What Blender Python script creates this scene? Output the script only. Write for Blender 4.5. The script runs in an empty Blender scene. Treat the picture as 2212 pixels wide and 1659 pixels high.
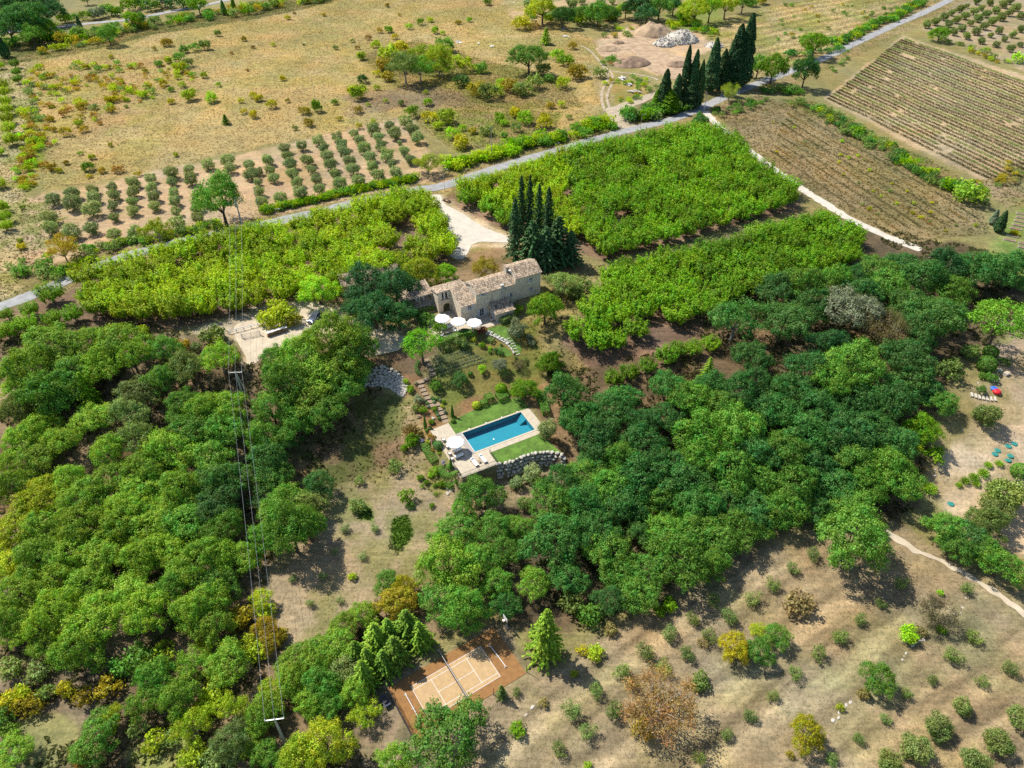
import bpy, bmesh, math, random
import numpy as np
from mathutils import Vector, Matrix

random.seed(7)
RNG = np.random.default_rng(11)
SC = bpy.context.scene
COL = SC.collection
rad = math.radians

# ------------------------------------------------------------------ camera
CAM_H, PITCH, FOCAL = 96.0, rad(40.0), 25.5          # metres above the house terrace, looking down 40 degrees
cam_d = bpy.data.cameras.new('camera')
cam_d.sensor_width = 36.0
cam_d.lens = FOCAL
cam_d.clip_start, cam_d.clip_end = 1.0, 12000.0
cam = bpy.data.objects.new('camera', cam_d)
COL.objects.link(cam)
cam.location = (0, 0, CAM_H)
cam.rotation_euler = (math.pi / 2 - PITCH, 0, 0)
SC.camera = cam

# ------------------------------------------------------------------ sky and sun
SUN_EL, SUN_DIR = rad(52), Vector((-0.84, 0.54, 0)).normalized()   # towards the sun, seen from above
world = bpy.data.worlds.new('World')
SC.world = world
world.use_nodes = True
wn = world.node_tree
sky = wn.nodes.new('ShaderNodeTexSky')
sky.sky_type = 'NISHITA'
sky.sun_disc = False
sky.sun_elevation = SUN_EL
sky.sun_rotation = math.atan2(SUN_DIR.x, SUN_DIR.y)
sky.altitude = 200
bg = wn.nodes['Background']
bg.inputs['Strength'].default_value = 0.115
wn.links.new(sky.outputs[0], bg.inputs['Color'])
sun_d = bpy.data.lights.new('sun', 'SUN')
sun_d.energy = 5.0
sun_d.angle = rad(0.5)
sun_d.color = (1.0, 0.94, 0.84)
sun = bpy.data.objects.new('sun', sun_d)
COL.objects.link(sun)
to_sun = Vector((SUN_DIR.x * math.cos(SUN_EL), SUN_DIR.y * math.cos(SUN_EL), math.sin(SUN_EL)))
sun.rotation_euler = to_sun.to_track_quat('Z', 'Y').to_euler()
sun.location = to_sun * 300

SC.view_settings.view_transform = 'Standard'
SC.view_settings.look = 'None'
SC.view_settings.exposure = 0.56
SC.view_settings.gamma = 1.0
SC.view_settings.use_curve_mapping = False
SC.render.engine = 'CYCLES'
SC.cycles.max_bounces = 5
SC.cycles.diffuse_bounces = 3
SC.cycles.glossy_bounces = 2
SC.cycles.transmission_bounces = 3
SC.cycles.transparent_max_bounces = 6
SC.cycles.caustics_reflective = False
SC.cycles.caustics_refractive = False
SC.cycles.use_denoising = False

# ------------------------------------------------------------------ from a sight line to a place on the terrain
FO = FOCAL / 36.0 * 2212.0
CP, SP = math.cos(PITCH), math.sin(PITCH)


def ray(x, y):
    u, v = (x - 1106.0) / FO, (y - 829.5) / FO
    return np.array([u, CP - v * SP, -SP - v * CP])


def on_plane(x, y, z):
    d = ray(x, y)
    return d * ((z - CAM_H) / d[2]) + np.array([0, 0, CAM_H])


def pix(p):
    d = np.asarray(p, float) - np.array([0, 0, CAM_H])
    zc = d[1] * CP - d[2] * SP
    return 1106 + FO * d[0] / zc, 829.5 - FO * (d[1] * SP + d[2] * CP) / zc


# sub-areas surveyed at a larger scale: x0, y0, scale
KEY = {'O': (0, 0, 1.0), 'h': (864.1, 518.4, .16927), 'p': (864.1, 720.05, .2257), 'c': (794.9, 1336.4, .16667),
       'g': (495.4, 622.1, .18229), 'd': (921.7, 662.4, .18157), 's': (864.1, 806.5, .18157),
       'r': (1958.5, 691.2, .4837), 'k': (1900.9, 403.2, .24493), 'q': (1094.5, 0, .16667), 'l': (0, 0, .16667),
       'e': (1267.3, 115.2, .29053)}
for c_ in range(4):
    for r_ in range(3):
        KEY['%d%d' % (c_, r_)] = (553.0 * c_, 553.0 * r_, 1 / 3.0)


def ko(k, x, y):
    a, b, s = KEY[k]
    return a + x * s, b + y * s


# ------------------------------------------------------------------ numpy noise and polygons
def _hash(ix, iy, seed):
    n = (ix.astype(np.int64) * 374761393 + iy.astype(np.int64) * 668265263 + seed * 144665) & 0xffffffff
    n = ((n ^ (n >> 13)) * 1274126177) & 0xffffffff
    return ((n ^ (n >> 16)) & 0xffff) / 65535.0


def vnoise(x, y, seed=0):
    x, y = np.asarray(x, float), np.asarray(y, float)
    ix, iy = np.floor(x), np.floor(y)
    fx, fy = x - ix, y - iy
    fx, fy = fx * fx * (3 - 2 * fx), fy * fy * (3 - 2 * fy)
    a, b = _hash(ix, iy, seed), _hash(ix + 1, iy, seed)
    c, d = _hash(ix, iy + 1, seed), _hash(ix + 1, iy + 1, seed)
    return (a + (b - a) * fx) * (1 - fy) + (c + (d - c) * fx) * fy


def fbm(x, y, s, seed=0, o=3):
    t, a, n = 0, 1, 0
    for i in range(o):
        t = t + a * vnoise(x / s, y / s, seed + i * 17)
        n += a
        a *= .5
        s *= .47
    return t / n


def sdist(poly, X, Y):
    """signed distance to a polygon, negative inside"""
    P = np.asarray(poly, float)[:, :2]
    d2 = np.full(X.shape, 1e18)
    ins = np.zeros(X.shape, bool)
    n = len(P)
    for i in range(n):
        ax, ay = P[i]
        bx, by = P[(i + 1) % n]
        ex, ey = bx - ax, by - ay
        wx, wy = X - ax, Y - ay
        t = np.clip((wx * ex + wy * ey) / (ex * ex + ey * ey + 1e-12), 0, 1)
        dx, dy = wx - ex * t, wy - ey * t
        np.minimum(d2, dx * dx + dy * dy, out=d2)
        cond = ((ay > Y) != (by > Y)) & (X < ex * (Y - ay) / (by - ay + 1e-12) + ax)
        ins ^= cond
    d = np.sqrt(d2)
    return np.where(ins, -d, d)


def sstep(a, b, x):
    t = np.clip((x - a) / (b - a), 0, 1)
    return t * t * (3 - 2 * t)


class Frame:
    def __init__(s, x, y, z, ang):
        s.o, s.a = (x, y, z), rad(ang)
        s.c, s.s = math.cos(s.a), math.sin(s.a)

    def w(s, u, v):
        return (s.o[0] + u * s.c - v * s.s, s.o[1] + u * s.s + v * s.c)

    def loc(s, x, y):
        dx, dy = x - s.o[0], y - s.o[1]
        return (dx * s.c + dy * s.s, -dx * s.s + dy * s.c)


HF = Frame(-11.57, 136.42, 0.0, 27.6)      # farmhouse, origin at its front corner
PF = Frame(-7.20, 99.72, -5.0, 28.1)       # pool, origin at a corner of the water
CF = Frame(-18.78, 54.03, -9.0, 32.86)     # tennis court

WALL_TOP = [ko('p', *q) for q in ((925, 1250), (1010, 1238), (1110, 1212), (1200, 1168), (1330, 1142), (1450, 1138), (1575, 1162))]
WALL_TOP = [tuple(on_plane(x, y, -5.0)[:2]) for x, y in WALL_TOP]
POOL_FLAT = [PF.w(-5.6, 10.2), PF.w(4, 10.4), PF.w(16, 9.6), PF.w(16.2, 1), PF.w(14.8, -2.0)] + WALL_TOP[::-1] + [PF.w(-5.6, -5.2)]
PADS = [
    ([HF.w(13.6, -1.2), HF.w(24, -.5), HF.w(24, 12), HF.w(13.6, 12)], 1.7, 3.5),
    ([HF.w(-12, 8.7), HF.w(13.4, 8.7), HF.w(13.4, 15), HF.w(-12, 15)], 1.0, 1.2),
    ([HF.w(-8, -4.4), HF.w(12.2, -4.9), HF.w(12.2, 5.5), HF.w(-8, 5.5)], 0.0, 2.0),
    (POOL_FLAT, -5.0, 1.1),
    ([PF.w(-.5, -.5), PF.w(13.9, -.5), PF.w(13.9, 6.5), PF.w(-.5, 6.5)], -7.4, .5),
    ([CF.w(-1.5, 1.2), CF.w(20.5, 1.2), CF.w(20.5, -10.5), CF.w(-1.5, -10.5)], -9.0, 4.0),
]
BASE_Y = [-4000, 20, 60, 90, 97, 112, 118, 132, 138, 160, 9000]
BASE_Z = [-14, -10, -9.2, -8.4, -8.0, -5.0, -4.2, -.6, 0, 0, 0]


def terrain(X, Y):
    X, Y = np.asarray(X, float), np.asarray(Y, float)
    sh = 17 * sstep(12, 40, X) + 12 * sstep(24, 44, -X)
    z = np.interp(Y + sh * sstep(70, 110, Y), BASE_Y, BASE_Z)
    z = z + (fbm(X, Y, 26, 3) - .5) * 1.0 * sstep(0, 1, 1.0) + (fbm(X, Y, 90, 8) - .5) * 2.0
    for poly, pz, fall in PADS:
        d = sdist(poly, X, Y)
        w = 1 - sstep(0, fall, d)
        z = z + (pz - z) * w
    return z


GX0, GY0, GS = -420.0, 10.0, 0.75
_gx = np.arange(GX0, 420, GS)
_gy = np.arange(GY0, 640, GS)
_mx, _my = np.meshgrid(_gx, _gy)
TG = terrain(_mx, _my)


def th(X, Y):
    X, Y = np.asarray(X, float), np.asarray(Y, float)
    fx = np.clip((X - GX0) / GS, 0, TG.shape[1] - 1.001)
    fy = np.clip((Y - GY0) / GS, 0, TG.shape[0] - 1.001)
    ix, iy = fx.astype(int), fy.astype(int)
    ax, ay = fx - ix, fy - iy
    return (TG[iy, ix] * (1 - ax) + TG[iy, ix + 1] * ax) * (1 - ay) + (TG[iy + 1, ix] * (1 - ax) + TG[iy + 1, ix + 1] * ax) * ay


_T = np.arange(40, 900, .5)


def at(x, y, dh=0.0, k='O'):
    """the point on the terrain (or dh above it) that lies on this sight line"""
    if k != 'O':
        x, y = ko(k, x, y)
    d = ray(x, y)
    if d[2] > -.03:
        d[2] = -.03
    P = d[None, :] * _T[:, None]
    zz = P[:, 2] + CAM_H - th(P[:, 0], P[:, 1]) - dh
    i = int(np.argmax(zz <= 0)) if (zz <= 0).any() else len(_T) - 1
    if i > 0:
        t = _T[i - 1] + .5 * zz[i - 1] / max(1e-6, zz[i - 1] - zz[i])
    else:
        t = _T[0]
    p = d * t
    return Vector((p[0], p[1], CAM_H + p[2] - dh))


def atp(k, pts):
    return [tuple(at(x, y, 0, k)[:2]) for x, y in pts]


def px_m(p):
    """survey pixels for one metre at point p"""
    return FO / (p[1] * CP - (p[2] - CAM_H) * SP)


# ------------------------------------------------------------------ materials
MATS = {}


def new_mat(name):
    m = bpy.data.materials.new(name)
    m.use_nodes = True
    nt = m.node_tree
    nt.nodes.clear()
    out = nt.nodes.new('ShaderNodeOutputMaterial')
    MATS[name] = m
    return m, nt, out


def nd(nt, t, **kw):
    n = nt.nodes.new(t)
    for k, v in kw.items():
        setattr(n, k, v)
    return n


def noise_tex(nt, scale, detail=4, rough=.6, coord=None, w=None):
    n = nd(nt, 'ShaderNodeTexNoise')
    n.inputs['Scale'].default_value = scale
    n.inputs['Detail'].default_value = detail
    n.inputs['Roughness'].default_value = rough
    if coord is not None:
        nt.links.new(coord, n.inputs['Vector'])
    return n


def ramp(nt, src, stops):
    r = nd(nt, 'ShaderNodeValToRGB')
    e = r.color_ramp.elements
    e[0].position, e[0].color = stops[0][0], (*stops[0][1], 1)
    e[1].position, e[1].color = stops[-1][0], (*stops[-1][1], 1)
    for p, c in stops[1:-1]:
        x = e.new(p)
        x.color = (*c, 1)
    nt.links.new(src, r.inputs['Fac'])
    return r


def mixc(nt, a, b, fac, mode='MIX'):
    m = nd(nt, 'ShaderNodeMix', data_type='RGBA', blend_type=mode)
    for s, v in ((m.inputs[6], a), (m.inputs[7], b), (m.inputs[0], fac)):
        if isinstance(v, (tuple, list)):
            s.default_value = (*v, 1) if len(v) == 3 else v
        elif isinstance(v, (int, float)):
            s.default_value = v
        else:
            nt.links.new(v, s)
    return m.outputs[2]


def surf(name, col, rough=.8, var=.25, scale=3.0, bump=.0, bscale=20.0, col2=None, metal=0.0, spec=.3, island=0.0, coord='Object'):
    m, nt, out = new_mat(name)
    b = nd(nt, 'ShaderNodeBsdfPrincipled')
    b.inputs['Roughness'].default_value = rough
    b.inputs['Metallic'].default_value = metal
    b.inputs['Specular IOR Level'].default_value = spec
    tc = nd(nt, 'ShaderNodeTexCoord')
    n = noise_tex(nt, scale, 5, .65, tc.outputs[coord])
    c2 = col2 or tuple(c * (1 - var) for c in col)
    c1 = col if col2 else tuple(min(1, c * (1 + var)) for c in col)
    r = ramp(nt, n.outputs['Fac'], [(.32, c2), (.68, c1)])
    src = r.outputs[0]
    if island:
        g = nd(nt, 'ShaderNodeNewGeometry')
        v = nd(nt, 'ShaderNodeMapRange')
        v.inputs[3].default_value, v.inputs[4].default_value = 1 - island, 1 + island
        nt.links.new(g.outputs['Random Per Island'], v.inputs[0])
        src = mixc(nt, src, v.outputs[0], 1.0, 'MULTIPLY')
    nt.links.new(src, b.inputs['Base Color'])
    if bump:
        n2 = noise_tex(nt, bscale, 4, .6, tc.outputs[coord])
        bp = nd(nt, 'ShaderNodeBump')
        bp.inputs['Strength'].default_value = bump
        bp.inputs['Distance'].default_value = .05
        nt.links.new(n2.outputs['Fac'], bp.inputs['Height'])
        nt.links.new(bp.outputs[0], b.inputs['Normal'])
    nt.links.new(b.outputs[0], out.inputs[0])
    return m


def leaf_mat(name, trans=.3, var=.45, hue=.03, gloss=.012):
    m, nt, out = new_mat(name)
    oi = nd(nt, 'ShaderNodeObjectInfo')
    g = nd(nt, 'ShaderNodeNewGeometry')
    v = nd(nt, 'ShaderNodeMapRange')
    v.inputs[3].default_value, v.inputs[4].default_value = 1 - var, 1 + var
    nt.links.new(g.outputs['Random Per Island'], v.inputs[0])
    c = mixc(nt, oi.outputs['Color'], v.outputs[0], 1.0, 'MULTIPLY')
    hs = nd(nt, 'ShaderNodeHueSaturation')
    n = noise_tex(nt, .55, 2, .5)
    tc = nd(nt, 'ShaderNodeTexCoord')
    nt.links.new(tc.outputs['Object'], n.inputs['Vector'])
    h = nd(nt, 'ShaderNodeMapRange')
    h.inputs[1].default_value, h.inputs[2].default_value = .3, .7
    h.inputs[3].default_value, h.inputs[4].default_value = .5 - hue, .5 + hue
    nt.links.new(n.outputs['Fac'], h.inputs[0])
    nt.links.new(h.outputs[0], hs.inputs['Hue'])
    nt.links.new(c, hs.inputs['Color'])
    d = nd(nt, 'ShaderNodeBsdfDiffuse')
    t = nd(nt, 'ShaderNodeBsdfTranslucent')
    nt.links.new(hs.outputs[0], d.inputs['Color'])
    tcq = mixc(nt, hs.outputs[0], (1.35, 1.25, .5), 1.0, 'MULTIPLY')
    nt.links.new(tcq, t.inputs['Color'])
    mx = nd(nt, 'ShaderNodeMixShader')
    mx.inputs[0].default_value = trans
    nt.links.new(d.outputs[0], mx.inputs[1])
    nt.links.new(t.outputs[0], mx.inputs[2])
    gl = nd(nt, 'ShaderNodeBsdfGlossy')
    gl.inputs['Roughness'].default_value = .6
    gl.inputs['Color'].default_value = (.9, .95, 1, 1)
    m2 = nd(nt, 'ShaderNodeMixShader')
    m2.inputs[0].default_value = gloss
    nt.links.new(mx.outputs[0], m2.inputs[1])
    nt.links.new(gl.outputs[0], m2.inputs[2])
    nt.links.new(m2.outputs[0], out.inputs[0])
    return m


leaf_mat('leaf', .36)
leaf_mat('needle', .25, .4, .02, .01)
leaf_mat('clipped', .2, .35, .015, .01)
surf('bark', (.10, .075, .055), .9, .4, 6, .4, 25)
surf('pale_bark', (.30, .26, .21), .9, .35, 6, .3, 25)
surf('asphalt', (.26, .26, .26), .9, .22, .5, .0, 30)
surf('gravel', (.44, .37, .27), .95, .16, .5, .35, 14)
surf('gravel_white', (.47, .43, .36), .95, .12, .5, .3, 14)
surf('dirt_track', (.34, .28, .20), .95, .2, .6, .4, 12)
surf('paving', (.42, .365, .275), .85, .13, 1.2, .15, 20)
surf('step_stone', (.25, .19, .13), .9, .25, 2, .2, 20)
surf('coping', (.47, .40, .30), .8, .1, 2.5, .1, 30)
surf('timber_deck', (.32, .29, .26), .8, .2, 4, .1, 30, island=.15)
surf('plaster', (.46, .41, .33), .9, .14, 1.0, .15, 15)
surf('white_paint', (.80, .80, .78), .6, .04, 3)
surf('canvas', (.84, .83, .80), .9, .03, 2)
surf('cushion', (.80, .79, .76), .95, .05, 4)
surf('wood', (.30, .20, .12), .8, .3, 8, .2, 30)
surf('grey_wood', (.36, .34, .31), .85, .3, 6, .2, 30, island=.3)
surf('shutter', (.52, .50, .52), .7, .12, 5)
surf('dark_metal', (.05, .05, .05), .5, .2, 5, metal=.5)
surf('steel', (.45, .46, .47), .45, .15, 5, metal=.6)
surf('concrete', (.44, .43, .40), .85, .15, 3, .15, 25)
surf('rubber', (.03, .03, .035), .8, .2, 8)
surf('boulder', (.36, .33, .285), .9, .35, 2.2, .6, 9, island=.2)
surf('pale_stone', (.43, .395, .335), .9, .3, 3, .5, 12, island=.2)
surf('soil', (.22, .13, .08), .95, .35, 2, .4, 16)
surf('court_outer', (.235, .12, .042), .9, .16, 1.4, .12, 40)
surf('court_inner', (.40, .275, .14), .9, .12, 1.4, .1, 40)
surf('line_paint', (.62, .62, .62), .8, .06, 6)
surf('tile_clay', (.31, .235, .165), .9, .38, 1.1, .2, 30, island=.6)
surf('flower_white', (.80, .78, .72), .8, .1, 5)
surf('flower_pink', (.62, .36, .30), .8, .3, 5)
surf('flower_violet', (.34, .28, .50), .8, .25, 5)
surf('blue_plastic', (.02, .12, .55), .5, .1, 4)
surf('red_plastic', (.65, .02, .03), .5, .1, 4)
surf('green_plastic', (.03, .20, .17), .5, .15, 4)
surf('table_blue', (.02, .03, .06), .4, .15, 4)
surf('mound_earth', (.34, .245, .155), .95, .3, .35, .6, 4)
surf('dark_earth', (.22, .15, .10), .95, .4, .6, .6, 5)
surf('debris', (.50, .48, .46), .8, .35, 1.5, .2, 10, island=.5)
surf('tarp_black', (.025, .025, .028), .6, .2, 4)


def stone_wall_mat():
    m, nt, out = new_mat('rubble_stone')
    b = nd(nt, 'ShaderNodeBsdfPrincipled')
    b.inputs['Roughness'].default_value = .9
    tc = nd(nt, 'ShaderNodeTexCoord')
    mp = nd(nt, 'ShaderNodeMapping')
    mp.inputs['Scale'].default_value = (4.2, 4.2, 7.0)
    nt.links.new(tc.outputs['Object'], mp.inputs[0])
    vo = nd(nt, 'ShaderNodeTexVoronoi')
    vo.inputs['Scale'].default_value = 1.0
    nt.links.new(mp.outputs[0], vo.inputs['Vector'])
    ve = nd(nt, 'ShaderNodeTexVoronoi', feature='DISTANCE_TO_EDGE')
    nt.links.new(mp.outputs[0], ve.inputs['Vector'])
    sp = nd(nt, 'ShaderNodeSeparateColor')
    nt.links.new(vo.outputs['Color'], sp.inputs[0])
    st = ramp(nt, sp.outputs[0], [(0, (.56, .48, .36)), (.35, (.66, .58, .45)), (.7, (.74, .66, .54)), (1, (.60, .55, .48))])
    big = noise_tex(nt, .5, 4, .6, tc.outputs['Object'])
    c = mixc(nt, st.outputs[0], ramp(nt, big.outputs['Fac'], [(.3, (.72, .70, .68)), (.7, (1.12, 1.06, .98))]).outputs[0], 1.0, 'MULTIPLY')
    jo = ramp(nt, ve.outputs['Distance'], [(.0, (.0, .0, .0)), (.07, (1, 1, 1))])
    c = mixc(nt, (.60, .52, .41), c, jo.outputs[0])
    nt.links.new(c, b.inputs['Base Color'])
    bp = nd(nt, 'ShaderNodeBump')
    bp.inputs['Strength'].default_value = .35
    bp.inputs['Distance'].default_value = .04
    nt.links.new(jo.outputs[0], bp.inputs['Height'])
    nt.links.new(bp.outputs[0], b.inputs['Normal'])
    nt.links.new(b.outputs[0], out.inputs[0])


stone_wall_mat()


def glass_mat():
    m, nt, out = new_mat('window_glass')
    b = nd(nt, 'ShaderNodeBsdfPrincipled')
    b.inputs['Base Color'].default_value = (.03, .045, .06, 1)
    b.inputs['Roughness'].default_value = .06
    nt.links.new(b.outputs[0], out.inputs[0])
    m, nt, out = new_mat('car_paint')
    b = nd(nt, 'ShaderNodeBsdfPrincipled')
    b.inputs['Base Color'].default_value = (.10, .12, .16, 1)
    b.inputs['Roughness'].default_value = .25
    b.inputs['Metallic'].default_value = .5
    b.inputs['Coat Weight'].default_value = .6
    nt.links.new(b.outputs[0], out.inputs[0])
    m, nt, out = new_mat('pool_water')
    tr = nd(nt, 'ShaderNodeBsdfTransparent')
    tr.inputs[0].default_value = (.46, .80, .86, 1)
    gl = nd(nt, 'ShaderNodeBsdfGlossy')
    gl.inputs['Roughness'].default_value = .06
    tc = nd(nt, 'ShaderNodeTexCoord')
    n = noise_tex(nt, 2.6, 4, .6, tc.outputs['Object'])
    bp = nd(nt, 'ShaderNodeBump')
    bp.inputs['Strength'].default_value = .22
    bp.inputs['Distance'].default_value = .05
    nt.links.new(n.outputs['Fac'], bp.inputs['Height'])
    nt.links.new(bp.outputs[0], gl.inputs['Normal'])
    fr = nd(nt, 'ShaderNodeFresnel')
    fr.inputs[0].default_value = 1.33
    nt.links.new(bp.outputs[0], fr.inputs['Normal'])
    mx = nd(nt, 'ShaderNodeMixShader')
    nt.links.new(fr.outputs[0], mx.inputs[0])
    nt.links.new(tr.outputs[0], mx.inputs[1])
    nt.links.new(gl.outputs[0], mx.inputs[2])
    nt.links.new(mx.outputs[0], out.inputs[0])
    m, nt, out = new_mat('pool_liner')
    b = nd(nt, 'ShaderNodeBsdfPrincipled')
    b.inputs['Roughness'].default_value = .6
    tc = nd(nt, 'ShaderNodeTexCoord')
    vo = nd(nt, 'ShaderNodeTexVoronoi', feature='SMOOTH_F1')
    vo.inputs['Scale'].default_value = 2.2
    n = noise_tex(nt, 1.3, 3, .6, tc.outputs['Object'])
    wv = mixc(nt, tc.outputs['Object'], n.outputs['Color'], .25)
    nt.links.new(wv, vo.inputs['Vector'])
    r = ramp(nt, vo.outputs['Distance'], [(0.1, (.085, .33, .40)), (.7, (.10, .37, .44))])
    nt.links.new(r.outputs[0], b.inputs['Base Color'])
    nt.links.new(b.outputs[0], out.inputs[0])


glass_mat()


def ground_mat():
    m, nt, out = new_mat('ground')
    b = nd(nt, 'ShaderNodeBsdfPrincipled')
    b.inputs['Roughness'].default_value = .95
    b.inputs['Specular IOR Level'].default_value = .1
    at_ = nd(nt, 'ShaderNodeAttribute', attribute_name='Col')
    ge = nd(nt, 'ShaderNodeNewGeometry')
    n1 = noise_tex(nt, .22, 6, .7, ge.outputs['Position'])
    n2 = noise_tex(nt, 1.7, 5, .75, ge.outputs['Position'])
    r1 = ramp(nt, n1.outputs['Fac'], [(.3, (.78, .78, .76)), (.7, (1.2, 1.18, 1.12))])
    r2 = ramp(nt, n2.outputs['Fac'], [(.28, (.55, .56, .52)), (.5, (1, 1, 1)), (.75, (1.35, 1.32, 1.28))])
    c = mixc(nt, at_.outputs['Color'], r1.outputs[0], 1.0, 'MULTIPLY')
    c = mixc(nt, c, r2.outputs[0], 1.0, 'MULTIPLY')
    mp = nd(nt, 'ShaderNodeMapping')
    mp.inputs['Rotation'].default_value = (0, 0, -rad(38))
    mp.inputs['Scale'].default_value = (.16, 1.5, 1)
    nt.links.new(ge.outputs['Position'], mp.inputs[0])
    n3 = noise_tex(nt, 1.0, 4, .65, mp.outputs[0])
    r3 = ramp(nt, n3.outputs['Fac'], [(.3, (.78, .80, .78)), (.7, (1.2, 1.17, 1.14))])
    c = mixc(nt, c, r3.outputs[0], 1.0, 'MULTIPLY')
    nt.links.new(c, b.inputs['Base Color'])
    bp = nd(nt, 'ShaderNodeBump')
    bp.inputs['Strength'].default_value = .7
    bp.inputs['Distance'].default_value = .22
    nt.links.new(n2.outputs['Fac'], bp.inputs['Height'])
    nt.links.new(bp.outputs[0], b.inputs['Normal'])
    nt.links.new(b.outputs[0], out.inputs[0])
    # tufts of grass take their colour from the attribute too
    m, nt, out = new_mat('tuft')
    at_ = nd(nt, 'ShaderNodeAttribute', attribute_name='Col')
    d = nd(nt, 'ShaderNodeBsdfDiffuse')
    nt.links.new(at_.outputs['Color'], d.inputs['Color'])
    t = nd(nt, 'ShaderNodeBsdfTranslucent')
    nt.links.new(at_.outputs['Color'], t.inputs['Color'])
    mx = nd(nt, 'ShaderNodeMixShader')
    mx.inputs[0].default_value = .5
    nt.links.new(d.outputs[0], mx.inputs[1])
    nt.links.new(t.outputs[0], mx.inputs[2])
    nt.links.new(mx.outputs[0], out.inputs[0])


ground_mat()
surf('lawn', (.078, .15, .02), .9, .42, .7, .6, 30)
surf('lawn_dry', (.20, .19, .07), .9, .35, .8, .6, 30)


# ------------------------------------------------------------------ mesh building
class MB:
    def __init__(s):
        s.v, s.f = [], []

    def quad(s, a, b, c, d):
        n = len(s.v)
        s.v += [a, b, c, d]
        s.f.append((n, n + 1, n + 2, n + 3))

    def box(s, x0, x1, y0, y1, z0, z1):
        return s.hexa([(x0, y0, z0), (x1, y0, z0), (x1, y1, z0), (x0, y1, z0), (x0, y0, z1), (x1, y0, z1), (x1, y1, z1), (x0, y1, z1)])

    def hexa(s, p):
        n = len(s.v)
        s.v += [tuple(q) for q in p]
        for f in ((3, 2, 1, 0), (4, 5, 6, 7), (0, 1, 5, 4), (1, 2, 6, 5), (2, 3, 7, 6), (3, 0, 4, 7)):
            s.f.append(tuple(n + i for i in f))
        return s

    def cbox(s, c, size, rz=0.0, rx=0.0, ry=0.0):
        M = Matrix.Translation(c) @ Matrix.Rotation(rz, 4, 'Z') @ Matrix.Rotation(rx, 4, 'X') @ Matrix.Rotation(ry, 4, 'Y')
        a, b, h = size[0] / 2, size[1] / 2, size[2] / 2
        return s.hexa([M @ Vector(q) for q in ((-a, -b, -h), (a, -b, -h), (a, b, -h), (-a, b, -h), (-a, -b, h), (a, -b, h), (a, b, h), (-a, b, h))])

    def beam(s, p, q, w, h):
        p, q = Vector(p), Vector(q)
        d = (q - p).normalized()
        sd = d.cross(Vector((0, 0, 1)))
        sd = sd.normalized() if sd.length > 1e-4 else Vector((1, 0, 0))
        up = sd.cross(d)
        a, b = sd * w / 2, up * h / 2
        return s.hexa([p - a - b, p + a - b, q + a - b, q - a - b, p - a + b, p + a + b, q + a + b, q - a + b])

    def tube(s, path, rad_, n=6, cap=True):
        path = [Vector(p) for p in path]
        if not isinstance(rad_, (list, tuple)):
            rad_ = [rad_] * len(path)
        base = len(s.v)
        for i, p in enumerate(path):
            d = (path[min(i + 1, len(path) - 1)] - path[max(i - 1, 0)])
            d = d.normalized() if d.length > 1e-6 else Vector((0, 0, 1))
            a = d.cross(Vector((0, 0, 1)) if abs(d.z) < .9 else Vector((1, 0, 0))).normalized()
            b = d.cross(a)
            for j in range(n):
                t = 2 * math.pi * j / n
                s.v.append(tuple(p + (a * math.cos(t) + b * math.sin(t)) * rad_[i]))
        for i in range(len(path) - 1):
            for j in range(n):
                k = (j + 1) % n
                s.f.append((base + i * n + j, base + i * n + k, base + (i + 1) * n + k, base + (i + 1) * n + j))
        if cap:
            s.f.append(tuple(base + j for j in range(n))[::-1])
            s.f.append(tuple(base + (len(path) - 1) * n + j for j in range(n)))
        return s

    def prism(s, poly, z0, z1):
        n, m = len(s.v), len(poly)
        s.v += [(p[0], p[1], z0) for p in poly] + [(p[0], p[1], z1) for p in poly]
        s.f.append(tuple(n + i for i in range(m))[::-1])
        s.f.append(tuple(n + m + i for i in range(m)))
        for i in range(m):
            j = (i + 1) % m
            s.f.append((n + i, n + j, n + m + j, n + m + i))
        return s

    def slab(s, poly3, off):
        """polygon in space given a thickness vector"""
        n, m = len(s.v), len(poly3)
        off = Vector(off)
        s.v += [tuple(p) for p in poly3] + [tuple(Vector(p) + off) for p in poly3]
        s.f.append(tuple(n + i for i in range(m))[::-1])
        s.f.append(tuple(n + m + i for i in range(m)))
        for i in range(m):
            j = (i + 1) % m
            s.f.append((n + i, n + j, n + m + j, n + m + i))
        return s

    def lathe(s, prof, n=12, c=(0, 0, 0)):
        b = len(s.v)
        for r, z in prof:
            for j in range(n):
                t = 2 * math.pi * j / n
                s.v.append((c[0] + r * math.cos(t), c[1] + r * math.sin(t), c[2] + z))
        for i in range(len(prof) - 1):
            for j in range(n):
                k = (j + 1) % n
                s.f.append((b + i * n + j, b + i * n + k, b + (i + 1) * n + k, b + (i + 1) * n + j))
        s.f.append(tuple(b + j for j in range(n))[::-1])
        s.f.append(tuple(b + (len(prof) - 1) * n + j for j in range(n)))
        return s

    def mesh(s, name, mat, smooth=False):
        me = bpy.data.meshes.new(name)
        me.from_pydata([tuple(q) for q in s.v], [], s.f)
        if smooth:
            me.polygons.foreach_set('use_smooth', [True] * len(me.polygons))
        bm = bmesh.new()
        bm.from_mesh(me)
        bmesh.ops.recalc_face_normals(bm, faces=bm.faces)
        bm.to_mesh(me)
        bm.free()
        me.materials.append(MATS[mat])
        return me

    def build(s, name, mat, parent=None, smooth=False, loc=None, rz=0.0):
        return put(name, s.mesh(name, mat, smooth), parent, loc, rz)


def put(name, me, parent=None, loc=None, rz=0.0):
    o = bpy.data.objects.new(name, me)
    COL.objects.link(o)
    if parent is not None:
        o.parent = parent
    if loc is not None:
        o.location = loc
    if rz:
        o.rotation_euler = (0, 0, rz)
    return o


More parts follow.
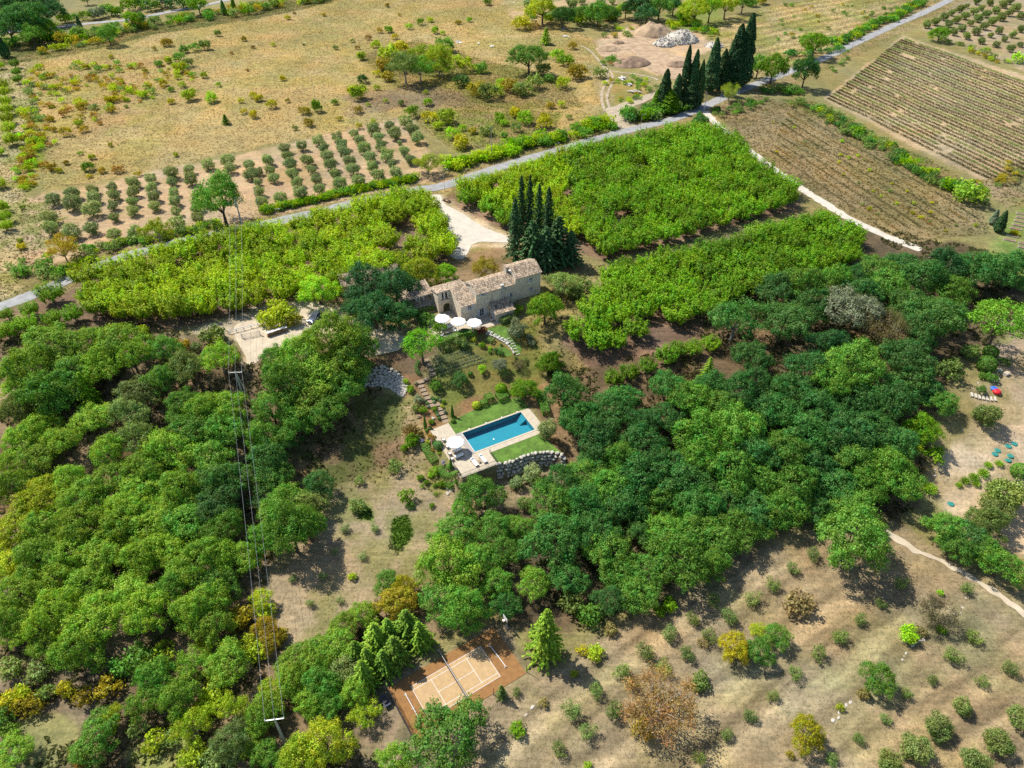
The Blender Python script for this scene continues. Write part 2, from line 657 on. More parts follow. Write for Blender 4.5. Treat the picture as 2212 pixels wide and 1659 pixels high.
def empty(name, loc, rz=0.0):
    o = bpy.data.objects.new(name, None)
    o.empty_display_size = .2
    COL.objects.link(o)
    o.location = loc
    o.rotation_euler = (0, 0, rz)
    return o


def tag(o, label, cat, group=None, kind=None):
    if label:
        o['label'] = label
    if cat:
        o['category'] = cat
    if group:
        o['group'] = group
    if kind:
        o['kind'] = kind
    return o


def copy_tree(o, parent=None):
    c = o.copy()
    COL.objects.link(c)
    c.parent = parent
    for ch in list(o.children):
        copy_tree(ch, c)
    return c


def np_mesh(name, V, F, mat, smooth=False, col=None):
    """numpy arrays straight into a mesh; F is (n,3) or (n,4)"""
    me = bpy.data.meshes.new(name)
    k = F.shape[1]
    me.vertices.add(len(V))
    me.vertices.foreach_set('co', np.ascontiguousarray(V, np.float32).ravel())
    me.loops.add(F.size)
    me.loops.foreach_set('vertex_index', np.ascontiguousarray(F, np.int32).ravel())
    me.polygons.add(len(F))
    me.polygons.foreach_set('loop_start', np.arange(0, F.size, k, dtype=np.int32))
    me.polygons.foreach_set('loop_total', np.full(len(F), k, np.int32))
    if smooth:
        me.polygons.foreach_set('use_smooth', np.ones(len(F), bool))
    me.update(calc_edges=True)
    if col is not None:
        a = me.color_attributes.new('Col', 'FLOAT_COLOR', 'POINT')
        c4 = np.ones((len(V), 4), np.float32)
        c4[:, :3] = col
        a.data.foreach_set('color', c4.ravel())
    me.materials.append(MATS[mat])
    return me


def smooth_line(pts, step=1.0, closed=False):
    """Catmull-Rom through 2-D points, resampled"""
    P = [np.array(p[:2], float) for p in pts]
    n = len(P)
    out = []
    for i in range(n if closed else n - 1):
        if closed:
            a, b, c, d = P[(i - 1) % n], P[i], P[(i + 1) % n], P[(i + 2) % n]
        else:
            a, b, c, d = P[max(i - 1, 0)], P[i], P[i + 1], P[min(i + 2, n - 1)]
        m = max(1, int(np.linalg.norm(c - b) / step))
        for j in range(m):
            t = j / m
            out.append(.5 * ((2 * b) + (c - a) * t + (2 * a - 5 * b + 4 * c - d) * t * t + (3 * b - a - 3 * c + d) * t ** 3))
    if not closed:
        out.append(P[-1])
    return out


def ribbon(name, pts, width, mat, lift=.05, step=1.5, jit=.0, nc=4):
    L = smooth_line(pts, step)
    V, F = [], []
    for i, p in enumerate(L):
        d = L[min(i + 1, len(L) - 1)] - L[max(i - 1, 0)]
        d /= np.linalg.norm(d) + 1e-9
        nrm = np.array([-d[1], d[0]])
        w = width * .5
        for j in range(nc + 1):
            s_ = (j / nc * 2 - 1) * w
            if j in (0, nc):
                s_ += random.uniform(-jit, jit)
            q = p + nrm * s_
            V.append((q[0], q[1], float(th(q[0], q[1])) + lift + (.03 if 0 < j < nc else 0)))
    for i in range(len(L) - 1):
        for j in range(nc):
            a = i * (nc + 1) + j
            F.append((a, a + 1, a + nc + 2, a + nc + 1))
    o = put(name, np_mesh(name, np.array(V), np.array(F), mat, True))
    o['kind'] = 'structure'
    return o


def drape(name, poly, mat, lift=.05, step=1.2, jit=.15, z=None, smooth=True, parent=None, kind='structure', zmin=-99):
    """a sheet laid on the terrain inside a closed outline"""
    L = smooth_line(poly, step, True) if smooth else []
    if not smooth:
        n = len(poly)
        for i in range(n):
            a, b = np.array(poly[i][:2]), np.array(poly[(i + 1) % n][:2])
            m = max(1, int(np.linalg.norm(b - a) / step))
            L += [a + (b - a) * j / m for j in range(m)]
    bm = bmesh.new()
    vs = [bm.verts.new((p[0] + random.uniform(-jit, jit), p[1] + random.uniform(-jit, jit), 0)) for p in L]
    f = bm.faces.new(vs)
    bmesh.ops.triangulate(bm, faces=[f])
    for _ in range(5):
        e = [q for q in bm.edges if q.calc_length() > step * 1.8]
        if not e:
            break
        bmesh.ops.subdivide_edges(bm, edges=e, cuts=1)
        bmesh.ops.triangulate(bm, faces=[q for q in bm.faces if len(q.verts) > 3])
    for v in bm.verts:
        v.co.z = max(zmin, z if z is not None else float(th(v.co.x, v.co.y))) + lift
    bmesh.ops.recalc_face_normals(bm, faces=bm.faces)
    if sum(q.normal.z for q in bm.faces) < 0:
        bmesh.ops.reverse_faces(bm, faces=bm.faces)
    me = bpy.data.meshes.new(name)
    bm.to_mesh(me)
    bm.free()
    me.materials.append(MATS[mat])
    o = put(name, me, parent)
    if kind:
        o['kind'] = kind
    return o


def inside(poly, x, y):
    return sdist(poly, np.array([x]), np.array([y]))[0] < 0
# ------------------------------------------------------------------ ground: one sheet, tinted by what grows or lies there
def O(*pts):
    return atp('O', pts)


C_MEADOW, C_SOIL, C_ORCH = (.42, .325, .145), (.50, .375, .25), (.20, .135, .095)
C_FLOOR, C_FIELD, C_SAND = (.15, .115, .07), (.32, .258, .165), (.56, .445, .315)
# name, outline, colour, second colour (patches), patch size in metres, soft edge in metres
ZONES = [
    ('verge', O((-200, 700), (0, 600), (500, 460), (900, 370), (1400, 240), (2060, -40), (2150, -20), (1560, 260), (960, 440), (300, 580), (-200, 740)), (.24, .22, .09), (.34, .27, .14), 6, 3),
    ('meadow', O((80, 130), (170, 100), (300, 62), (560, 22), (900, -25), (1160, 5), (1290, 90), (1320, 160), (1320, 230), (1250, 270), (1000, 330), (950, 310), (880, 250), (780, 285), (600, 310), (450, 345), (230, 390), (90, 410), (75, 280)), C_MEADOW, (.335, .285, .105), 14, 3),
    ('scrub green', O((80, 150), (330, 130), (400, 170), (320, 250), (230, 290), (100, 300)), (.36, .31, .105), (.40, .30, .14), 7, 5),
    ('scrub mid', O((770, 120), (900, 85), (1010, 120), (1220, 170), (1260, 230), (1000, 240), (860, 190)), (.22, .21, .06), (.30, .23, .10), 7, 4),
    ('scrub low', O((870, 235), (1080, 240), (1210, 240), (1200, 290), (990, 330), (930, 290)), (.22, .24, .055), (.30, .24, .11), 6, 3),
    ('brown band', O((740, 210), (900, 180), (1000, 205), (1000, 235), (870, 232), (760, 250)), (.25, .19, .115), (.31, .24, .13), 6, 4),
    ('olive soil', O((85, 420), (230, 395), (460, 345), (640, 305), (860, 255), (895, 262), (930, 330), (965, 395), (880, 395), (720, 440), (600, 462), (470, 490), (380, 510), (200, 548), (100, 575), (60, 560)), C_SOIL, (.42, .325, .19), 9, 1.5),
    ('olive green', O((50, 430), (100, 425), (140, 470), (110, 560), (40, 590)), (.24, .25, .09), C_SOIL, 4, 3),
    ('left strip', O((-60, 130), (65, 130), (76, 250), (60, 370), (45, 560), (40, 640), (-60, 670)), (.44, .37, .21), (.29, .29, .10), 6, 2),
    ('left bank', O((62, 250), (100, 260), (92, 400), (55, 420), (48, 400)), (.20, .27, .03), (.33, .27, .10), 4, 2),
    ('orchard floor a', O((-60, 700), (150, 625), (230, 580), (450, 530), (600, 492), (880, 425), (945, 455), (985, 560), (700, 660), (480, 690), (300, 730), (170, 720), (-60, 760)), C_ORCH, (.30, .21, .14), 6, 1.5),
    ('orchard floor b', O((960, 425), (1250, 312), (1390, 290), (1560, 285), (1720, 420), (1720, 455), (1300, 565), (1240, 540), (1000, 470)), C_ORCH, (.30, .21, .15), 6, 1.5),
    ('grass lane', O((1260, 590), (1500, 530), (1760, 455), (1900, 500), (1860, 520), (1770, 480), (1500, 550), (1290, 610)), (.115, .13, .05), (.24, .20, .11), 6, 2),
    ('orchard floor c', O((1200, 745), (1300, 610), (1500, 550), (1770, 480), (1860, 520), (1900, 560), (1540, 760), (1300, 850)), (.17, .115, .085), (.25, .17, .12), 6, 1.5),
    ('house side grass', O((1130, 690), (1220, 590), (1310, 570), (1280, 620), (1215, 740), (1290, 800), (1240, 830), (1150, 780)), (.29, .25, .11), (.20, .18, .08), 4, 2),
    ('rear yard', O((880, 620), (990, 545), (1100, 525), (1250, 540), (1240, 600), (1100, 590), (950, 625)), (.28, .20, .12), (.20, .16, .08), 4, 2),
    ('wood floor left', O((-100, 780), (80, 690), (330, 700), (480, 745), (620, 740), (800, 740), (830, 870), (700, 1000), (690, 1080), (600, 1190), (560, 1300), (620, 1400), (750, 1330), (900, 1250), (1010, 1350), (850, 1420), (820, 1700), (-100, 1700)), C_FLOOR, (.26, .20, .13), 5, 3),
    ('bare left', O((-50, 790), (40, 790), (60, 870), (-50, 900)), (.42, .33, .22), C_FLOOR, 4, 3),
    ('grass hole', O((50, 1570), (120, 1530), (180, 1540), (190, 1640), (60, 1680)), (.30, .28, .12), (.20, .22, .08), 4, 2),
    ('grass hole b', O((285, 1620), (380, 1560), (440, 1640), (420, 1690), (290, 1690)), (.24, .27, .08), (.33, .28, .14), 4, 2),
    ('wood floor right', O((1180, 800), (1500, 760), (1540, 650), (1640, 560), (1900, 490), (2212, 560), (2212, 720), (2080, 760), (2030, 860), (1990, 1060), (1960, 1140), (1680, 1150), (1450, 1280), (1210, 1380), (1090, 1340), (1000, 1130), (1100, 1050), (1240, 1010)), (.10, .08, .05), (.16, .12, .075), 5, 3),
    ('meadow slope', O((640, 960), (790, 850), (865, 860), (890, 960), (880, 1030), (760, 1060), (670, 1060)), (.115, .135, .045), (.22, .16, .10), 6, 4),
    ('lower meadow', O((590, 1190), (690, 1100), (760, 1030), (880, 990), (990, 1040), (1010, 1090), (920, 1220), (830, 1290), (720, 1350), (615, 1395), (560, 1300)), (.37, .30, .20), (.26, .245, .11), 6, 3),
    ('red spot', O((655, 1150), (690, 1135), (700, 1170), (660, 1190)), (.42, .25, .12), None, 3, 2),
    ('green spot a', O((850, 1120), (880, 1110), (893, 1155), (860, 1200), (838, 1180)), (.09, .17, .02), None, 3, .8),
    ('green spot b', O((765, 1085), (800, 1095), (805, 1125), (780, 1120)), (.14, .24, .04), None, 3, .8),
    ('lower edge', O((1000, 1030), (1200, 1010), (1230, 1040), (1130, 1090), (1030, 1120)), (.38, .29, .19), (.27, .22, .13), 5, 2),
    ('court apron', O((800, 1550), (840, 1480), (1080, 1340), (1140, 1400), (1150, 1500), (1080, 1560), (1090, 1680), (760, 1680)), (.33, .25, .17), (.22, .19, .11), 4, 2),
    ('terrace field', O((1060, 1530), (1150, 1450), (1250, 1390), (1490, 1270), (1660, 1150), (1930, 1120), (2260, 1300), (2300, 1740), (1050, 1740)), C_FIELD, (.31, .26, .145), 7, 3),
    ('field green', O((1700, 1480), (1950, 1330), (2230, 1350), (2230, 1480), (1950, 1560)), (.29, .265, .15), (.38, .30, .19), 8, 8),
    ('sand plot', O((1985, 1060), (2070, 935), (2130, 870), (2260, 840), (2260, 1210), (2150, 1200), (2060, 1120)), C_SAND, (.40, .33, .20), 6, 2),
    ('sand upper', O((2100, 850), (2150, 780), (2190, 690), (2260, 690), (2260, 860)), (.42, .33, .24), (.30, .26, .16), 4, 3),
    ('garden plots', O((2130, 560), (2170, 480), (2212, 440), (2290, 420), (2290, 640), (2200, 620)), (.16, .24, .055), (.24, .27, .09), 4, 2),
    ('stubble', O((1535, 235), (1640, 205), (1770, 250), (1960, 340), (2110, 430), (2140, 505), (1930, 525), (1700, 395)), (.285, .225, .125), (.215, .185, .09), 10, 2),
    ('hedge strip', O((1690, 215), (1760, 220), (1900, 300), (2000, 340), (2120, 410), (2110, 450), (1960, 350), (1800, 270)), (.15, .17, .055), (.25, .21, .10), 5, 2),
    ('lavender soil', O((1949, 78), (1780, 213), (1960, 312), (2139, 395), (2290, 310), (2290, 190)), (.49, .385, .255), (.40, .33, .22), 12, 1.5),
    ('lavender edge', O((2110, 400), (2280, 310), (2290, 430), (2170, 450)), (.36, .28, .17), (.26, .24, .11), 6, 2),
    ('olive right', O((1985, 62), (2080, 0), (2420, -80), (2420, 260), (2200, 150), (2080, 95)), (.37, .30, .21), (.31, .27, .15), 8, 2),
    ('top field', O((1500, 55), (1690, 10), (1960, -40), (2040, -15), (1850, 88), (1640, 165), (1585, 150)), (.42, .34, .17), (.27, .27, .085), 9, 3),
    ('top green', O((1430, 30), (1560, 20), (1560, 60), (1450, 70)), (.22, .26, .07), None, 5, 3),
    ('top pale', O((1060, -30), (1160, -20), (1170, 32), (1110, 45)), (.46, .37, .23), (.34, .31, .11), 6, 3),
    ('top soil', O((1200, -30), (1420, -30), (1400, 20), (1190, 20)), (.42, .33, .21), (.23, .22, .10), 5, 3),
    ('far garden', O((218, 42), (300, -30), (640, -60), (620, -30), (330, 12), (260, 38)), (.46, .38, .21), (.33, .30, .13), 6, 2),
    ('far wood', O((-200, 70), (0, 60), (110, 55), (120, -40), (-200, -40)), (.09, .10, .04), None, 5, 3),
    ('hedge top', O((-60, 120), (60, 85), (280, 60), (560, 5), (700, -30), (720, 5), (560, 40), (330, 75), (240, 100), (80, 130), (-60, 150)), (.15, .16, .05), (.24, .20, .085), 5, 2),
    ('quarry', O((1285, 88), (1370, 52), (1440, 60), (1500, 68), (1560, 100), (1480, 130), (1420, 165), (1390, 150), (1350, 135), (1300, 120)), (.54, .41, .27), (.47, .34, .22), 7, 1.5),
    ('gravel edge', O((1270, 140), (1310, 150), (1330, 200), (1345, 265), (1310, 275), (1290, 200)), (.36, .31, .19), (.26, .25, .10), 4, 2),
    ('track grass', O((1320, 170), (1400, 180), (1400, 205), (1330, 230)), (.25, .25, .07), (.33, .25, .10), 4, 1.5),
    ('cypress foot', O((1400, 210), (1480, 215), (1590, 170), (1600, 195), (1480, 240), (1390, 270), (1365, 255)), (.16, .16, .06), (.24, .17, .09), 4, 2),
    ('drive edge', O((925, 425), (955, 420), (1010, 460), (1110, 510), (1110, 535), (1020, 540), (1000, 565), (960, 545), (950, 470)), (.52, .44, .33), (.40, .33, .21), 4, 1.5),
    ('yard gravel', O((420, 715), (560, 655), (700, 650), (780, 690), (870, 715), (860, 750), (700, 720), (620, 745), (530, 790), (510, 740)), (.60, .52, .40), (.42, .35, .25), 4, 2),
    ('garden slope', O((930, 790), (985, 700), (1040, 690), (1160, 700), (1190, 870), (1150, 880), (960, 905), (930, 860)), (.21, .185, .06), (.15, .175, .045), 5, 2),
    ('garden bed a', O((770, 770), (880, 745), (950, 740), (935, 790), (890, 830), (800, 800)), (.17, .115, .075), (.13, .12, .05), 4, 2),
    ('garden bed b', O((868, 810), (905, 810), (950, 890), (985, 925), (935, 935), (935, 985), (925, 1010), (905, 940), (885, 900)), (.29, .165, .09), (.22, .15, .075), 3, 1),
    ('bank', O((865, 870), (890, 860), (915, 930), (925, 1010), (975, 1040), (950, 1080), (880, 1020)), (.23, .22, .08), (.36, .29, .17), 3, 1.5),
    ('bed ridge', O((960, 890), (1010, 860), (1080, 845), (1160, 850), (1190, 890), (1080, 880), (990, 900)), (.26, .165, .09), (.22, .17, .08), 4, 1),
    ('red path', O((1160, 830), (1195, 820), (1215, 880), (1250, 1000), (1245, 1030), (1195, 1000), (1180, 930), (1165, 900)), (.29, .18, .10), (.22, .15, .085), 4, 1.5),
]


GROUND_TONE = np.array([.76, .74, .72])


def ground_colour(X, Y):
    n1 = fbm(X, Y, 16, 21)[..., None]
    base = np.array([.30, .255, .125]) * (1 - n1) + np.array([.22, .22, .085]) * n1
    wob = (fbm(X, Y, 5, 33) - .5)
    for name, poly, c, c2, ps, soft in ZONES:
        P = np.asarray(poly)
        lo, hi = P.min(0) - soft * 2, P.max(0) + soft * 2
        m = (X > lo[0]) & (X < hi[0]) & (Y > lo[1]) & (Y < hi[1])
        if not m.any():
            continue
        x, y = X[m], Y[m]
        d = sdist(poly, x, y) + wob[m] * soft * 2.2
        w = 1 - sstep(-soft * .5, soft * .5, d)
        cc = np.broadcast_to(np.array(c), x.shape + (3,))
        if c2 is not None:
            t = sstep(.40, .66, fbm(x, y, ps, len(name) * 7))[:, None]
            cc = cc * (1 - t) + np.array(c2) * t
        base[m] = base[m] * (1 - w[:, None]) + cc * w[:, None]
    # plough and wheel lines follow the field rows
    for key, ang, period, amp, poly in STRIPES:
        m = sdist(poly, X, Y) < 0
        if m.any():
            a = rad(ang)
            s_ = -X[m] * math.sin(a) + Y[m] * math.cos(a) + (fbm(X[m], Y[m], 30, 5) - .5) * 5
            st = np.sin(s_ * 2 * math.pi / period) * (.4 + 1.2 * fbm(X[m], Y[m], 9, 61))
            base[m] *= (1 + amp * st)[:, None]
    n2, n3 = fbm(X, Y, 22, 91), fbm(X, Y, 11, 95)
    base = base * (.80 + .40 * n2)[:, None]
    base = base * (1 + (n3 - .5)[:, None] * np.array([.28, .0, -.30]))
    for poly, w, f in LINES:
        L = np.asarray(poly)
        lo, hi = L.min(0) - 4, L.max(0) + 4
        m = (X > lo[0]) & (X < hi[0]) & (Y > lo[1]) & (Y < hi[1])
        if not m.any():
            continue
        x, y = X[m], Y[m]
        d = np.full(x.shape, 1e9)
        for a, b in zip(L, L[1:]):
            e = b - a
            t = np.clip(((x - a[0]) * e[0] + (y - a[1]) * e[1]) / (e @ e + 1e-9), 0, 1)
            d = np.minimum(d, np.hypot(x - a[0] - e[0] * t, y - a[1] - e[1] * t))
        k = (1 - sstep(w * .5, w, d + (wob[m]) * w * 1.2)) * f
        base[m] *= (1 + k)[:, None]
    return base * GROUND_TONE


zone = {z[0]: z[1] for z in ZONES}


def dir_of(k, a, b):
    p, q = at(*a, 0, k), at(*b, 0, k)
    return math.degrees(math.atan2(q.y - p.y, q.x - p.x))


STRIPES = [('terrace', dir_of('22', (300, 1250), (900, 780)), 4.2, .11, zone['terrace field']),
           ('terrace2', dir_of('22', (300, 1250), (900, 780)), 1.7, .07, zone['terrace field']),
           ('top', dir_of('30', (0, 200), (700, 60)), 7.0, .22, zone['top field']),
           ('stub', dir_of('30', (0, 850), (900, 1400)), 2.2, .09, zone['stubble'])]


LINES = []
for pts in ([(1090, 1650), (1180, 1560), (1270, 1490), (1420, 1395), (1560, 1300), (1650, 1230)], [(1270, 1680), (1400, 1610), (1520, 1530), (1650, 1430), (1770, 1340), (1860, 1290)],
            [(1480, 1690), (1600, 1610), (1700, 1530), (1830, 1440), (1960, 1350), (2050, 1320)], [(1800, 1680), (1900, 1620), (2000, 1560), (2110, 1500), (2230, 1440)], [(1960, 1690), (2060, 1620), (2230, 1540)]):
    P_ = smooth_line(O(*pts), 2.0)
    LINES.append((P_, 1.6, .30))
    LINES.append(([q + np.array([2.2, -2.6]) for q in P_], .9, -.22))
    LINES.append(([q + np.array([-1.6, 2.0]) for q in P_], .6, -.2))


def make_ground():
    ys = [16.0]
    while ys[-1] < 520:
        zz = ys[-1] * CP + CAM_H * SP
        ys.append(ys[-1] + .40 * (zz / 100.0) ** 1.55)
    ys = np.array([-3000, -600, -100] + ys + [600, 800, 1300, 2500, 6000])
    nx = 440
    sx = np.linspace(-1, 1, nx)
    hw = .86 * (np.clip(ys, 16, 520) * CP + CAM_H * SP) + 14
    X = np.concatenate([np.full((len(ys), 1), -5000.0), np.full((len(ys), 1), -900.0), hw[:, None] * sx[None, :],
                        np.full((len(ys), 1), 900.0), np.full((len(ys), 1), 5000.0)], 1)
    Y = np.broadcast_to(ys[:, None], X.shape)
    Z = terrain(X.ravel(), Y.ravel()).reshape(X.shape)
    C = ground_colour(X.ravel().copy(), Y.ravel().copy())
    n = X.shape[1]
    i, j = np.meshgrid(np.arange(len(ys) - 1), np.arange(n - 1), indexing='ij')
    a = (i * n + j).ravel()
    F = np.stack([a, a + 1, a + n + 1, a + n], 1)
    V = np.stack([X.ravel(), Y.ravel(), Z.ravel()], 1)
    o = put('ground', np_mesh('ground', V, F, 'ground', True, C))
    o['kind'] = 'structure'
    o['label'] = 'dry Provencal hillside of meadow, orchard soil and woodland floor'


make_ground()

# ------------------------------------------------------------------ roads, lanes, tracks
ROAD = O((-120, 705), (0, 663), (60, 641), (140, 607), (200, 580), (300, 547), (400, 521), (520, 494), (600, 478), (700, 455), (800, 431), (900, 411), (960, 401), (1050, 371),
         (1150, 340), (1250, 312), (1340, 286), (1400, 271), (1460, 255), (1530, 226), (1600, 195), (1700, 157), (1800, 117), (1900, 69), (2000, 25), (2060, -5), (2130, -45))
ribbon('road', ROAD, 4.4, 'asphalt', .06, 1.2, .22)
ribbon('far_road', O((-150, 82), (0, 71), (100, 61), (200, 50), (280, 42), (400, 19), (470, 5), (560, -14), (700, -40)), 5.0, 'asphalt', .08, 3.0, .15)
ribbon('gravel_lane', O((1523, 240), (1542, 262), (1575, 291), (1640, 342), (1700, 386), (1760, 426), (1830, 470), (1890, 499), (1930, 517), (1990, 540)), 2.9, 'gravel_white', .06, 1.0, .28)
drape('driveway', O((922, 428), (950, 421), (960, 440), (1000, 462), (1040, 488), (1100, 513), (1094, 524), (1030, 524), (1012, 545), (1000, 560), (985, 560), (968, 548), (978, 530), (968, 500), (950, 468)), 'gravel_white', .07, 1.5, .2)
drape('parking_yard', O((506, 706), (530, 696), (560, 692), (590, 668), (640, 655), (690, 655), (740, 690), (700, 700), (672, 716), (620, 742), (570, 770), (540, 790), (526, 762), (512, 740)), 'gravel', .07, 1.2, .2)
drape('forest_track', O((790, 748), (830, 735), (870, 726), (880, 738), (868, 752), (820, 768), (790, 772)), 'gravel', .07, 1.2, .2)
drape('dirt_turnout', atp('q', [(1430, 1659), (1360, 1560), (1300, 1480), (1290, 1400), (1400, 1380), (1560, 1310), (1760, 1240), (1920, 1200), (1915, 1260), (1760, 1340), (1620, 1390), (1555, 1470), (1550, 1540), (1620, 1600), (1760, 1640)]), 'dirt_track', .07, 1.5, .2)
for pts in ([(1270, 1440), (1235, 1300), (1240, 1180), (1300, 1050), (1310, 960), (1260, 880), (1180, 770), (1080, 660), (960, 590)],
            [(1330, 1400), (1300, 1280), (1320, 1180), (1370, 1080), (1375, 1000), (1330, 920), (1250, 840)],
            [(1330, 915), (1480, 940), (1700, 965), (1900, 1010), (1960, 1040)]):
    ribbon('wheel_track', atp('q', pts), 1.0, 'dirt_track', .06, 1.5, .15, 2)
ribbon('field_track', O((1900, 1135), (1960, 1180), (2040, 1215), (2110, 1255), (2180, 1300), (2240, 1350)), 1.3, 'gravel', .06, 1.2, .35, 2)
drape('quarry_floor', atp('q', [(1180, 640), (1350, 540), (1540, 520), (1700, 470), (1850, 480), (1960, 560), (2000, 660), (2210, 720), (2500, 760), (2400, 900), (2200, 1030), (1990, 960), (1850, 900), (1700, 740), (1550, 640), (1350, 720), (1250, 740)]), 'mound_earth', .07, 2.0, .25)

KEEP_CLEAR = [(ROAD, 2.7), (O((1523, 240), (1542, 262), (1575, 291), (1640, 342), (1700, 386), (1760, 426), (1830, 470), (1890, 499), (1930, 517)), 1.9),
              (O((-150, 82), (0, 71), (100, 61), (200, 50), (280, 42), (400, 19), (470, 5), (560, -14)), 3.0)]
KEEP_OUT = [POOL_FLAT, PADS[5][0], [HF.w(-10, -5), HF.w(21, -5), HF.w(21, 14), HF.w(-10, 14)], zone['drive edge'], zone['yard gravel']]

# ------------------------------------------------------------------ grass tufts and undergrowth nobody could count
def scatter(poly, dens, rng=RNG):
    P = np.asarray(poly)
    lo, hi = P.min(0), P.max(0)
    n = int((hi[0] - lo[0]) * (hi[1] - lo[1]) * dens)
    x, y = rng.uniform(lo[0], hi[0], n), rng.uniform(lo[1], hi[1], n)
    m = sdist(poly, x, y) < 0
    return x[m], y[m]


def tufts(name, polys, dens, hgt, wid, tint, amount, label, cat, patch=None):
    xs, ys = [], []
    for p in polys:
        x, y = scatter(p, dens)
        if patch:
            k = fbm(x, y, patch, 41) > .48
            x, y = x[k], y[k]
        xs.append(x)
        ys.append(y)
    x, y = np.concatenate(xs), np.concatenate(ys)
    k = np.ones(len(x), bool)
    for line, w in KEEP_CLEAR:
        for a, b in zip(line, line[1:]):
            e = np.array(b) - np.array(a)
            t = np.clip(((x - a[0]) * e[0] + (y - a[1]) * e[1]) / (e @ e + 1e-9), 0, 1)
            k &= np.hypot(x - a[0] - e[0] * t, y - a[1] - e[1] * t) > w
    for poly in KEEP_OUT:
        k &= sdist(poly, x, y) > 0
    x, y = x[k], y[k]
    n = len(x)
    z = th(x, y)
    col = ground_colour(x.copy(), y.copy())
    k = RNG.uniform(0, amount, n)[:, None]
    col = (col * (1 - k) + np.array(tint) * k) * RNG.uniform(.8, 1.35, n)[:, None]
    V, Cc = [], []
    for b in range(3):
        a = RNG.uniform(0, 2 * math.pi, n)
        h = hgt * RNG.uniform(.5, 1.4, n)
        w = wid * RNG.uniform(.6, 1.4, n)
        ox, oy = RNG.normal(0, wid * .6, n), RNG.normal(0, wid * .6, n)
        lx, ly = RNG.normal(0, .6, n) * h, RNG.normal(0, .6, n) * h
        p0 = np.stack([x + ox - np.cos(a) * w, y + oy - np.sin(a) * w, z - .03], 1)
        p1 = np.stack([x + ox + np.cos(a) * w, y + oy + np.sin(a) * w, z - .03], 1)
        p2 = np.stack([x + ox + lx, y + oy + ly, z + h], 1)
        V.append(np.stack([p0, p1, p2], 1).reshape(-1, 3))
        Cc.append(np.repeat(col * RNG.uniform(.85, 1.15, n)[:, None], 3, 0))
    V, Cc = np.concatenate(V), np.concatenate(Cc)
    F = np.arange(len(V)).reshape(-1, 3)
    o = put(name, np_mesh(name, V, F, 'tuft', False, Cc))
    tag(o, label, cat, kind='stuff')


tufts('dry_grass', [zone['meadow'], zone['top field'], zone['verge']], 1.0, .2, .22, (.50, .38, .19), .8, 'dry yellow grass covering the upper meadow', 'grass')
tufts('dry_grass', [zone['terrace field'], zone['lower meadow'], zone['lower edge']], 1.6, .1, .08, (.46, .38, .22), .5, 'short dry grass on the lower meadow and olive terraces', 'grass')
tufts('field_weeds', [zone['stubble'], zone['lavender edge'], zone['house side grass'], zone['left strip'], zone['olive green']], 1.4, .25, .22, (.26, .26, .09), .6, 'weedy dry grass in the fields beside the gravel lane', 'weeds')
tufts('undergrowth', [zone['wood floor left'], zone['wood floor right']], 2.0, .45, .32, (.10, .14, .03), .8, 'low green undergrowth on the woodland floor', 'undergrowth', 7)
tufts('undergrowth', [zone['meadow slope'], zone['bank'], zone['hedge strip'], zone['scrub mid'], zone['scrub low'], zone['hedge top']], 1.6, .22, .2, (.22, .25, .05), .7, 'green weeds on the banks and scrubby slopes', 'weeds')
tufts('short_turf', [zone['garden slope'], zone['terrace field']], 3, .07, .06, (.26, .25, .1), .4, 'short turf on the garden slope and terraces', 'grass')
tufts('green_patch', [zone['green spot a'], zone['green spot b']], 14, .3, .12, (.10, .20, .02), .8, 'lush green grass patches on the dry lower meadow', 'grass')
# ------------------------------------------------------------------ plant prototypes
def nrm(a):
    return a / (np.linalg.norm(a, axis=-1, keepdims=True) + 1e-9)


def leaf_mesh(name, P, N, size, rng, mat='leaf', aspect=.62, jit=.65, along=None):
    n = len(P)
    N = nrm(N + rng.normal(0, jit, (n, 3)))
    r = rng.normal(0, 1, (n, 3)) if along is None else along + rng.normal(0, .35, (n, 3))
    t1 = nrm(r - N * (r * N).sum(1, keepdims=True))
    t2 = np.cross(N, t1)
    s = size * rng.uniform(.6, 1.35, n)[:, None]
    V = np.stack([P - t1 * s, P + t2 * s * aspect + N * s * .15, P + t1 * s, P - t2 * s * aspect + N * s * .15], 1).reshape(-1, 3)
    F = np.arange(4 * n).reshape(-1, 4)
    return np_mesh(name, V, F, mat)


def sphere_dirs(n, rng, zmin=-1.0):
    z = rng.uniform(zmin, 1, n)
    a = rng.uniform(0, 2 * math.pi, n)
    r = np.sqrt(1 - z * z)
    return np.stack([r * np.cos(a), r * np.sin(a), z], 1)


def clumps(lobes, sub_per_m2, nleaf, spread, rng, zmin=-.55, keep=.82):
    Ls = np.array(lobes, float)
    P, N = [], []
    for i, (cx, cy, cz, rx, ry, rz) in enumerate(Ls):
        area = 4 * math.pi * ((rx * ry + rx * rz + ry * rz) / 3) * (1 - zmin) / 2
        ns = max(4, int(area * sub_per_m2))
        d = sphere_dirs(ns, rng, zmin)
        s = np.array([cx, cy, cz]) + d * np.array([rx, ry, rz]) * rng.uniform(.68, 1.16, ns)[:, None]
        ok = np.ones(ns, bool)
        for j, (bx, by, bz, qx, qy, qz) in enumerate(Ls):
            if j != i:
                e = ((s - np.array([bx, by, bz])) / np.array([qx, qy, qz]))
                ok &= (e * e).sum(1) > keep * keep
        s, d = s[ok], d[ok]
        ns = len(s)
        q = rng.normal(0, 1, (ns, nleaf, 3))
        P.append((s[:, None, :] + q * spread * rng.uniform(.6, 1.4, (ns, 1, 1)) * np.array([1, 1, .8])).reshape(-1, 3))
        N.append((d[:, None, :] * .45 + q * .75 + np.array([0, 0, .3])).reshape(-1, 3))
    return np.concatenate(P), np.concatenate(N)


